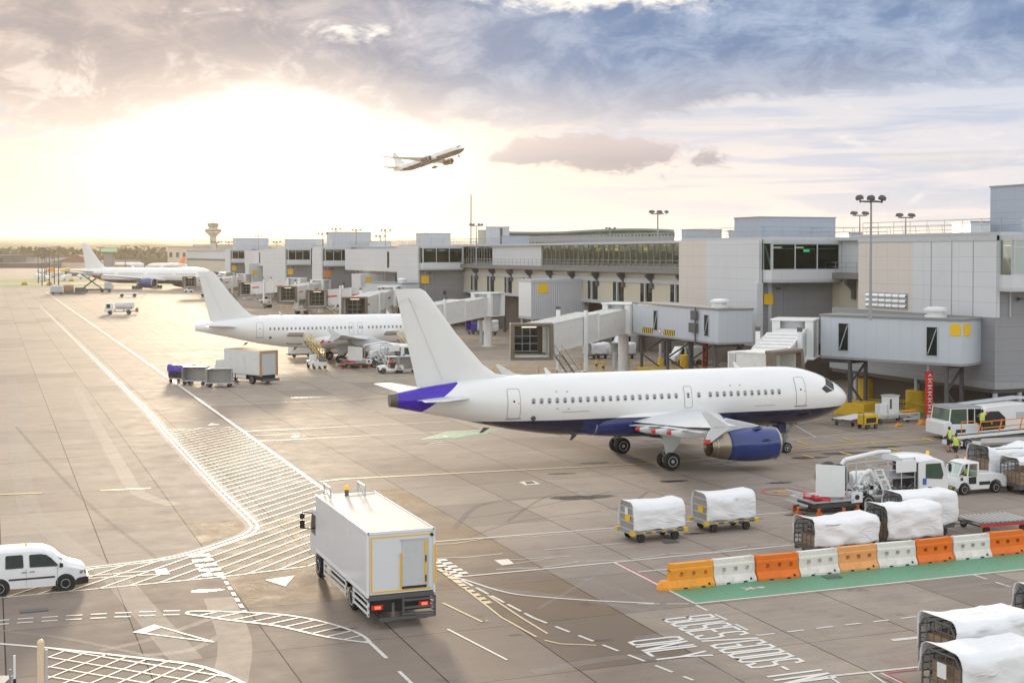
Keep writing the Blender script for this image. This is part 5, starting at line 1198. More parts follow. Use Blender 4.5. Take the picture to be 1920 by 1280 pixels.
while z<tz-1: m_.bar((-.3,-.2,z),(.3,-.2,z+1),.1,.1); m_.bar((.3,-.2,z+1),(0,.3,z+2),.08,.08); z+=2
m_.bar((0,0,tz),(0,0,tz+3),.08,.08); m_.build('lattice',M['steel'],t)
# yellow railings
def yrail(lab,pts,h=1.1,step=2.0):
    t=thing('yellow_railing',lab,'railing',(pts[0][0],pts[0][1],0),0,'yellow safety railings'); o=Vector((*pts[0],0)); mb=MB(); railing(mb,[Vector((*p,0))-o for p in pts],h,step,.04); mb.build('rails',M['yellow'],t)
yrail('yellow railing between the nearest column and the nose of the blue-engined airliner',[(66,103),(71.4,99),(74.6,97.2),(76.5,96)]); yrail('short yellow railing beside the red and white marker column',[(72.5,100.5),(75.2,98.6),(74.2,93.6)])
yrail('long yellow railing behind the blue-engined fuselage left of the striped walkway',[G(*p) for p in((925,702),(1010,705),(1090,700),(1180,695),(1300,690))]); yrail('yellow railing by the yellow block under the striped walkway',[G(*p) for p in((1180,712),(1280,706),(1350,702))])
yrail('far yellow railing seen between the fin and the open-mouthed bridge',[G(*p) for p in((860,645),(905,644),(930,650))],1.1); yrail('yellow railing beneath the far boarding bridges',[G(*p) for p in((520,582),(600,586),(640,590))],1.3)
def barrel(lab,x,y,r=.85,h=1.5):
    t=thing('column_guard',lab,'bollard',(x,y,0),0,'yellow column guards'); mb=MB(); mb.lathe([(r,0),(r,h),(r*.9,h+.05),(.2,h+.05)],(0,0,0),'z',20,0,True); mb.build('guard',M['yellow'],t,smooth=True,ang=40); MB().tube((0,0,h),(0,0,3.0 if x>74 else 4.9),.17,10).build('post',M['lgrey'],t,smooth=True)
barrel('yellow column guard near the red and white marker column',76.5,98.5,.9,1.9); barrel('yellow column guard under the walkway ahead of the nose',79.4,109.7,.9,2.0)
x,y=G(1286,690); barrel('yellow column guard at the end of the striped walkway',x,y,.75,1.6); x,y=G(1238,690); barrel('small yellow column guard left of the crew cab',x,y,.3,1.2)
for i,(px,py,lab) in enumerate(((1119,692,'first short black and yellow post by the railing'),(1131,696,'second short black and yellow post beside the bridge column'))):
    x,y=G(px,py); t=thing('bollard',lab,'bollard',(x,y,0)); MB().tube((0,0,0),(0,0,1.2),.16,10).build('post',M['yellow'],t); MB().tube((0,0,.35),(0,0,.65),.17,10).build('band',M['black'],t)
# stop boards: red and white posts with lettering-like panels
def stopboard(lab,x,y,z1):
    t=thing('marker_column',lab,'marker',(x,y,0)); MB().bb(-.32,.32,-.1,.1,.3,z1).build('board',M['red'],t); MB().tube((0,.15,0),(0,.15,z1+.9),.08,8).build('post',M['lgrey'],t)
    s=MB(); z=.9; i=0
    while z<z1-.3:
        if i%2==0: s.bb(-.2,.2,-.115,-.1,z,z+.10)
        else: s.prism([(-.2,z),(0,z+.22),(.2,z),(.12,z),(0,z+.12),(-.12,z)],-.115,-.1)
        z+=.27; i+=1
    s.bb(-.26,.26,-.117,-.1,.38,.72); s.build('white_marks',M['white'],t); MB().bb(-.12,.12,-.125,-.117,.42,.68).build('number_panel',M['yellow'],t)
x,y=G(1757,775); stopboard('red marker column with white marks below the yellow-signed walkway',72.6,91.8,4.3); x,y=G(1322,697); stopboard('tall red marker column with white marks at the striped walkway',x,y,4.2)
# ================================================================ shared vehicle parts
def wheels(par,pts,r=.42,w=.28,rimm='lgrey',ax='y'):
    for p in pts:
        c=(p[0],p[1],r)
        a=MB(); a.lathe([(r*.55,-w/2),(r*.88,-w/2),(r*.98,-w*.36),(r,-w*.1),(r,w*.1),(r*.98,w*.36),(r*.88,w/2),(r*.55,w/2)],c,ax,22,0,True); wo=a.build('wheel',M['rubber'],par,smooth=True,ang=40)
        b=MB(); b.lathe([(r*.12,-w*.5),(r*.14,-w*.4),(r*.45,-w*.42),(r*.56,-w*.54),(r*.60,-w*.50),(r*.60,w*.50),(r*.56,w*.54),(r*.45,w*.42),(r*.14,w*.4),(r*.12,w*.5)],c,ax,20,0,True); b.build('rim',M[rimm],wo,smooth=True,ang=40)
def cover(par,x0,x1,w,zt,zl,zr,name='cover',m='cloth',seed=0,slump=.10,round_=.0,open_=.0,amp=.035,peak=.0,nx=26,ny=26):
    """tarpaulin over a cage: draped over both long sides, hem heights zl (far, +y) and zr (near, -y)"""
    sec=[]; h=w/2+.07
    cr=.32 if round_ else .22
    pr=[(-h,zr),(-h,zt-cr*1.1),(-h+cr*.35,zt-cr*.35),(-h+cr,zt),(0,zt+peak),(h-cr,zt),(h-cr*.35,zt-cr*.35),(h,zt-cr*1.1),(h,zl)]
    P=[Vector(p) for p in pr]; Ls=[0]
    for a,b in zip(P,P[1:]): Ls.append(Ls[-1]+(b-a).length)
    vs=[];fs=[]
    for i in range(nx+1):
        u_=i/nx; x=x0+(x1-x0)*u_
        for j in range(ny+1):
            t=Ls[-1]*j/ny; k=0
            while k<len(Ls)-2 and t>Ls[k+1]: k+=1
            q=P[k]+(P[k+1]-P[k])*((t-Ls[k])/(Ls[k+1]-Ls[k])); tt=j/ny
            side=max(0,1-(q.y-0)/zt) if False else 0
            top=1 if abs(q.x)<h-.02 else 0
            sag=slump*math.sin(PI*u_)*(1 if top else .35)
            dn=(zt-q.y)/max(.01,zt-min(zl,zr))
            sw=math.sin(2*PI*(u_*1.15+dn*.55)+seed)*.6+math.sin(2*PI*(u_*2.3-dn*1.1)+seed*2.1)*.4
            nzv=noise.noise(Vector((u_*3+seed,q.x*1.2,q.y*1.7)))
            fold=abs(noise.noise(Vector((u_*2.6-dn*2.2+seed,dn*2.6+u_*1.4,seed*3))))*1.3
            o=amp*(sw*.8+nzv*1.2)*(.35+dn)+amp*1.5*(.25-fold)
            sg=-1 if q.x<0 else 1
            o=max(o,-.035) if not top else o; yy=q.x+(sg*o if not top else o*.3); zz=q.y-sag+(o*.8 if top else 0)
            if not top: zz+=.0
            if dn>.95: zz+=.10*noise.noise(Vector((u_*5,seed,2)))
            xx=x+(.02 if i==nx else -.02 if i==0 else 0)+amp*.5*nzv
            vs.append((xx,yy,zz))
    for i in range(nx):
        for j in range(ny): a=i*(ny+1)+j; fs.append((a,a+1,a+ny+2,a+ny+1))
    o=MB().add(vs,fs).build(name,M[m],par,smooth=True,ang=180)
    s=o.modifiers.new('t','SOLIDIFY'); s.thickness=.012; return o
M['cageend']=mat('scuffed_aluminium_panel',(.33,.31,.29),.5,.3,dirt=.3)
def low_cart(lab,x,y,rz,phone=False):
    t=thing('baggage_cart',lab,'baggage cart',(x,y,0),rz,'white covered baggage carts with yellow panels')
    fr=MB(); 
    for q in(-.72,.72): fr.bar((-1.55,q,.50),(1.55,q,.50),.09,.14)
    for q in(-1.5,-.7,0,.7,1.5): fr.bar((q,-.72,.48),(q,.72,.48),.08,.1)
    fr.bb(-1.45,1.45,-.66,.66,.53,.56); fr.bar((-.95,-.6,.24),(-.95,.6,.24),.08,.08); fr.bar((.95,-.6,.24),(.95,.6,.24),.08,.08); fr.bar((1.5,0,.42),(2.35,0,.34),.07,.06); fr.build('chassis',M['grey'],t)
    for q in(-1.5,1.42): 
        for w in(-.8,.66): MB().bb(q-.09,q+.16,w-.04,w+.16,.40,.58).build('yellow_corner',M['yellow'],t)
    for q in(-1.0,-.45,.15,.75): MB().bb(q,q+.22,-.80,-.765,.47,.54).build('yellow_block',M['yellow'],t)
    for q in(-.72,-.15,.45,1.05): MB().bb(q,q+.26,-.80,-.765,.43,.50).build('rub_block',M['dgrey'],t)
    wheels(t,[(-.95,-.62),(-.95,.62),(.95,-.62),(.95,.62)],.22,.14,'dgrey')
    zt=1.98; e=MB(); pts=[(-.68,.56),(.68,.56),(.70,1.45),(.62,1.78),(.45,1.93),(-.45,1.93),(-.62,1.78),(-.70,1.45)]
    e.prism(pts,-1.36,-1.33,'x'); e.build('end_panel',M['cageend'],t); MB().prism(pts,1.33,1.36,'x').build('end_panel',M['cageend'],t)
    b=MB(); 
    for z in(.6,.95,1.30,1.65): b.bar((-1.38,-.66,z),(-1.38,.66,z),.03,.05)
    b.path([(-1.37,p[0],p[1]) for p in pts]+[(-1.37,*pts[0])],.028); b.build('end_frame',M['lgrey'],t)
    MB().bb(-1.395,-1.38,-.32,.18,.98,1.30).build('yellow_panel',M['sign_y'],t)
    if phone: MB().bb(-1.42,-1.38,-.12,.14,1.30,1.62).build('document_holder',M['white'],t)
    cover(t,-1.42,1.40,1.42,zt,.62,.60,seed=x,slump=.10,round_=1,amp=.05,nx=34,ny=34)
    bx=MB(); bx.bb(-1.2,1.2,-.55,.55,.57,1.2); bx.build('load',M['board'],t); return t
low_cart('white covered baggage cart with yellow panel and document holder, left of the pair',30.35,59.35,.04,True)
low_cart('white covered baggage cart with plain yellow panel, right of the pair',34.85,60.15,.03)
def cage(lab,x,y,rz,Lg=3.1,w=1.6,h=2.0,z0=.5,zl=.7,zr=.75,xa=-1.5,xb=1.6,tag_=None,seed=1,cov=True,slump=.1,note=False,name='cage_trolley',hang=None,boxes=True):
    t=thing(name,lab,'baggage cart',(x,y,0),rz,'tall cage trolleys under white tarpaulins'); H=Lg/2; W_=w/2
    ch=MB(); ch.bb(-H,H,-W_,W_,z0-.12,z0-.02)
    for q in(-W_+.06,W_-.06): ch.bar((-H,q,z0-.16),(H,q,z0-.16),.1,.14)
    ch.bar((H,0,z0-.15),(H+.8,0,.35),.08,.06); ch.build('chassis',M['dgrey'],t); wheels(t,[(-H+.6,-W_+.12),(-H+.6,W_-.12),(H-.6,-W_+.12),(H-.6,W_-.12)],.23,.16,'dgrey')
    cgf=MB(); r=.022
    top=[(-W_+.02,h-.50),(-W_+.26,h-.17),(W_-.26,h-.17),(W_-.02,h-.50)]
    for e in(-H,H):
        cgf.path([(e,-W_,z0),(e,*top[0]),(e,*top[1]),(e,*top[2]),(e,*top[3]),(e,W_,z0)],r*1.6)
        for k in range(1,5):
            yy=-W_+w*k/5; cgf.tube((e,yy,z0),(e,yy,h-.22),r,5)
        for k in range(4): z=z0+.05+(h-.5-z0)*k/3; cgf.tube((e,-W_,z),(e,W_,z),r,5)
    for sgn in(-1,1):
        for k in range(5): z=z0+.05+(h-.5-z0)*k/4; cgf.tube((-H,sgn*W_,z),(H,sgn*W_,z),r,5)
        for k in range(8): xx=-H+Lg*k/7; cgf.tube((xx,sgn*W_,z0),(xx,sgn*W_,h-.45),r,5)
        cgf.tube((-H,sgn*(W_-.28),h-.2),(H,sgn*(W_-.28),h-.2),r,5)
    cgf.build('cage_frame',M['dgrey'] ,t)
    MB().bb(-H+.03,H-.03,-W_+.03,W_-.03,z0-.02,z0+.02).build('floor_board',M['wood'],t)
    if boxes:
        rn=random.Random(seed*7)
        for k in (0,1,2,4):
            a=-H+.25+k*(Lg-.3)/5; hh=rn.uniform(.45,1.05); MB().bb(a,a+.5,-W_+.12+rn.uniform(0,.2),W_-.15,z0+.02,z0+hh).build('cardboard_box',M['board'],t,bevel=.01)
    if note: MB().bb(-H-.05,-H-.03,-.25,.15,z0+.55,z0+1.0).build('paper_notice',M['white'],t)
    if cov: cover(t,-H-.03,xb,w,h,zl,zr,seed=seed,slump=slump,amp=.085,nx=36,ny=34)
    return t
cage('low cage trolley half covered by white sheet, left end behind the orange and white barriers',36.75,53.1,.0,3.4,1.7,1.85,.5,.9,.65,-1.2,1.75,seed=2); 
cage('cage trolley with brown boxes and paper notice visible at its open end',40.9,53.6,.0,3.0,1.7,2.1,.5,.9,.55,-.85,1.6,seed=3,note=True)
cage('cage trolley with drooping white sheet behind the one with the paper notice',43.4,55.6,-.05,3.0,1.7,2.2,.6,1.0,.6,-1.55,1.6,seed=5)
cage('upper cage trolley with huge loose white sheet beside the white tractor',57.3,65.6,-.05,3.4,2.0,2.5,.6,.6,.75,-1.8,1.8,seed=8,slump=.35)
cage('open-sided cage trolley under a peaked white sheet at the right edge',57.5,63.0,-.05,3.6,1.7,2.1,.55,1.7,1.75,-1.9,1.9,seed=9)
cage('big front cage trolley with wire end and paper, at the bottom right corner',28.6,33.5,.03,3.2,1.75,2.0,.55,1.0,.35,-1.25,1.7,seed=12,note=True)
cage('big rear cage trolley hidden behind the front one in the bottom right corner',30.2,35.7,.03,3.2,1.75,2.25,.55,1.0,.6,-1.45,1.7,seed=15)
cage('cage trolley cut off by the right edge above the corner trolleys',35.1,36.9,.03,3.0,1.75,2.5,.55,1.0,.6,-1.3,1.6,seed=17)
# roller dolly
def dolly(lab,x,y,rz,L_=3.2,w=2.2,rm='steel',nm='roller_dolly'):
    t=thing(nm,lab,'cargo dolly',(x,y,0),rz,'empty roller dollies'); f=MB()
    for q in(-w/2,0,w/2): f.bar((-L_/2,q,.5),(L_/2,q,.5),.09,.14)
    for q in(-L_/2,0,L_/2): f.bar((q,-w/2,.45),(q,w/2,.45),.09,.1)
    f.bar((-L_/2,0,.42),(-L_/2-1,0,.4),.08,.06); f.build('frame',M['dgrey'],t); r=MB()
    for i in range(12): x_=-L_/2+.15+i*(L_-.3)/11; r.tube((x_,-w/2+.08,.57),(x_,w/2-.08,.57),.05,8)
    r.build('rollers',M[rm],t); MB().bb(-L_/2-.05,L_/2,-w/2-.06,-w/2-.045,.40,.52).build('red_edge',M['red'],t); wheels(t,[(-L_/2+.5,-w/2+.2),(-L_/2+.5,w/2-.2),(L_/2-.5,-w/2+.2),(L_/2-.5,w/2-.2)],.2,.14,'dgrey'); return t
dolly('empty roller dolly coupled behind the drooping cage trolley',47.6,55.1,-.05)
x,y=G(1590,795); dolly('low white dolly ahead of the aeroplane nose',x+.5,y,.5,4,1.8,'white')
# ---------------------------------------------------------------- plastic barriers
def barrier(mt,end=False):
    t=thing('traffic_barrier','','barrier',(0,0,0),0,'row of water-filled barriers beside the green walkway'); b=MB(); L_=2.08
    low=[(-.33,0),(.33,0),(.33,.10),(.16,.36),(-.16,.36),(-.33,.10)]
    if end:
        r=[]
        for s_,k in((-.55,.05),(-.5,.45),(-.35,.8),(-.1,1),(L_-.03,1)): r.append([(s_,p[0]*k,p[1]*(k if k<.8 else 1)) for p in low])
        b.loft(r)
    else: b.prism(low,.02,L_-.02,'x')
    # waist with three square fork holes
    xs=[.0,.42,.62,1.0,1.2,1.58,1.78,L_-.02]
    for a,c in((.02,.42),(.62,1.0),(1.2,1.58),(1.78,L_-.02)): b.bb(a,c,-.15,.15,.36,.80)
    for a,c in((.42,.62),(1.0,1.2),(1.58,1.78)): b.bb(a,c,-.15,.15,.36,.50); b.bb(a,c,-.15,.15,.67,.80)
    b.prism([(-.15,.80),(.15,.80),(.12,.84),(.12,1.04),(-.12,1.04),(-.12,.84)],.02,L_-.02,'x')
    b.bb(.02,L_-.02,-.165,.165,.70,.78); b.bb(L_-.02,L_+.04,-.10,.10,.36,.62); b.bb(.05,.2,-.06,.06,1.04,1.07); b.bb(L_-.25,L_-.1,-.06,.06,1.04,1.07)
    b.build('shell',M[mt],t); d=MB()
    for q in(.55,1.4): d.bb(q,q+.18,-.34,-.325,.0,.07)
    d.tube((L_-.3,-.34,.12),(L_-.3,-.27,.14),.05,8); d.build('drain_slots',M['black'],t); return t
bars=[('pamber','amber barrier with rounded nose at the left end of the row',1),('pwhite','white barrier next to the rounded amber one',0),('porange','deep orange barrier between the first two white ones',0),('pwhite','white barrier directly left of the faded peach one',0),('ppeach','faded peach-orange barrier in the middle of the row',0),
 ('pwhite','white barrier directly right of the faded peach one',0),('porange','deep orange barrier in front of the paper-notice cage trolley',0),('pwhite','white barrier second from the right edge',0),('porange','orange barrier at the right edge of the row',0)]
src={}
for i,(mt,lab,e) in enumerate(bars):
    loc=(26.42+2.10*i,50.12+.035*i+.05*math.sin(i*1.7),0)
    if (mt,e) in src: dup(src[(mt,e)],loc,.012+.035*math.sin(i*2.3),lab)
    else:
        t=barrier(mt,e); t.location=loc; t.rotation_euler=(0,0,.012+.035*math.sin(i*2.3)); t['label']=lab; src[(mt,e)]=t
# ---------------------------------------------------------------- catering lorry in front (heading +Y: local +X forward)
M['tape']=mat('yellow_reflective_tape',(.85,.50,.02),.4,var=.05); M['boxw']=mat('white_lorry_box',(.70,.72,.74),.25,var=.03,dirt=.10,scale=1.2,coat=.3); M['boxtop']=mat('dusty_white_roof',(.60,.55,.50),.7,var=.15,dirt=.5,dcol=(.36,.27,.20),scale=1.2)
t=thing('box_lorry','large white high-bodied box lorry with yellow edge tape, seen from behind','lorry',(14.42,48.85,0),R(90))
HW=1.30
MB().bb(0,8.65,-HW,HW,1.22,3.56).build('cargo_box',M['boxw'],t,bevel=.02); MB().bb(.04,8.61,-HW+.05,HW-.05,3.56,3.575).build('roof_sheet',M['boxtop'],t)
tr=MB(); 
for q in(-1,1): tr.bb(-.02,8.67,q*HW-.03,q*HW+.03,3.52,3.60); tr.bb(-.04,.02,q*HW-.04,q*HW+.04,1.15,3.6); tr.bb(0,8.65,q*HW-.02,q*HW+.02,1.12,1.24)
tr.bb(-.04,0.02,-HW,HW,3.50,3.6); tr.build('corner_trim',M['white'],t)
tp=MB(); x=-.045
tp.bb(x-.004,x,-HW+.10,HW-.22 if False else HW-.10,3.36,3.41); tp.bb(x-.004,x,HW-.16,HW-.10,1.34,3.36); tp.bb(x-.004,x,-HW+.12,HW-.16,1.30,1.36); tp.bb(x-.06,x-.02,-HW-.06,-HW+.0,1.5,3.0); tp.build('edge_tape',M['tape'],t)
MB().bb(-.04,-.0,-HW+.06,HW-.06,1.24,3.48).build('rear_wall',M['boxw'],t)
d=MB(); d.bb(-.075,-.045,-.98,-.02,1.48,3.20); do=d.build('roller_door',M['lgrey'],t)
do.data.materials[0]=M['boxw2']=mat('grey_white_door',(.55,.57,.58),.35,dirt=.15)
f=MB(); f.bb(-.09,-.045,-1.06,-.98,1.42,3.26); f.bb(-.09,-.045,-.98,.04,3.20,3.26); f.build('door_frame',M['lgrey'],do); f=MB(); f.bb(-.10,-.076,-.98,-.90,1.55,3.20); f.bb(-.10,-.045,.0,.05,1.42,2.75); f.build('door_tape',M['tape'],do); f=MB(); f.bb(-.12,-.10,-.97,-.92,2.35,2.6); f.bb(-.12,-.10,-.97,-.92,1.6,1.85); f.bb(-.08,-.045,-.98,-.02,1.38,1.48); f.build('door_handle',M['black'],do)
MB().lathe([(.07,0),(.06,-.05),(.01,-.06)],(-.05,-HW+.1,3.36),'x',14,0,True).build('rear_camera',M['black'],t)
MB().bb(-.03,.5,-HW,HW,1.02,1.20).build('sill_beam',M['dgrey'],t)
u=MB(); u.bb(.2,8.6,-.45,-.33,.75,1.05); u.bb(.2,8.6,.33,.45,.75,1.05); u.bb(.15,1.0,-1.2,1.2,.50,1.0); u.bb(.5,8.2,-1.1,1.1,.95,1.18); u.bb(3.2,5.2,-1.15,-.5,.5,1.0); u.bb(4.6,6.6,.5,1.1,.45,1.0)
u.tube((2.9,-.7,.5),(2.9,.7,.5),.18,10); u.bar((1.0,.6,.3),(4.4,.25,1.0),.12,.16); u.build('underframe',M['black'],t)
rp=MB()
for z in(1.0,.72,.48): rp.bar((-.28,-1.25,z),(-.28,0,z),.07,.07)
rp.bar((-.25,-1.25,.32),(-.25,-1.25,1.1),.07,.09); rp.bar((-.25,0,.32),(-.25,0,1.1),.07,.09); rp.bar((-.3,-1.25,.36),(-.3,.95,.36),.12,.10); rp.bar((-.1,.35,.35),(.4,.2,1.1),.1,.14); rp.bar((-.28,-.9,.32),(-.28,-.5,.32),.3,.05); rp.bar((-.28,.5,.32),(-.28,.95,.32),.3,.05); rp.build('rear_step_frame',M['dgrey'],t)
for y in(-.85,.98): 
    o=MB().bb(-.16,-.08,y-.22,y+.2,.70,.86).build('tail_lamp',M['red'],t); MB().bb(-.17,-.16,y-.13,y+.09,.73,.83).build('lit_bulb',M['redlamp'],o)
for a,b in((3.35,7.15),(0,2.25)):
    for e_ in(-1,1):
        sg=MB(); y1=e_*(HW-.03)
        for z in(.46,.70,.94): sg.bb(a,b,y1-.02,y1+.02,z,z+.085)
        for q in(a,b-.1): sg.bb(q,q+.1,y1-.03,y1+.03,.42,1.06)
        sg.build('side_guard',M['white'],t)
wheels(t,[(2.8,1.08),(2.8,-1.08),(2.8,.74),(2.8,-.74),(8.55,1.08),(8.55,-1.08)],.48,.28,'lgrey')
cb=MB(); cb.prism([(8.85,.75),(10.3,.75),(10.4,1.3),(10.3,2.1),(10.0,2.75),(9.2,2.85),(8.85,2.8)],-1.17,1.17); cb.build('cab',M['boxw'],t,bevel=.08)
for q in(-1,1): MB().prism([(9.0,1.7),(9.95,1.7),(10.02,2.0),(9.85,2.55),(9.0,2.55)],q*1.18-.01,q*1.18+.01).build('cab_window',M['glass'],t)
MB().prism([(8.0,.55),(8.2,1.05),(8.9,1.05),(9.1,.55)],1.0,1.2).build('mudguard',M['black'],t)
for q in(-1,1):
    m_=MB(); m_.path([(9.9,q*1.18,2.55),(9.95,q*1.6,2.62),(9.95,q*1.6,1.9),(9.95,q*1.18,1.85)],.025); m_.box((9.95,q*1.6,2.45),(.12,.2,.22)); m_.box((9.95,q*1.6,2.08),(.12,.2,.36)); m_.build('mirror',M['black'],t)
rr_=MB()
for q in(.95,-.55): rr_.path([(8.5,q,3.6),(8.5,q,4.05),(7.3,q,4.05),(7.3,q,3.6)],.045); rr_.bar((8.5,q,4.0),(7.5,q,3.62),.04,.04)
rr_.path([(8.4,-1.25,3.62),(8.35,0,3.66)],.03); rr_.build('roof_rail',M['lgrey'],t)
bc=MB(); bc.tube((7.9,.1,3.56),(7.9,.1,3.85),.09,10); bc.build('beacon_base',M['dgrey'],t); MB().lathe([(.1,0),(.1,.14),(.03,.2)],(7.9,.1,3.85),'z',12,0,True).build('beacon',M['amberlamp'],t,smooth=True)
# ---------------------------------------------------------------- small white van (heading +X)
t=thing('small_van','small white van with side windows entering from the left edge','van',(3.75,59.75,0),.0)
def vsec(x,w,z0,z1,tw,sh):   # body section
    return [(x,-w,z0),(x,-w-.01,z0+(sh-z0)*.5),(x,-w+.01,sh),(x,-tw,z1-.10),(x,-tw+.10,z1-.02),(x,-tw*.5,z1+.015),(x,tw*.5,z1+.015),(x,tw-.10,z1-.02),(x,tw,z1-.10),(x,w-.01,sh),(x,w+.01,z0+(sh-z0)*.5),(x,w,z0)]
secs=[(-4.25,.80,.34,1.70,.70,1.05),(-4.2,.84,.30,1.78,.74,1.05),(-3.2,.88,.26,1.83,.75,1.05),(-2.2,.885,.25,1.82,.745,1.04),(-1.75,.885,.25,1.76,.72,1.03),(-1.35,.88,.25,1.60,.69,1.03),(-.98,.875,.25,1.26,.68,1.02),(-.72,.87,.25,1.10,.68,.97),(-.4,.85,.26,1.02,.66,.90),(-.15,.78,.28,.90,.60,.78),(-.02,.66,.32,.74,.52,.62)]
MB().loft([vsec(*q) for q in secs]).build('body',M['white'],t,smooth=True,ang=35)
def sidepanel(nm,mt,pts,yoff,par=t):
    for q in(-1,1): MB().add([(p[0],q*(p[2]+yoff),p[1]) for p in pts],[tuple(range(len(pts)))]).build(nm,M[mt],par)
ywin=lambda z:.885-.125*max(0,min(1,(z-1.04)/.66))
sidepanel('front_side_window','glass',[(x,z,ywin(z)) for x,z in((-2.28,1.09),(-1.22,1.07),(-1.17,1.12),(-1.45,1.42),(-1.62,1.55),(-1.85,1.60),(-2.26,1.60),(-2.30,1.55))],.012)
sidepanel('rear_side_window','glass',[(x,z,ywin(z)) for x,z in((-3.22,1.09),(-2.55,1.09),(-2.52,1.13),(-2.54,1.58),(-2.60,1.62),(-3.18,1.62),(-3.22,1.57))],.012)
MB().add([(-1.74,-.62,1.745),(-1.74,.62,1.745),(-1.0,.64,1.285),(-1.0,-.64,1.285)],[(0,1,2,3)]).build('windscreen',M['cabpane2'] if 'cabpane2' in M else M['glass'],t)
ms=MB(); 
for q in(-1,1): ms.bb(-3.1,-1.3,q*.892-.012,q*.892+.012,.60,.67); ms.bb(-2.28,-2.08,q*.893-.012,q*.893+.012,.90,.925); ms.bb(-2.60,-2.40,q*.893-.012,q*.893+.012,.89,.915)
ms.build('rub_strip',M['black'],t); 
bp=MB(); bp.loft([[(x,-w,.22),(x,-w,h),(x,w,h),(x,w,.22)] for x,w,h in((-.55,.885,.36),(-.38,.88,.50),(-.15,.82,.52),(.03,.70,.50),(.06,.5,.48))]); bp.build('front_bumper',M['black'],t,smooth=True)
for q in(-1,1):
    MB().add([(-.32,q*.845,.66),(-.30,q*.84,.80),(-.10,q*.74,.80),(-.02,q*.68,.68),(-.08,q*.74,.64)],[(0,1,2,3,4)]).build('headlight',M['steel'],t)
    w=MB(); w.box((-1.05,q*.98,1.12),(.14,.2,.18)); w.build('wing_mirror',M['black'],t,bevel=.03)
    for xx in(-.88,-3.45): MB().lathe([(.40,-.02),(.40,.02),(.02,.02)],(xx,q*.87,.32),'y',20,0,True).build('wheel_arch',M['black'],t)
wheels(t,[(-.88,-.80),(-.88,.80),(-3.45,-.80),(-3.45,.80)],.315,.2,'steel')
sm=MB()
for x in(-2.42,-1.20): sm.bb(x-.006,x+.006,-.897,-.885,.34,1.03)
sm.build('door_gap',M['grey'],t); MB().tube((-2.4,0,1.83),(-2.4,0,1.92),.05,10).build('beacon',M['amberlamp'],t)
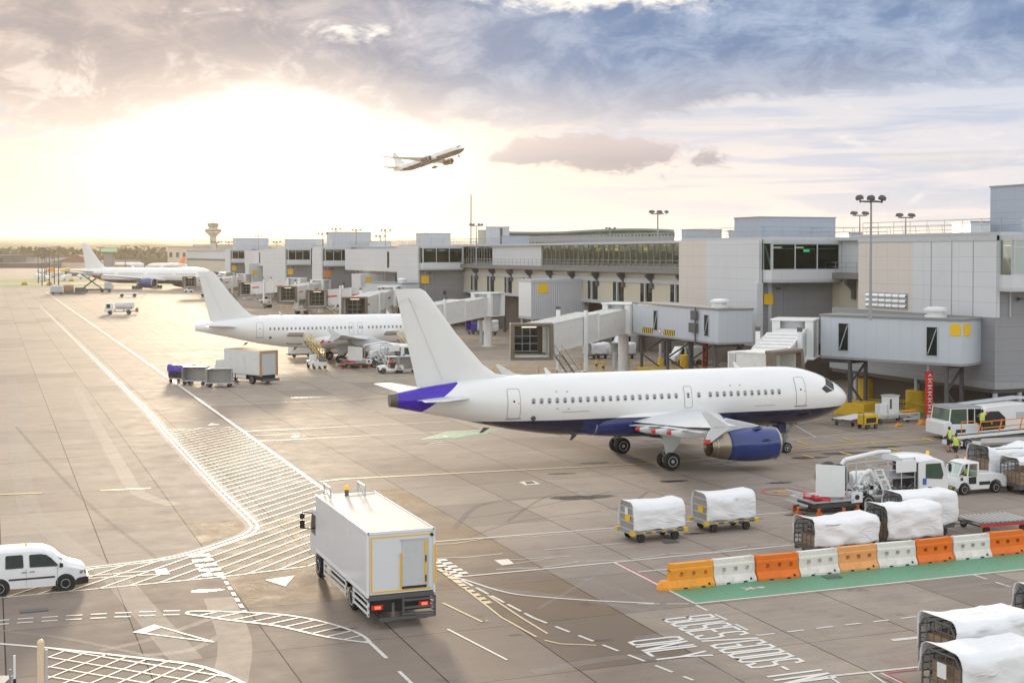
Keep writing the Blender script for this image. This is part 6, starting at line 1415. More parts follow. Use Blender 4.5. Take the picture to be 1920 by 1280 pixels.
# ---------------------------------------------------------------- hydrant dispenser (pumping truck), heading +X
def hydrant(lab,loc,rz):
    t=thing('hydrant_dispenser',lab,'fuel dispenser truck',loc,rz,'white hydrant dispenser trucks')
    c=MB(); c.prism([(6.9,.55),(8.85,.55),(8.95,1.1),(8.85,1.75),(8.55,2.45),(7.9,2.62),(7.0,2.55),(6.9,2.4)],-1.1,1.1); c.build('cab',M['white'],t,bevel=.06)
    rf=MB(); rf.loft([[(x,-w,z-.05),(x,-w*.85,z+h*.6),(x,-w*.4,z+h),(x,w*.4,z+h),(x,w*.85,z+h*.6),(x,w,z-.05)] for x,w,z,h in((5.9,1.0,2.52,.28),(7.0,1.1,2.52,.32),(8.0,1.08,2.5,.26),(8.55,1.0,2.42,.08))]); rf.build('cab_roof',M['white'],t,smooth=True,ang=50)
    for q in(-1,1): MB().prism([(7.35,1.55),(8.45,1.45),(8.55,1.7),(8.35,2.35),(7.35,2.35)],q*1.11-.01,q*1.11+.01).build('cab_window',M['cglass'],t)
    MB().add([(8.89,-.95,1.62),(8.89,.95,1.62),(8.63,.92,2.34),(8.63,-.92,2.34)],[(0,1,2,3)]).build('windscreen',M['cglass'],t)
    MB().bb(6.75,6.92,-1.0,1.0,.8,2.4).build('cab_back',M['black'],t); MB().lathe([(.09,0),(.09,.16),(.03,.2)],(8.1,-.3,2.74),'z',12,0,True).build('beacon',M['amberlamp'],t)
    for q in(-1,1): m_=MB(); m_.path([(8.7,q*1.1,2.35),(8.8,q*1.35,2.35),(8.8,q*1.35,1.8)],.025); m_.box((8.8,q*1.35,2.1),(.1,.16,.4)); m_.build('mirror',M['black'],t)
    MB().bb(7.5,7.75,-1.125,-1.11,.85,1.05).build('step_hole',M['black'],t); MB().bb(7.15,7.4,-1.125,-1.11,1.2,1.55).build('blue_labels',M['blue'],t)
    ch=MB(); ch.bb(.2,8.2,-.9,.9,.55,.8); ch.bb(.0,2.6,-1.15,1.15,.62,.72); ch.bb(2.6,6.8,-1.1,1.1,.72,.82); ch.build('chassis',M['lgrey'],t)
    MB().bb(.4,6.6,-1.0,1.0,.3,.55).build('underframe',M['dgrey'],t)
    # big white side panel and hose reel at the rear
    MB().prism([(.15,1.0),(2.0,.85),(2.0,2.55),(.15,2.75)],-1.16,-1.12).build('rear_shield',M['white'],t,bevel=.01)
    hr=MB(); hr.lathe([(.78,-.5),(.78,-.4),(.6,-.38),(.6,.38),(.78,.4),(.78,.5)],(1.75,-.3,1.85),'y',24,0,True); hr.build('hose_reel',M['dgrey'],t,smooth=True)
    cyl=MB(); cyl.lathe([(.02,-.75),(.35,-.65),(.45,-.4),(.45,.4),(.35,.65),(.02,.75)],(3.7,-.1,1.6),'x',20,0,True); cyl.build('filter_vessel',M['white'],t,smooth=True)
    pp=MB(); rn=random.Random(4)
    pp.path([(3.0,-.5,.9),(3.2,-.6,1.4),(3.5,-.6,1.9),(4.0,-.6,2.1),(4.3,-.6,1.7),(4.4,-.6,.9)],.13,10); pp.path([(3.6,-.75,1.0),(3.9,-.8,1.35),(4.2,-.8,1.0)],.11,10); pp.path([(2.6,-.8,1.3),(3.6,-.8,1.3),(4.6,-.8,1.2)],.06,8)
    for i in range(16): a=rn.uniform(2.7,5.0); z=rn.uniform(.9,1.7); pp.path([(a,-.95,z),(a+rn.uniform(-.2,.2),-.98,z+rn.uniform(-.3,.3)),(a+rn.uniform(.1,.4),-.9,z)],rn.uniform(.02,.06),6)
    for i in range(7): pp.lathe([(.13,-.04),(.13,.04)],(2.8+i*.32,-1.0,1.0+.25*(i%3)),'y',14,0,True)
    pp.build('pipework',M['white'],t,smooth=True,ang=50)
    pk=MB()
    for i in range(26): a=rn.uniform(2.5,6.6); z=rn.uniform(.75,1.5); pk.path([(a,-1.0,z),(a+rn.uniform(-.3,.3),-1.03,z+rn.uniform(-.25,.25)),(a+rn.uniform(.0,.4),-.9,z-.1)],rn.uniform(.015,.045),6)
    for i in range(9): a=rn.uniform(2.6,6.5); pk.box((a,-1.0,rn.uniform(.8,1.3)),(.18,.12,.2))
    pk.build('hoses_and_valves',M['dgrey'],t); bm_=MB(); bm_.path([(2.3,-.4,2.5),(2.5,-.4,2.75),(4.8,-.3,3.05),(5.6,-.2,3.0)],.11,10); bm_.path([(2.3,-.4,2.5),(2.2,-.4,1.4)],.05,8); bm_.build('boom',M['white'],t,smooth=True)
    fr=MB(); 
    for q in(2.3,2.9,5.0): fr.tube((q,-.9,.8),(q,-.9,2.6),.035,6)
    fr.tube((2.3,-.9,2.6),(5,-.9,2.7),.03,6); fr.build('frame',M['lgrey'],t)
    pl_=MB(); pl_.bb(4.9,6.7,-1.0,1.0,1.62,1.68); pl_.build('platform_deck',M['grey'],t); ra=MB()
    for z in(2.1,2.7): ra.path([(4.9,-1.0,z),(6.7,-1.0,z),(6.7,1.0,z),(4.9,1.0,z),(4.9,-1.0,z)],.03)
    for q in((4.9,-1),(5.8,-1),(6.7,-1),(6.7,1),(5.8,1),(4.9,1)): ra.tube((q[0],q[1],.9),(q[0],q[1],2.75),.03,6)
    ra.build('platform_rail',M['lgrey'],t); MB().bb(5.4,6.75,-1.07,-1.04,1.95,2.6).build('rail_panel',M['white'],t,bevel=.01)
    la=MB(); 
    for q in(-.25,.25): la.bar((4.2+q,-1.1,2.2),(5.0+q,-1.2,.5),.05,.09)
    for i in range(7): a=i/6; la.bar((4.2-.25+.8*a,-1.1-.1*a,2.2-1.7*a),(4.2+.25+.8*a,-1.1-.1*a,2.2-1.7*a),.1,.03)
    la.build('ladder',M['white'],t); mc=MB(); mc.bb(2.45,3.15,-1.14,-1.1,.5,1.1); mc.build('meter_panel',M['white'],t); MB().tube((2.8,-1.17,.8),(2.8,-1.14,.8),.14,14).build('dial',M['black'],t)
    # rear coupler: red hose heads and castor ring
    rh=MB(); rh.path([(-.35,-.7,1.0),(.0,-.95,.95),(.5,-1.0,.85),(1.1,-1.0,.7)],.16,10); rh.ball((.25,-1.12,.92),.16,6); rh.build('red_coupler',M['redp'],t,smooth=True)
    rg=MB(); n=24; pts=[(1.3+1.9*math.cos(2*PI*i/n),-.4+1.1*math.sin(2*PI*i/n),.28) for i in range(n+1)]; rg.path(pts,.06,6); rg.build('hose_ring',M['rubber'],t,smooth=True)
    for i in range(8):
        a=2*PI*i/8+.2; x=1.3+1.9*math.cos(a); y=-.4+1.1*math.sin(a); cc=MB(); cc.bb(x-.1,x+.1,y-.06,y+.06,.18,.36); cc.tube((x-.08,y-.05,.09),(x-.08,y+.05,.09),.09,8); cc.tube((x+.1,y-.05,.09),(x+.1,y+.05,.09),.09,8); cc.build('castor',M['orangec'],t)
    rb=MB(); rb.bar((-.3,-1.05,1.05),(2.3,-1.05,1.0),.08,.1); rb.bar((-.3,-1.05,.5),(-.3,1.05,.5),.08,.1); rb.bar((-.3,-1.05,1.05),(-.3,1.05,1.05),.08,.1); rb.build('rear_rail',M['lgrey'],t); sb=MB()
    for i in range(6): sb.bb(-.1+i*.4,.1+i*.4,-1.1,-1.085,.95,1.1)
    sb.build('warning_stripes',M['red'],t); oc=MB(); oc.prism([(5.0,.45),(5.6,.55),(6.0,.85),(5.7,.85),(5.3,.7)],-1.2,-1.0); oc.bb(1.9,2.05,-1.1,-.95,.8,1.05); oc.build('wheel_chock',M['orangec'],t)
    wheels(t,[(3.55,-1.0),(3.55,1.0),(3.55,-.7),(3.55,.7),(7.75,-.98),(7.75,.98)],.45,.26,'lgrey'); return t
M['cglass']=mat('green_cab_glass',(.05,.09,.06),.08,spec=.8,var=.5,scale=1.5); M['blue']=mat('blue_label',(.05,.12,.45),.5); M['redp']=mat('red_enamel',(.62,.03,.04),.3,coat=.3); M['orangec']=mat('orange_castor',(.75,.14,.02),.5)
hydrant('white hydrant dispenser truck with big rear shield and red coupler, near the barriers',(41.1,62.6,0),.0)
h2=hydrant('white hydrant dispenser truck under the wing of the all-white airliner',(40.7,162.3,0),.0)
# ---------------------------------------------------------------- baggage tractor (heading -X in the photo)
def driver_fig(par,x,y,z):
    b=MB(); b.loft([[(x+a*.17*math.cos(q),y+a*.23*math.sin(q),z+h) for q in [2*PI*i/12 for i in range(12)]] for a,h in((.8,0),(1,.1),(1,.3),(1.05,.42),(.7,.52),(.3,.56))]); b.build('x',M['hiv'],None)
M['hiv']=mat('hi_vis_yellow_green',(.55,.80,.03),.6,var=.15,scale=6); M['skin']=mat('skin',(.48,.28,.19),.5,var=.1); M['cloth_d']=mat('black_clothing',(.018,.018,.02),.85); M['hair']=mat('dark_hair',(.03,.02,.015),.7); M['silver']=mat('silver_reflective_tape',(.6,.6,.58),.4)
t=thing('baggage_tractor','white baggage tractor with curved cab and driver, right of the fuel dispenser truck','tractor',(52.05,64.2,0),-.03); t.scale=(.82,.82,.86)
bd=MB(); bd.prism([(.15,.45),(.15,.75),(.35,1.2),(1.15,1.25),(2.0,1.15),(2.05,1.45),(4.1,1.30),(4.5,1.1),(4.6,.75),(4.55,.4),(4.2,.4),(4.0,.8),(3.6,.95),(3.2,.8),(3.0,.32),(1.45,.32),(1.2,.75),(.9,.85),(.6,.75),(.4,.45)],-.85,.85); bd.build('body',M['white'],t,bevel=.04)
fr=MB(); 
for q in(-1,1): fr.path([(.35,q*.8,1.2),(.75,q*.76,2.0),(1.0,q*.74,2.12)],.045,8); fr.path([(1.15,q*.82,1.2),(1.3,q*.78,2.05)],.06,8); fr.path([(2.05,q*.82,1.2),(2.1,q*.76,2.1)],.07,8); fr.path([(1.15,q*.84,1.2),(1.2,q*.85,.75),(1.5,q*.85,.6)],.04,8)
fr.loft([[(x,-w,2.08),(x,-w*.9,2.08+h),(x,w*.9,2.08+h),(x,w,2.08)] for x,w,h in((.8,.74,.06),(1.3,.80,.16),(1.9,.80,.16),(2.2,.76,.08))]); fr.build('cab_frame',M['white'],t,smooth=True,ang=40)
MB().add([(.37,-.74,1.25),(.37,.74,1.25),(.80,.70,2.04),(.80,-.70,2.04)],[(0,1,2,3)]).build('windscreen',M['cabpane'],t)
for q in(-1,1): MB().add([(1.2,q*.8,1.25),(2.02,q*.8,1.25),(2.05,q*.76,2.05),(1.35,q*.76,2.05)],[(0,1,2,3)]).build('side_glass',M['cabpane'],t)
MB().bb(1.25,1.9,-.86,-.84,.72,1.2).build('door_opening',M['black'],t); MB().bb(2.15,3.1,-.865,-.85,.62,.85).build('side_vent',M['black'],t); MB().bb(-.05,.3,-.8,.8,.45,.60).build('bumper',M['dgrey'],t); yc=MB()
for q in(-.7,-.2,.3): yc.bb(-.08,-.05,q,q+.3,.46,.58)
yc.build('bumper_blocks',M['yellow'],t); MB().bb(.55,.78,-.865,-.85,1.0,1.2).build('headlight',M['black'],t); MB().tube((2.0,.5,2.2),(2.0,.5,2.32),.07,10).build('beacon',M['amberlamp'],t)
wheels(t,[(.9,-.75),(.9,.75),(3.62,-.75),(3.62,.75)],.38,.26,'lgrey'); MB().bb(1.35,1.75,-.5,.1,.85,1.3).build('seat',M['black'],t)
x,y=G(731,700); t=thing('small_tractor','small open white baggage tractor in front of the fuel truck by the all-white airliner','tractor',(x-1.3,y+.5,0),.0)
MB().prism([(0,.45),(0,.85),(.9,1.0),(1.2,.55),(1.9,.5),(2.0,1.0),(2.9,.95),(3.0,.5),(2.5,.3),(.4,.3)],-.65,.65).build('body',M['white'],t,bevel=.04); f=MB()
for q in(-1,1): f.tube((1.0,q*.6,.95),(1.15,q*.55,1.95),.035,6); f.tube((2.3,q*.6,.95),(2.25,q*.55,1.95),.035,6)
f.bb(1.05,2.35,-.62,.62,1.93,2.0); f.build('canopy',M['white'],t); MB().bb(1.6,2.0,-.4,.4,.6,1.25).build('seat',M['black'],t); MB().bb(-.02,0,-.4,.4,.5,.7).build('grille',M['dgrey'],t); wheels(t,[(.5,-.6),(.5,.6),(2.4,-.6),(2.4,.6)],.34,.24)
# ---------------------------------------------------------------- cargo loader with cab and belt conveyor, right edge
t=thing('cargo_loader','large white loader vehicle with glazed cab and black octagonal side openings','loader vehicle',(66.9,83.9,0),-.12)
MB().prism([(0,.35),(0,1.35),(.55,1.45),(.7,1.2),(2.9,1.2),(3.1,.9),(2.9,.5),(2.2,.35)],-1.3,1.3).build('front_body',M['white'],t,bevel=.06)
cb=MB(); 
for q in(-1,1):
    for a,b in(((.45,1.35),(.6,2.35)),((2.0,1.2),(2.0,2.35)),((3.2,1.2),(3.2,2.35)),((2.6,1.2),(2.6,2.35))): cb.tube((a[0],q*1.25,a[1]),(b[0],q*1.2,b[1]),.05,6)
cb.bb(.55,3.3,-1.25,1.25,2.33,2.42); cb.build('cab_frame',M['white'],t); MB().bb(.5,3.2,-1.28,1.28,2.42,2.5).build('cab_roof',M['grey'],t,bevel=.03)
MB().add([(.46,-1.2,1.35),(.46,1.2,1.35),(.6,1.15,2.33),(.6,-1.15,2.33)],[(0,1,2,3)]).build('windscreen',M['cglass'],t)
for q in(-1,1): MB().add([(.5,q*1.24,1.32),(1.95,q*1.24,1.25),(1.95,q*1.2,2.32),(.62,q*1.2,2.32)],[(0,1,2,3)]).build('side_glass',M['cglass'],t); 
MB().bb(2.05,3.15,-1.24,-1.2,1.22,2.32).build('door_glass',M['glass'],t); MB().bb(1.0,1.8,-1.32,-1.3,.45,.8).build('step_recess',M['black'],t)
MB().prism([(3.3,.5),(3.3,2.1),(3.6,2.45),(6.5,2.65),(11.5,2.15),(11.8,.6),(11.5,.5)],-1.35,1.35).build('rear_body',M['white'],t,bevel=.05)
MB().prism([(2.6,2.5),(7.5,2.95),(11,2.7),(11,2.55),(7.5,2.78),(2.7,2.42)],.3,1.3).build('roof_duct',M['lgrey'],t,bevel=.03)
for x0 in(4.2,8.4):
    r=[(x0+1.05*math.cos(PI/8+i*PI/4),1.25+.92*math.sin(PI/8+i*PI/4)) for i in range(8)]; MB().prism(r,-1.37,-1.35).build('octagonal_opening',M['black'],t); wheels(t,[(x0,-1.2),(x0,1.1)],.55,.3)
MB().bb(6.1,7.2,-1.365,-1.35,1.5,2.0).build('vent_grille',M['lgrey'],t); MB().tube((3.6,-1.37,2.0),(3.6,-1.35,2.0),.1,10).build('red_button',M['red'],t); MB().tube((4.0,-1.37,1.2),(4.0,-1.35,1.2),.09,10).build('green_sticker',M['hiv'],t)
t=thing('belt_loader','long black belt loader with orange handrails in front of the white loader vehicle','belt loader',(64.4,79.3,0),-.12)
bl_=MB(); bl_.bar((0,0,.75),(11,0,1.35),1.0,.10); bl_.build('belt',M['rubber'],t); sf=MB()
for q in(-1,1): sf.bar((0,q*.58,.80),(11,q*.58,1.40),.14,.2)
sf.bb(.0,2.2,-.75,.75,.25,.55); sf.build('side_frame',M['white'],t); hr=MB()
for z in(.55,1.0): hr.path([(2.3,-.62,.9+z),(10.8,-.62,1.35+z)],.04)
for x in(2.3,4.0,5.7,7.4,9.1,10.8): hr.bar((x-.25,-.62,.9+(x/11)*.5),(x,-.62,1.9+(x/11)*.48),.09,.06)
hr.path([(.9,-.3,.9),(.9,-.3,1.9),(1.9,-.3,1.95),(2.3,-.5,1.6)],.035); hr.build('handrail',M['orange'],t); wheels(t,[(1.1,-.7),(1.1,.7),(7.5,-.7),(7.5,.7)],.38,.25); MB().bb(2.4,8.5,-.5,.5,.35,.7).build('engine_casing',M['dwhite'],t)
x,y=G(1890,838); t=thing('utility_cart','small white utility cart with roll bars at the right edge above the covered trolleys','cart',(x-.6,y-3.8,0),0)
MB().prism([(0,.4),(0,.8),(.8,1.0),(2.6,.9),(2.6,.4)],-.6,.6).build('body',M['white'],t,bevel=.04); f=MB(); f.path([(1,-.55,1),(1.2,-.5,1.8),(1.2,.5,1.8),(1,.55,1)],.04); f.path([(2.2,-.55,.9),(2.1,-.5,1.8),(2.1,.5,1.8),(2.2,.55,.9)],.04); f.path([(1.2,-.5,1.8),(2.1,-.5,1.8)],.04); f.build('roll_bar',M['white'],t); MB().bb(1.3,1.8,-.45,.45,.9,1.4).build('seat',M['black'],t); wheels(t,[(.5,-.55),(.5,.55),(2.1,-.55),(2.1,.55)],.28,.2)
# ---------------------------------------------------------------- ground equipment by the nose
x,y=G(1662,792); t=thing('ground_power_unit','white upright ground power cabinets on a trailer in front of the yellow railing','power unit',(x,y,0),.1)
MB().bb(-.2,.9,-.5,.4,.4,2.2).build('tall_cabinet',M['white'],t,bevel=.03); MB().bb(-1.0,-.25,-.4,.3,.4,1.6).build('low_cabinet',M['white'],t,bevel=.03); MB().bb(-.25,.95,-.55,.45,2.2,2.3).build('cabinet_lid',M['lgrey'],t); f=MB()
for q in(-1,1): f.bar((-2.0,q*.7,.75),(2.9,q*.7,.75),.16,.16); f.bar((-2.0,q*.7,.1),(-2.0,q*.7,.8),.14,.14); f.bar((2.9,q*.7,.1),(2.9,q*.7,.8),.14,.14); f.bar((1.2,q*.7,.3),(2.9,q*.7,.3),.14,.14)
f.bar((-2,-.7,.4),(-2,.7,.4),.14,.14); f.bar((2.9,-.7,.4),(2.9,.7,.4),.14,.14); f.build('trailer_frame',M['dwhite'],t); MB().tube((1.0,-.7,.95),(2.5,-.7,.95),.12,8).build('orange_roll',M['pamber'],t); MB().bb(-.1,.1,-.52,-.5,1.2,2.0).build('display_slot',M['dgrey'],t); wheels(t,[(-1.2,-.6),(1.8,-.6),(-1.2,.6),(1.8,.6)],.22,.15)
x,y=G(1627,803); t=thing('generator_cart','small yellow generator cart on four wheels','cart',(x,y,0),.2); MB().bb(-.75,.75,-.4,.4,.35,1.15).build('casing',M['yellow'],t,bevel=.04); MB().bb(-.6,.5,-.42,-.4,.5,.9).build('grille',M['black'],t); MB().path([(-.8,-.3,.4),(-.8,-.3,1.3),(-.8,.3,1.3)],.03).build('handle',M['dgrey'],t); wheels(t,[(-.5,-.4),(.5,-.4),(-.5,.4),(.5,.4)],.2,.12)
for (px,py,s,lab) in((1730,795,.9,'yellow angled chock frame lying left of the loader vehicle'),(1685,799,.6,'small orange block lying on the apron')):
    x,y=G(px,py); t=thing('wheel_chock',lab,'chock',(x,y,0),.3); MB().prism([(-.8*s,0),(.8*s,0),(.5*s,.35*s),(-.2*s,.45*s)],-.2*s,.2*s).build('block',M['orange'],t,bevel=.03); MB().bar((-.4*s,-.22*s,.2*s),(.5*s,-.22*s,.2*s),.05,.08).build('grip',M['yellow'],t)
x,y=G(1533,1030); t=thing('marker_post','slanting yellow post with black cap left of the low cage trolley','post',(x,y,0)); MB().tube((.25,0,0),(-.15,0,1.0),.07,10).build('post',M['yellow'],t); MB().tube((-.15,0,1.0),(-.25,0,1.2),.06,10).build('cap',M['black'],t)
# foreground rail parts at the bottom-left corner of the picture
M['pole_c']=mat('pale_cream_rail_paint',(.78,.60,.42),.45); x,y=G(75,1280,7.5); t=thing('roof_handrail','cream rounded rail post rising at the bottom left corner','rail',(x,y,0)); a=Dz(77,1290,14.5); b=Dz(70,1204,14.5); t.location=a
d_=b-a; MB().tube((0,0,-2.5),(0,0,d_.z),.038,16).build('rail_tube',M['pole_c'],t,smooth=True); MB().ball((0,0,d_.z),.038,8).build('rail_cap',M['pole_c'],t,smooth=True); MB().bb(.045,.07,-.02,.02,-2.5,d_.z-.08).build('backing_strip',M['lgrey'],t)
for px,py,mt,lab in((27,1228,'white','thin white upright post at the lower left corner'),(19,1254,'grey','short grey upright post at the lower left corner')):
    a=Dz(px,py,14.5); t=thing('roof_post',lab,'post',(a.x,a.y,a.z-2.5)); MB().bb(-.012,.012,-.012,.012,0,2.5).build('post',M[mt],t); MB().bb(-.016,.016,-.016,.016,2.0,2.25).build('clamp',M['black'],t)
a=Dz(0,1268,14.5); t=thing('roof_ledge','grey ledge edge in the bottom left corner under the posts','ledge',(a.x,a.y,a.z-.2),-TH); MB().bb(-.4,.085,-.1,.12,0,.15).build('ledge',M['lgrey'],t); MB().bb(-.4,.09,-.12,.14,.15,.17).build('capping',M['grey'],t)
# ---------------------------------------------------------------- around the second aeroplane
t=thing('catering_truck','dirty white high-lift box truck with open grey shutter behind the baggage carts','lorry',(25.1,151.9,0),R(-62))
t.location=(28.0,144.9,0); t.rotation_euler=(0,0,R(119))
MB().bb(0,6.0,-1.25,1.25,1.0,3.6).build('cargo_box',M['dwhite'],t,bevel=.02); MB().bb(.0,6.0,-1.22,1.22,3.6,3.62).build('roof_sheet',mat('brown_dusty_roof',(.30,.20,.12),.8,dirt=.4),t)
MB().bb(-.04,0,-.95,.95,1.1,3.3).build('roller_shutter',M['lgrey'],t); f=MB(); 
for q in(-1,1): f.bb(-.08,.0,q*1.12-.13,q*1.12+.13,.9,3.6)
f.bb(-.08,0,-1,1,3.3,3.6); f.build('shutter_frame',M['board'],t); a=MB()
for q in(-1,1): a.bb(-.1,-.081,q*1.2-.05,q*1.2+.05,.95,1.9)
a.build('orange_markers',M['orange'],t); MB().bb(.1,6.2,-1.0,1.0,.45,1.0).build('underframe',M['black'],t); MB().bb(-.5,.0,-1.1,1.1,.35,.6).build('tail_lift',M['dgrey'],t); MB().prism([(6.2,.6),(7.8,.6),(7.9,1.3),(7.6,2.3),(6.2,2.4)],-1.1,1.1).build('cab',M['dwhite'],t,bevel=.06)
wheels(t,[(1.4,1.05),(1.4,-1.05),(6.9,1.05),(6.9,-1.05)],.46,.3); 
for a_,b_ in((2.3,4.0),(4.2,5.6)): MB().bb(a_,b_,1.2,1.24,.55,.95).build('side_guard',M['white'],t)
def tubcart(lab,x,y,rz,mt='lgrey',cloth=None):
    t=thing('baggage_cart',lab,'baggage cart',(x,y,0),rz,'open-sided grey baggage carts'); e=MB(); pts=[(-.7,.5),(.7,.5),(.7,1.6),(.5,1.95),(-.5,1.95),(-.7,1.6)]
    e.prism(pts,-1.3,-1.25,'x'); e.build('end_panel',M['steelc'],t); MB().prism(pts,1.25,1.3,'x').build('end_panel',M['steelc'],t); MB().bb(-1.25,1.25,.66,.7,.5,1.6).build('back_panel',M['steelc'],t); e=MB(); e.add([(-1.3,-.5,1.96),(1.3,-.5,1.96),(1.3,.5,1.96),(-1.3,.5,1.96)],[(0,1,2,3)]); e.add([(-1.3,.5,1.96),(1.3,.5,1.96),(1.3,.7,1.6),(-1.3,.7,1.6)],[(0,1,2,3)]); o=e.build('roof_panel',M[mt],t)
    MB().bb(-1.5,1.5,-.75,.75,.42,.5).build('deck',M['lgrey'],t); MB().bb(1.31,1.33,-.3,.35,1.15,1.5).build('blue_panel',M['blue'],t); MB().bb(-1.9,-1.5,-.05,.05,.4,.46).build('drawbar',M['dgrey'],t); wheels(t,[(-1,-.6),(1,-.6),(-1,.6),(1,.6)],.22,.15,'dgrey')
    if cloth: cover(t,-1.3,1.3,1.5,2.0,1.2,1.2,m='purple',seed=3,amp=.08)
    return t
M['steelc']=mat('brushed_cart_panel',(.40,.38,.36),.45,.4,dirt=.2)
tubcart('open grey baggage cart with small blue panel, nearest to the box truck shutter',22.6,143.6,-.25); tubcart('open grey baggage cart with larger blue panel, middle of the short train',20.6,147.0,-.5); tubcart('baggage cart draped in purple cloth at the head of the train',19.5,150.2,-.9,cloth=1)
t=thing('belt_steps','white tractor-mounted loading steps with yellow rails at the rear hold door','belt loader',(37.4,163.8,0),R(96)); MB().bb(-2.2,1.0,-.8,.8,.35,.9).build('chassis',M['white'],t,bevel=.04); MB().bb(-1.0,-.0,.1,.8,.9,1.7).build('cab',M['white'],t,bevel=.04)
MB().bar((-2.2,-.3,.9),(3.8,-.3,3.0),.9,.15).build('belt',M['dgrey'],t); y_=MB()
for q in(-.75,.15): y_.path([(-1.6,q,1.9),(3.8,q,4.0)],.05); y_.path([(-1.6,q,1.5),(3.8,q,3.5)],.04)
for i in range(6): 
    for q in(-.75,.15): y_.tube((-1.6+i*1.08,q,1.1+i*.38),(-1.6+i*1.08,q,1.95+i*.42),.045,6)
y_.build('yellow_rails',M['yellow'],t); wheels(t,[(-1.6,-.7),(-1.6,.7),(.5,-.7),(.5,.7)],.35,.25)
t=thing('belt_steps','yellow-railed loading steps at the forward hold door, half hidden by the large fin','belt loader',(49.2,163.0,0),R(96)); MB().bb(-2.2,1.0,-.8,.8,.35,.9).build('chassis',M['white'],t,bevel=.04); MB().bar((-2.2,-.3,.9),(3.8,-.3,3.0),.9,.15).build('belt',M['dgrey'],t); y_=MB()
for q in(-.75,.15): y_.path([(-1.6,q,1.9),(3.8,q,4.0)],.05); y_.path([(-1.6,q,1.5),(3.8,q,3.5)],.04)
y_.build('yellow_rails',M['yellow'],t); wheels(t,[(-1.6,-.7),(-1.6,.7),(.5,-.7),(.5,.7)],.35,.25)
x,y=G(768,700); tubcart('grey cart partly hidden by the large white fin',x,y+1,.1)
t=thing('container_dolly','pair of low white container dollies on the far side beneath the all-white airliner','cargo dolly',(44,182,0)); MB().bb(-6,-3,-1,1,.5,1.5).build('container',M['white'],t); MB().bb(-1,2,-1,1,.5,1.3).build('container',M['lgrey'],t); MB().bb(-6.2,2.2,-1,1,.3,.5).build('deck',M['dgrey'],t); wheels(t,[(-5.5,-.8),(-3.5,-.8),(-.5,-.8),(1.5,-.8)],.25,.2)
# ---------------------------------------------------------------- far apron vehicles
x,y=G(197,590); t=thing('fuel_bowser','white fuel bowser lorry standing alone on the far apron','tanker',(x,y+1.4,0),-.05); MB().prism([(0,.6),(0,1.4),(.2,2.6),(1.9,2.7),(1.9,.6)],-1.2,1.2).build('cab',M['white'],t,bevel=.06)
for q in(-1,1): MB().prism([(.35,1.5),(1.2,1.5),(1.2,2.4),(.45,2.4)],q*1.21-.01,q*1.21+.01).build('cab_window',M['glass'],t)
MB().lathe([(.01,0),(.75,.1),(.8,.4),(.8,3.6),(.75,3.9),(.01,4)],(2.3,0,2.0),'x',18,0,True).build('tank',M['dwhite'],t,smooth=True); MB().bb(4.3,6.6,-1.2,1.2,1.7,2.8).build('pump_cabinet',M['dwhite'],t,bevel=.05); pp=MB(); rn=random.Random(2)
for i in range(16): a=rn.uniform(2.2,7); pp.path([(a,-1.2,.7),(a+rn.uniform(-.3,.3),-1.25,1.3),(a+.4,-1.2,1.6)],.06,5)
pp.build('pipework',M['steel'],t); MB().bb(1.2,7.4,-1.1,1.1,.6,.85).build('chassis',M['dgrey'],t); MB().bb(7.0,7.5,-1.2,1.2,.5,1.5).build('rear_rack',M['red'],t); wheels(t,[(1.2,-1.05),(5.4,-1.05),(1.2,1.05),(5.4,1.05)],.52,.35)
x,y=G(208,557); t=thing('tow_bar','long low white tow-bar trailer beyond the fuel bowser','trailer',(x,y,0)); MB().bar((-1,0,.9),(11,0,.9),.3,.3).build('beam',M['white'],t); MB().bb(3,8.5,-.8,.8,.7,1.4).build('frame',M['white'],t); wheels(t,[(3.4,-.8),(7.4,-.8),(3.4,.8),(7.4,.8)],.55,.3)
x,y=G(95,552); t=thing('luggage_train','silver covered luggage cart with loaded carts behind it near the far white line','baggage cart',(x,y,0)); MB().bb(0,4.0,0,4,.6,3.0).build('covered_cart',M['lgrey'],t,bevel=.3); MB().bb(4.6,8,6,9,.6,3.2).build('loaded_cart',M['board'],t,bevel=.5); MB().bb(8.4,12,5,8,.5,2.2).build('loaded_cart',M['dgrey'],t,bevel=.2); MB().bb(0,12,.5,7,.3,.6).build('deck',M['dgrey'],t); wheels(t,[(.8,0),(3.2,0),(6,5)],.35,.3)
x,y=G(175,548); t=thing('scissor_lift_truck','dark scissor-lift truck with raised crossed arms behind the wide-body wing','lift truck',(x-4,y,0)); MB().bb(-2,10,-1.2,1.2,.8,1.3).build('chassis',M['black'],t); s_=MB()
for q in(-1,1): s_.bar((0,q,1.3),(7,q,6.6),.3,.4); s_.bar((7,q,1.3),(0,q,6.6),.3,.4)
s_.build('scissor_arms',M['dgrey'],t); MB().bb(-.5,7.5,-1.2,1.2,6.5,6.9).build('platform',M['grey'],t); MB().prism([(8,1),(11,1),(11,2.4),(10.2,3.6),(8,3.6)],-1.2,1.2).build('cab',M['lgrey'],t,bevel=.1); wheels(t,[(-1,-1),(1.5,-1),(7,-1),(9.6,-1)],.6,.4)
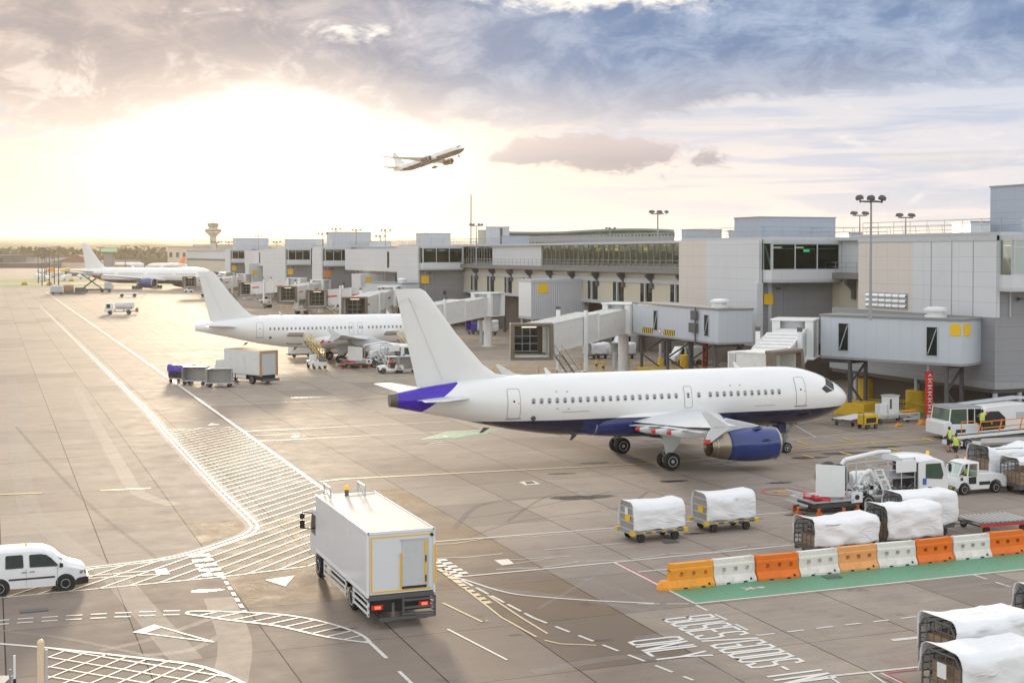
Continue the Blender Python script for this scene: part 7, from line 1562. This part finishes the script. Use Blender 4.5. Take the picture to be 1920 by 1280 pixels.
# stand clutter under the far bridges and behind the railings: individual service vehicles
def svc(lab,px,py,kind,rz=0,s=1.):
    x,y=G(px,py); t=thing('service_vehicle' if kind!='load' else 'loaded_trolley',lab,'service vehicle' if kind!='load' else 'baggage cart',(x,y,0),rz)
    if kind=='van':
        MB().prism([(0,.5),(0,1.2),(.5,1.4),(1.0,2.3),(4.3,2.3),(4.4,.5)],-.95,.95).build('body',M['white'],t,bevel=.08)
        for q in(-1,1): MB().prism([(.75,1.35),(1.15,2.1),(2.2,2.1),(2.2,1.35)],q*.96-.01,q*.96+.01).build('window',M['glass'],t)
        wheels(t,[(.9,-.85),(3.5,-.85),(.9,.85),(3.5,.85)],.36,.25)
    if kind=='load':
        MB().bb(-1.6,1.6,-.8,.8,.4,.55).build('deck',M['dgrey'],t); cover(t,-1.6,1.6,1.6,2.0*s,.7,.7,seed=px,amp=.08,slump=.2); wheels(t,[(-1,-.7),(1,-.7),(-1,.7),(1,.7)],.22,.15,'dgrey')
    if kind=='tug':
        MB().prism([(0,.4),(0,.9),(1,1.1),(1.3,2.0),(2.4,2.0),(2.5,1.1),(3.2,1.0),(3.2,.4)],-.75,.75).build('body',M['white'],t,bevel=.06); MB().prism([(1.2,1.2),(1.45,1.85),(2.3,1.85),(2.3,1.2)],-.76,-.75).build('window',M['glass'],t); wheels(t,[(.6,-.7),(2.6,-.7),(.6,.7),(2.6,.7)],.34,.24)
    return t
svc('rounded white covered trolley left of the bridge column',1118,672,'load',.3,1.1); svc('rounded white covered trolley right of the bridge column',1168,672,'load',.3,1.1)
svc('white crew-cab vehicle parked under the striped walkway',1258,684,'van',0); svc('small white service tug by the farthest wide-body',345,548,'tug'); svc('white service van under the barred-window bridge',560,560,'van'); svc('white tug beneath the second boarding bridge',600,572,'tug'); svc('small white tug under the lit-mouth bridge behind the white tail',486,568,'tug'); svc('white covered trolley in the gap left of the open-mouthed bridge',915,628,'load',.2,1.3)
t=svc('trolley with purple sheet behind the large fin',893,626,'load',.2,1.1)
for ch in t.children:
    if ch.name.startswith('cover'): ch.data.materials[0]=M['purple']
svc('yellow-topped emergency car under the walkway beside the bridge column',1152,658,'van',.2)
svc('white tug at the foot of the far bridges near the white tail',620,585,'tug'); svc('white van under the farthest bridge',400,553,'van')
# ================================================================ far field
M['farw']=mat('far_pale_wall',(.50,.45,.38),.8); M['fard']=mat('far_dark_wall',(.07,.07,.08),.7); M['farg']=mat('far_grey_wall',(.22,.22,.23),.7); M['farb']=mat('far_brown_roof',(.16,.08,.05),.8)
x,y,_=D(400,1314); t=thing('control_tower','tall pale concrete control tower with flared head rising above the far towers','control tower',(x,y,0))
MB().lathe([(3.9,0),(3.3,4),(3.2,30),(3.4,31)],(0,0,0),'z',8).build('shaft',M['farw'],t); MB().lathe([(3.4,31),(5.5,33.5),(7.8,35),(7.8,37.5),(8.0,38.2),(6.6,38.4),(6.2,38.4)],(0,0,0),'z',24).build('collar',M['farw'],t,smooth=True,ang=30); MB().lathe([(7.81,35.9),(7.86,36.9)],(0,0,0),'z',24).build('collar_band',M['dgrey'],t)
MB().lathe([(4.3,38.3),(4.5,39.4)],(0,0,0),'z',10,0,True).build('cab_base',M['farw'],t); MB().lathe([(4.4,39.4),(5.6,42.4)],(0,0,0),'z',10).build('cab_glazing',mat('tower_green_glass',(.22,.28,.15),.1,emit=(.4,.42,.2),es=.15),t); MB().lathe([(5.8,42.4),(5.9,43.2),(3.5,44),(.1,44.3)],(0,0,0),'z',10,0,True).build('cab_roof',M['farg'],t); MB().tube((0,0,44),(0,0,48),.35,8).build('mast',M['red'],t)
def fb(lab,px0,px1,py,d,mt,dep=40,name='distant_building',z0=0,extra=None):
    a=Dz(px0,py,d); b=Dz(px1,py,d); w=(b-a).length; t=thing(name,lab,'building',(a.x,a.y,0),-TH); MB().bb(0,w,0,dep,z0,a.z).build('wall',M[mt],t); MB().bb(-.5,w+.5,-.5,dep+.5,a.z,a.z+.8).build('roof',M['farg'],t)
    if extra: extra(t,w,a.z)
    return t
def win(t,w,h):
    for i in range(int(w/7)): MB().bb(i*7+2,i*7+5,-.1,0,h*.5,h*.75).build('window',M['glass'],t)
fb('dark square building at the left edge of the horizon',-30,22,479,1350,'fard',extra=win); fb('long low dark building on the left skyline',0,90,494,1340,'fard'); fb('low grey shed beside the dark square building',23,35,484,1400,'farg')
fb('long pale blue flat-roofed building on the left skyline',45,160,483,1500,'rib'); fb('grey building to the right of the wide-body fin',192,245,489,1480,'farg',extra=win)
fb('large beige hangar left of the control tower',314,400,464,1420,'farw',60,extra=win); fb('higher beige hangar part behind the control tower',362,440,460,1480,'farw',60); fb('low dark hangar annex below the control tower',368,415,488,1330,'fard')
t=thing('gabled_building','brown gabled roof building behind the row of masts','building',D(75,1380)); w=75; t.rotation_euler=(0,0,-TH); MB().prism([(0,0),(w,0),(w,5),(w*.75,7),(w*.5,13),(w*.25,7),(0,5)],0,20).build('roof',M['farb'],t); MB().bb(3,w-3,-.3,0,0,5).build('wall',M['farw'],t)
for i,(px,pt,d) in enumerate(((72,466,640),(79,466,600),(84,465.5,680),(87,465.5,720),(93,465,590),(102,464,620),(110,463,570))):
    mastpx('far left floodlight mast, number %s of the tight row counted from the left'%('one two three four five six seven'.split()[i]),px,0+476+HC*FPX/d,pt,d,3,spread=.8,r=.26,sc=1.0,grp='tight row of tall masts at far left')
for px,pt,d,lab in((188,465,800,'floodlight mast just right of the wide-body fin'),(235,462,760,'floodlight mast behind the wide-body fuselage'),(271,463,780,'floodlight mast between the wide-body and the hangar'),(407,455,560,'slim lamp mast in front of the control tower')): mastpx(lab,px,476+HC*FPX/d,pt,d,4,spread=2,r=.32,sc=1.5,grp='floodlight masts on the far apron')
rn=random.Random(11)
for i in range(16):
    px=rn.uniform(66,150); py=rn.uniform(508,526); x,y=G(px,py); k=rn.choice(['white','yellow','orange','lgrey','dgrey']); t=thing('service_vehicle','small %s service vehicle in the cluttered far stands below the masts'%{'lgrey':'grey','dgrey':'dark'}.get(k,k),'service vehicle',(x,y,0),rn.uniform(0,3),'service vehicles scattered on the far stands')
    L_=rn.uniform(4,8); MB().prism([(0,.6),(0,2),(1,2.6),(L_,2.6+rn.random()),(L_,.6)],-1.2,1.2).build('body',M[k],t,bevel=.1); wheels(t,[(1,-1.1),(L_-1,-1.1)],.5,.3)
for i in range(14):
    px=rn.uniform(240,420); py=rn.uniform(499,507); x,y=G(px,py); t=thing('parked_vehicle','small pale vehicle parked in the far field before the woodland','vehicle',(x,y,0),rn.uniform(0,3),'vehicles parked before the woodland')
    L_=rn.uniform(6,14); MB().prism([(0,.6),(0,2),(1,3.),(L_,3.),(L_,.6)],-1.5,1.5).build('body',M[rn.choice(['white','lgrey','dwhite'])],t,bevel=.1)
x,y,_=D(205,1250); t=thing('ramp_tower','small ramp control tower with green-lit windows right of the wide-body fin','control tower',(x,y,0),-TH); MB().bb(-4,4,-4,4,0,14).build('shaft',M['farg'],t); MB().bb(-7,7,-6,6,14,16).build('cab_base',M['farb'],t); MB().bb(-6,6,-5,5,16,19).build('cab_glazing',mat('ramp_green_glass',(.2,.5,.3),.2,emit=(.4,.7,.45),es=.3),t); MB().bb(-7,7,-6,6,19,19.6).build('cab_roof',M['farg'],t)
for px,py,lab in((46,534,'first small yellow airfield sign standing on the grass'),(93,534.5,'second small yellow airfield sign standing on the grass'),(134,527,'third small yellow airfield sign near the wide-body tail')):
    x,y=G(px,py); t=thing('airfield_sign',lab,'sign',(x,y,0)); MB().bb(-1.1,1.1,-.2,.2,.4,1.4).build('board',M['sign_y'],t); MB().bb(-1.3,1.3,-.1,.1,0,.4).build('legs',M['dgrey'],t)
# ================================================================ people
def person(lab,loc,rz,J,vest=True,shorts=True,sc=1.,sit=False,extra=()):
    """J: joint name -> (x,y,z); figure faces local -Y"""
    t=thing('person',lab,'person',loc,rz,'ground crew in yellow-green vests')
    rad=dict(pel=.135,wst=.13,chs=.155,nck=.06,hdb=.075,hdm=.095,hdt=.06,shL=.075,shR=.075,elL=.048,elR=.048,wrL=.032,wrR=.032,haL=.036,haR=.036,hpL=.10,hpR=.10,knL=.062,knR=.062,anL=.042,anR=.042,toL=.035,toR=.035,heL=.04,heR=.04)
    E_=[('pel','wst'),('wst','chs'),('chs','nck'),('nck','hdb'),('hdb','hdm'),('hdm','hdt'),('chs','shL'),('chs','shR'),('shL','elL'),('shR','elR'),('elL','wrL'),('elR','wrR'),('wrL','haL'),('wrR','haR'),('pel','hpL'),('pel','hpR'),('hpL','knL'),('hpR','knR'),('knL','anL'),('knR','anR'),('anL','toL'),('anR','toR'),('anL','heL'),('anR','heR')]
    J=dict(J); names=list(J); pts=[Vector(J[n]) for n in names]; R_=[rad[n] for n in names]; ed=[(names.index(a),names.index(b)) for a,b in E_]
    for s in 'LR':
        h=Vector(J['ha'+s]); w=Vector(J['wr'+s]); d=(h-w).normalized(); side=d.cross(Vector((0,1,.2))).normalized()
        hi=names.index('ha'+s)
        for k in range(5):
            q=(k-1.5)*.018; L_=(.055,.075,.08,.07,.05)[k]
            if k==4: p1=h+side*.05-d*.01; p2=p1+side*.01+d*.04
            else: p1=h+side*q+d*.04; p2=p1+d*L_*.6+Vector((0,-.02,0))
            pts += [p1,p2]; R_ += [.011,.009]; n=len(pts); ed += [(hi,n-2),(n-2,n-1)]
    me=bpy.data.meshes.new('body'); me.from_pydata([tuple(p) for p in pts],ed,[]); o=bpy.data.objects.new('body',me); COL.objects.link(o); o.parent=t
    sk=o.modifiers.new('skin','SKIN'); sk.use_smooth_shade=True
    for i,v_ in enumerate(me.skin_vertices[0].data): v_.radius=(R_[i],R_[i]*(.78 if i in(names.index('chs'),names.index('wst')) else 1))
    me.skin_vertices[0].data[names.index('pel')].use_root=True
    ss=o.modifiers.new('s','SUBSURF'); ss.levels=1; ss.render_levels=2; me.materials.append(M['skin'])
    P={n:Vector(J[n]) for n in names}
    def sleeve(mb,a,b,r0,r1,n=12): mb.tube(a,b,r0,n,0,r1)
    def ring(c,a,b,ang=0,n=18): return [(c.x+a*math.cos(2*PI*i/n),c.y+b*math.sin(2*PI*i/n),c.z) for i in range(n)]
    sh=MB(); sh.loft([ring(P['pel']+Vector((0,0,-.02)),.175,.125),ring(P['wst'],.165,.12),ring(P['chs'],.20,.135),ring(P['chs']+Vector((0,0,.13)),.19,.11),ring(P['nck']+Vector((0,0,-.03)),.07,.065)])
    for s in 'LR': sleeve(sh,P['sh'+s]+(P['chs']-P['sh'+s])*.3,P['el'+s],.075,.058); sleeve(sh,P['el'+s],P['el'+s]+(P['wr'+s]-P['el'+s])*.85,.058,.042)
    sh.build('dark_shirt',M['cloth_d'],t,smooth=True,ang=60)
    if vest:
        v=MB(); v.loft([ring(P['pel']+Vector((0,0,.02)),.195,.145),ring(P['wst'],.185,.14),ring(P['chs'],.215,.152),ring(P['chs']+Vector((0,0,.14)),.165,.125),ring(P['chs']+Vector((0,0,.19)),.10,.09)]); vo=v.build('hi_vis_vest',M['hiv'],t,smooth=True,ang=60)
        b=MB()
        for z in(P['wst'].z-.02,P['wst'].z+.12): b.loft([ring(Vector((P['wst'].x,P['wst'].y,z)),.202,.156),ring(Vector((P['wst'].x,P['wst'].y,z+.04)),.205,.158)],False)
        b.build('reflective_band',M['silver'],vo,smooth=True)
    tr=MB(); tr.loft([ring(P['pel']+Vector((0,0,-.10)),.185,.135),ring(P['pel']+Vector((0,0,.04)),.175,.13)])
    for s in 'LR':
        k=P['hp'+s]+(P['kn'+s]-P['hp'+s])*(1.0 if shorts else 1); sleeve(tr,P['hp'+s]+Vector((0,0,.06)),k,.115,.095)
        if not shorts: sleeve(tr,P['kn'+s],P['an'+s],.085,.065)
    tr.build('black_shorts' if shorts else 'black_trousers',M['cloth_d'],t,smooth=True,ang=60)
    for s in 'LR':
        bt=MB(); sleeve(bt,P['an'+s]+Vector((0,0,.09)),P['an'+s]+Vector((0,0,-.01)),.055,.055); a=P['he'+s]; b=P['to'+s]; bt.loft([[(c.x+r*math.cos(q),c.y+r*math.sin(q),z) for q in [2*PI*i/10 for i in range(10)]] for c,r,z in((a,.045,max(.02,a.z-.03)),(a,.04,a.z+.05))]); bt.bar(Vector((a.x,a.y,a.z+.0)),Vector((b.x,b.y,b.z+.0)),.09,.08); bt.build('boot',M['black'],t,smooth=True,ang=50)
    h=P['hdm']; hr=MB(); hr.lathe([(.02,.155),(.07,.13),(.098,.07),(.104,.01),(.098,-.04),(.09,-.05)],(h.x,h.y+.018,h.z),'z',16); hr.build('hair',M['hair'],t,smooth=True)
    fc=MB()
    for q in(-1,1): fc.ball((h.x+q*.033,h.y-.088,h.z+.005),.011,4)
    fc.build('eyes',M['black'],t); nf=MB(); nf.prism([(h.y-.088,h.z+.005),(h.y-.118,h.z-.035),(h.y-.088,h.z-.04)],h.x-.012,h.x+.012,'x'); 
    for q in(-1,1): nf.ball((h.x+q*.095,h.y,h.z-.01),.02,4)
    nf.build('nose_and_ears',M['skin'],t); MB().box((h.x,h.y-.089,h.z-.062),(.045,.012,.010)).build('mouth',M['red'],t)
    return t
def J0(): return dict(pel=(0,0,.95),wst=(0,0,1.10),chs=(0,0,1.33),nck=(0,0,1.50),hdb=(0,-.005,1.57),hdm=(0,-.01,1.66),hdt=(0,0,1.74),shL=(.19,0,1.42),shR=(-.19,0,1.42),elL=(.27,.03,1.15),elR=(-.27,.03,1.15),wrL=(.20,-.10,.98),wrR=(-.20,-.10,.98),haL=(.16,-.16,.95),haR=(-.16,-.16,.95),
 hpL=(.10,0,.88),hpR=(-.10,0,.88),knL=(.13,-.01,.50),knR=(-.13,-.01,.50),anL=(.16,.02,.10),anR=(-.16,.02,.10),toL=(.18,-.14,.04),toR=(-.18,-.14,.04),heL=(.16,.06,.05),heR=(-.16,.06,.05))
j=J0(); person('person in yellow-green vest and black shorts standing facing the camera, hands together',(63.3,77.8,0),.25,j,sc=1)
j=J0(); j.update(knL=(.10,-.20,.52),anL=(.12,-.30,.12),toL=(.12,-.46,.07),heL=(.12,-.26,.06),knR=(-.10,.05,.50),anR=(-.10,.32,.16),toR=(-.10,.22,.04),heR=(-.10,.40,.12),elL=(.27,.10,1.15),wrL=(.26,.02,.93),haL=(.25,-.02,.86),elR=(-.26,-.08,1.15),wrR=(-.24,-.26,1.05),haR=(-.23,-.32,1.04))
person('person in yellow-green vest walking towards the tractor, one leg behind',(61.35,74.7,0),-1.25,j)
j=J0(); j.update(elL=(.25,-.12,1.2),wrL=(.2,-.35,1.25),haL=(.18,-.42,1.27),elR=(-.25,-.12,1.2),wrR=(-.2,-.35,1.2),haR=(-.18,-.42,1.2))
person('person in vest and black trousers standing at the open cab door of the loader vehicle',(69.4,81.6,.55),2.9,j,shorts=False)
st=thing('boarding_step','small grey step below the loader cab door','step',(69.4,81.6,0)); MB().bb(-.5,.5,-.35,.6,.44,.53).build('tread',M['grey'],st); MB().bb(-.45,.45,-.3,.5,0,.44).build('support',M['dgrey'],st)
j=J0(); j.update({k:(v[0],v[1],v[2]) for k,v in j.items()}); j.update(knL=(.12,-.42,.90),anL=(.12,-.50,.50),toL=(.12,-.64,.45),heL=(.12,-.46,.44),knR=(-.12,-.42,.90),anR=(-.12,-.50,.50),toR=(-.12,-.64,.45),heR=(-.12,-.46,.44),elL=(.25,-.16,1.18),wrL=(.15,-.38,1.2),haL=(.12,-.44,1.22),elR=(-.25,-.16,1.18),wrR=(-.15,-.38,1.2),haR=(-.12,-.44,1.22))
person('person in yellow-green vest sitting in the cab of the white baggage tractor',(53.42,64.05,-.12),-PI/2,j,shorts=False)
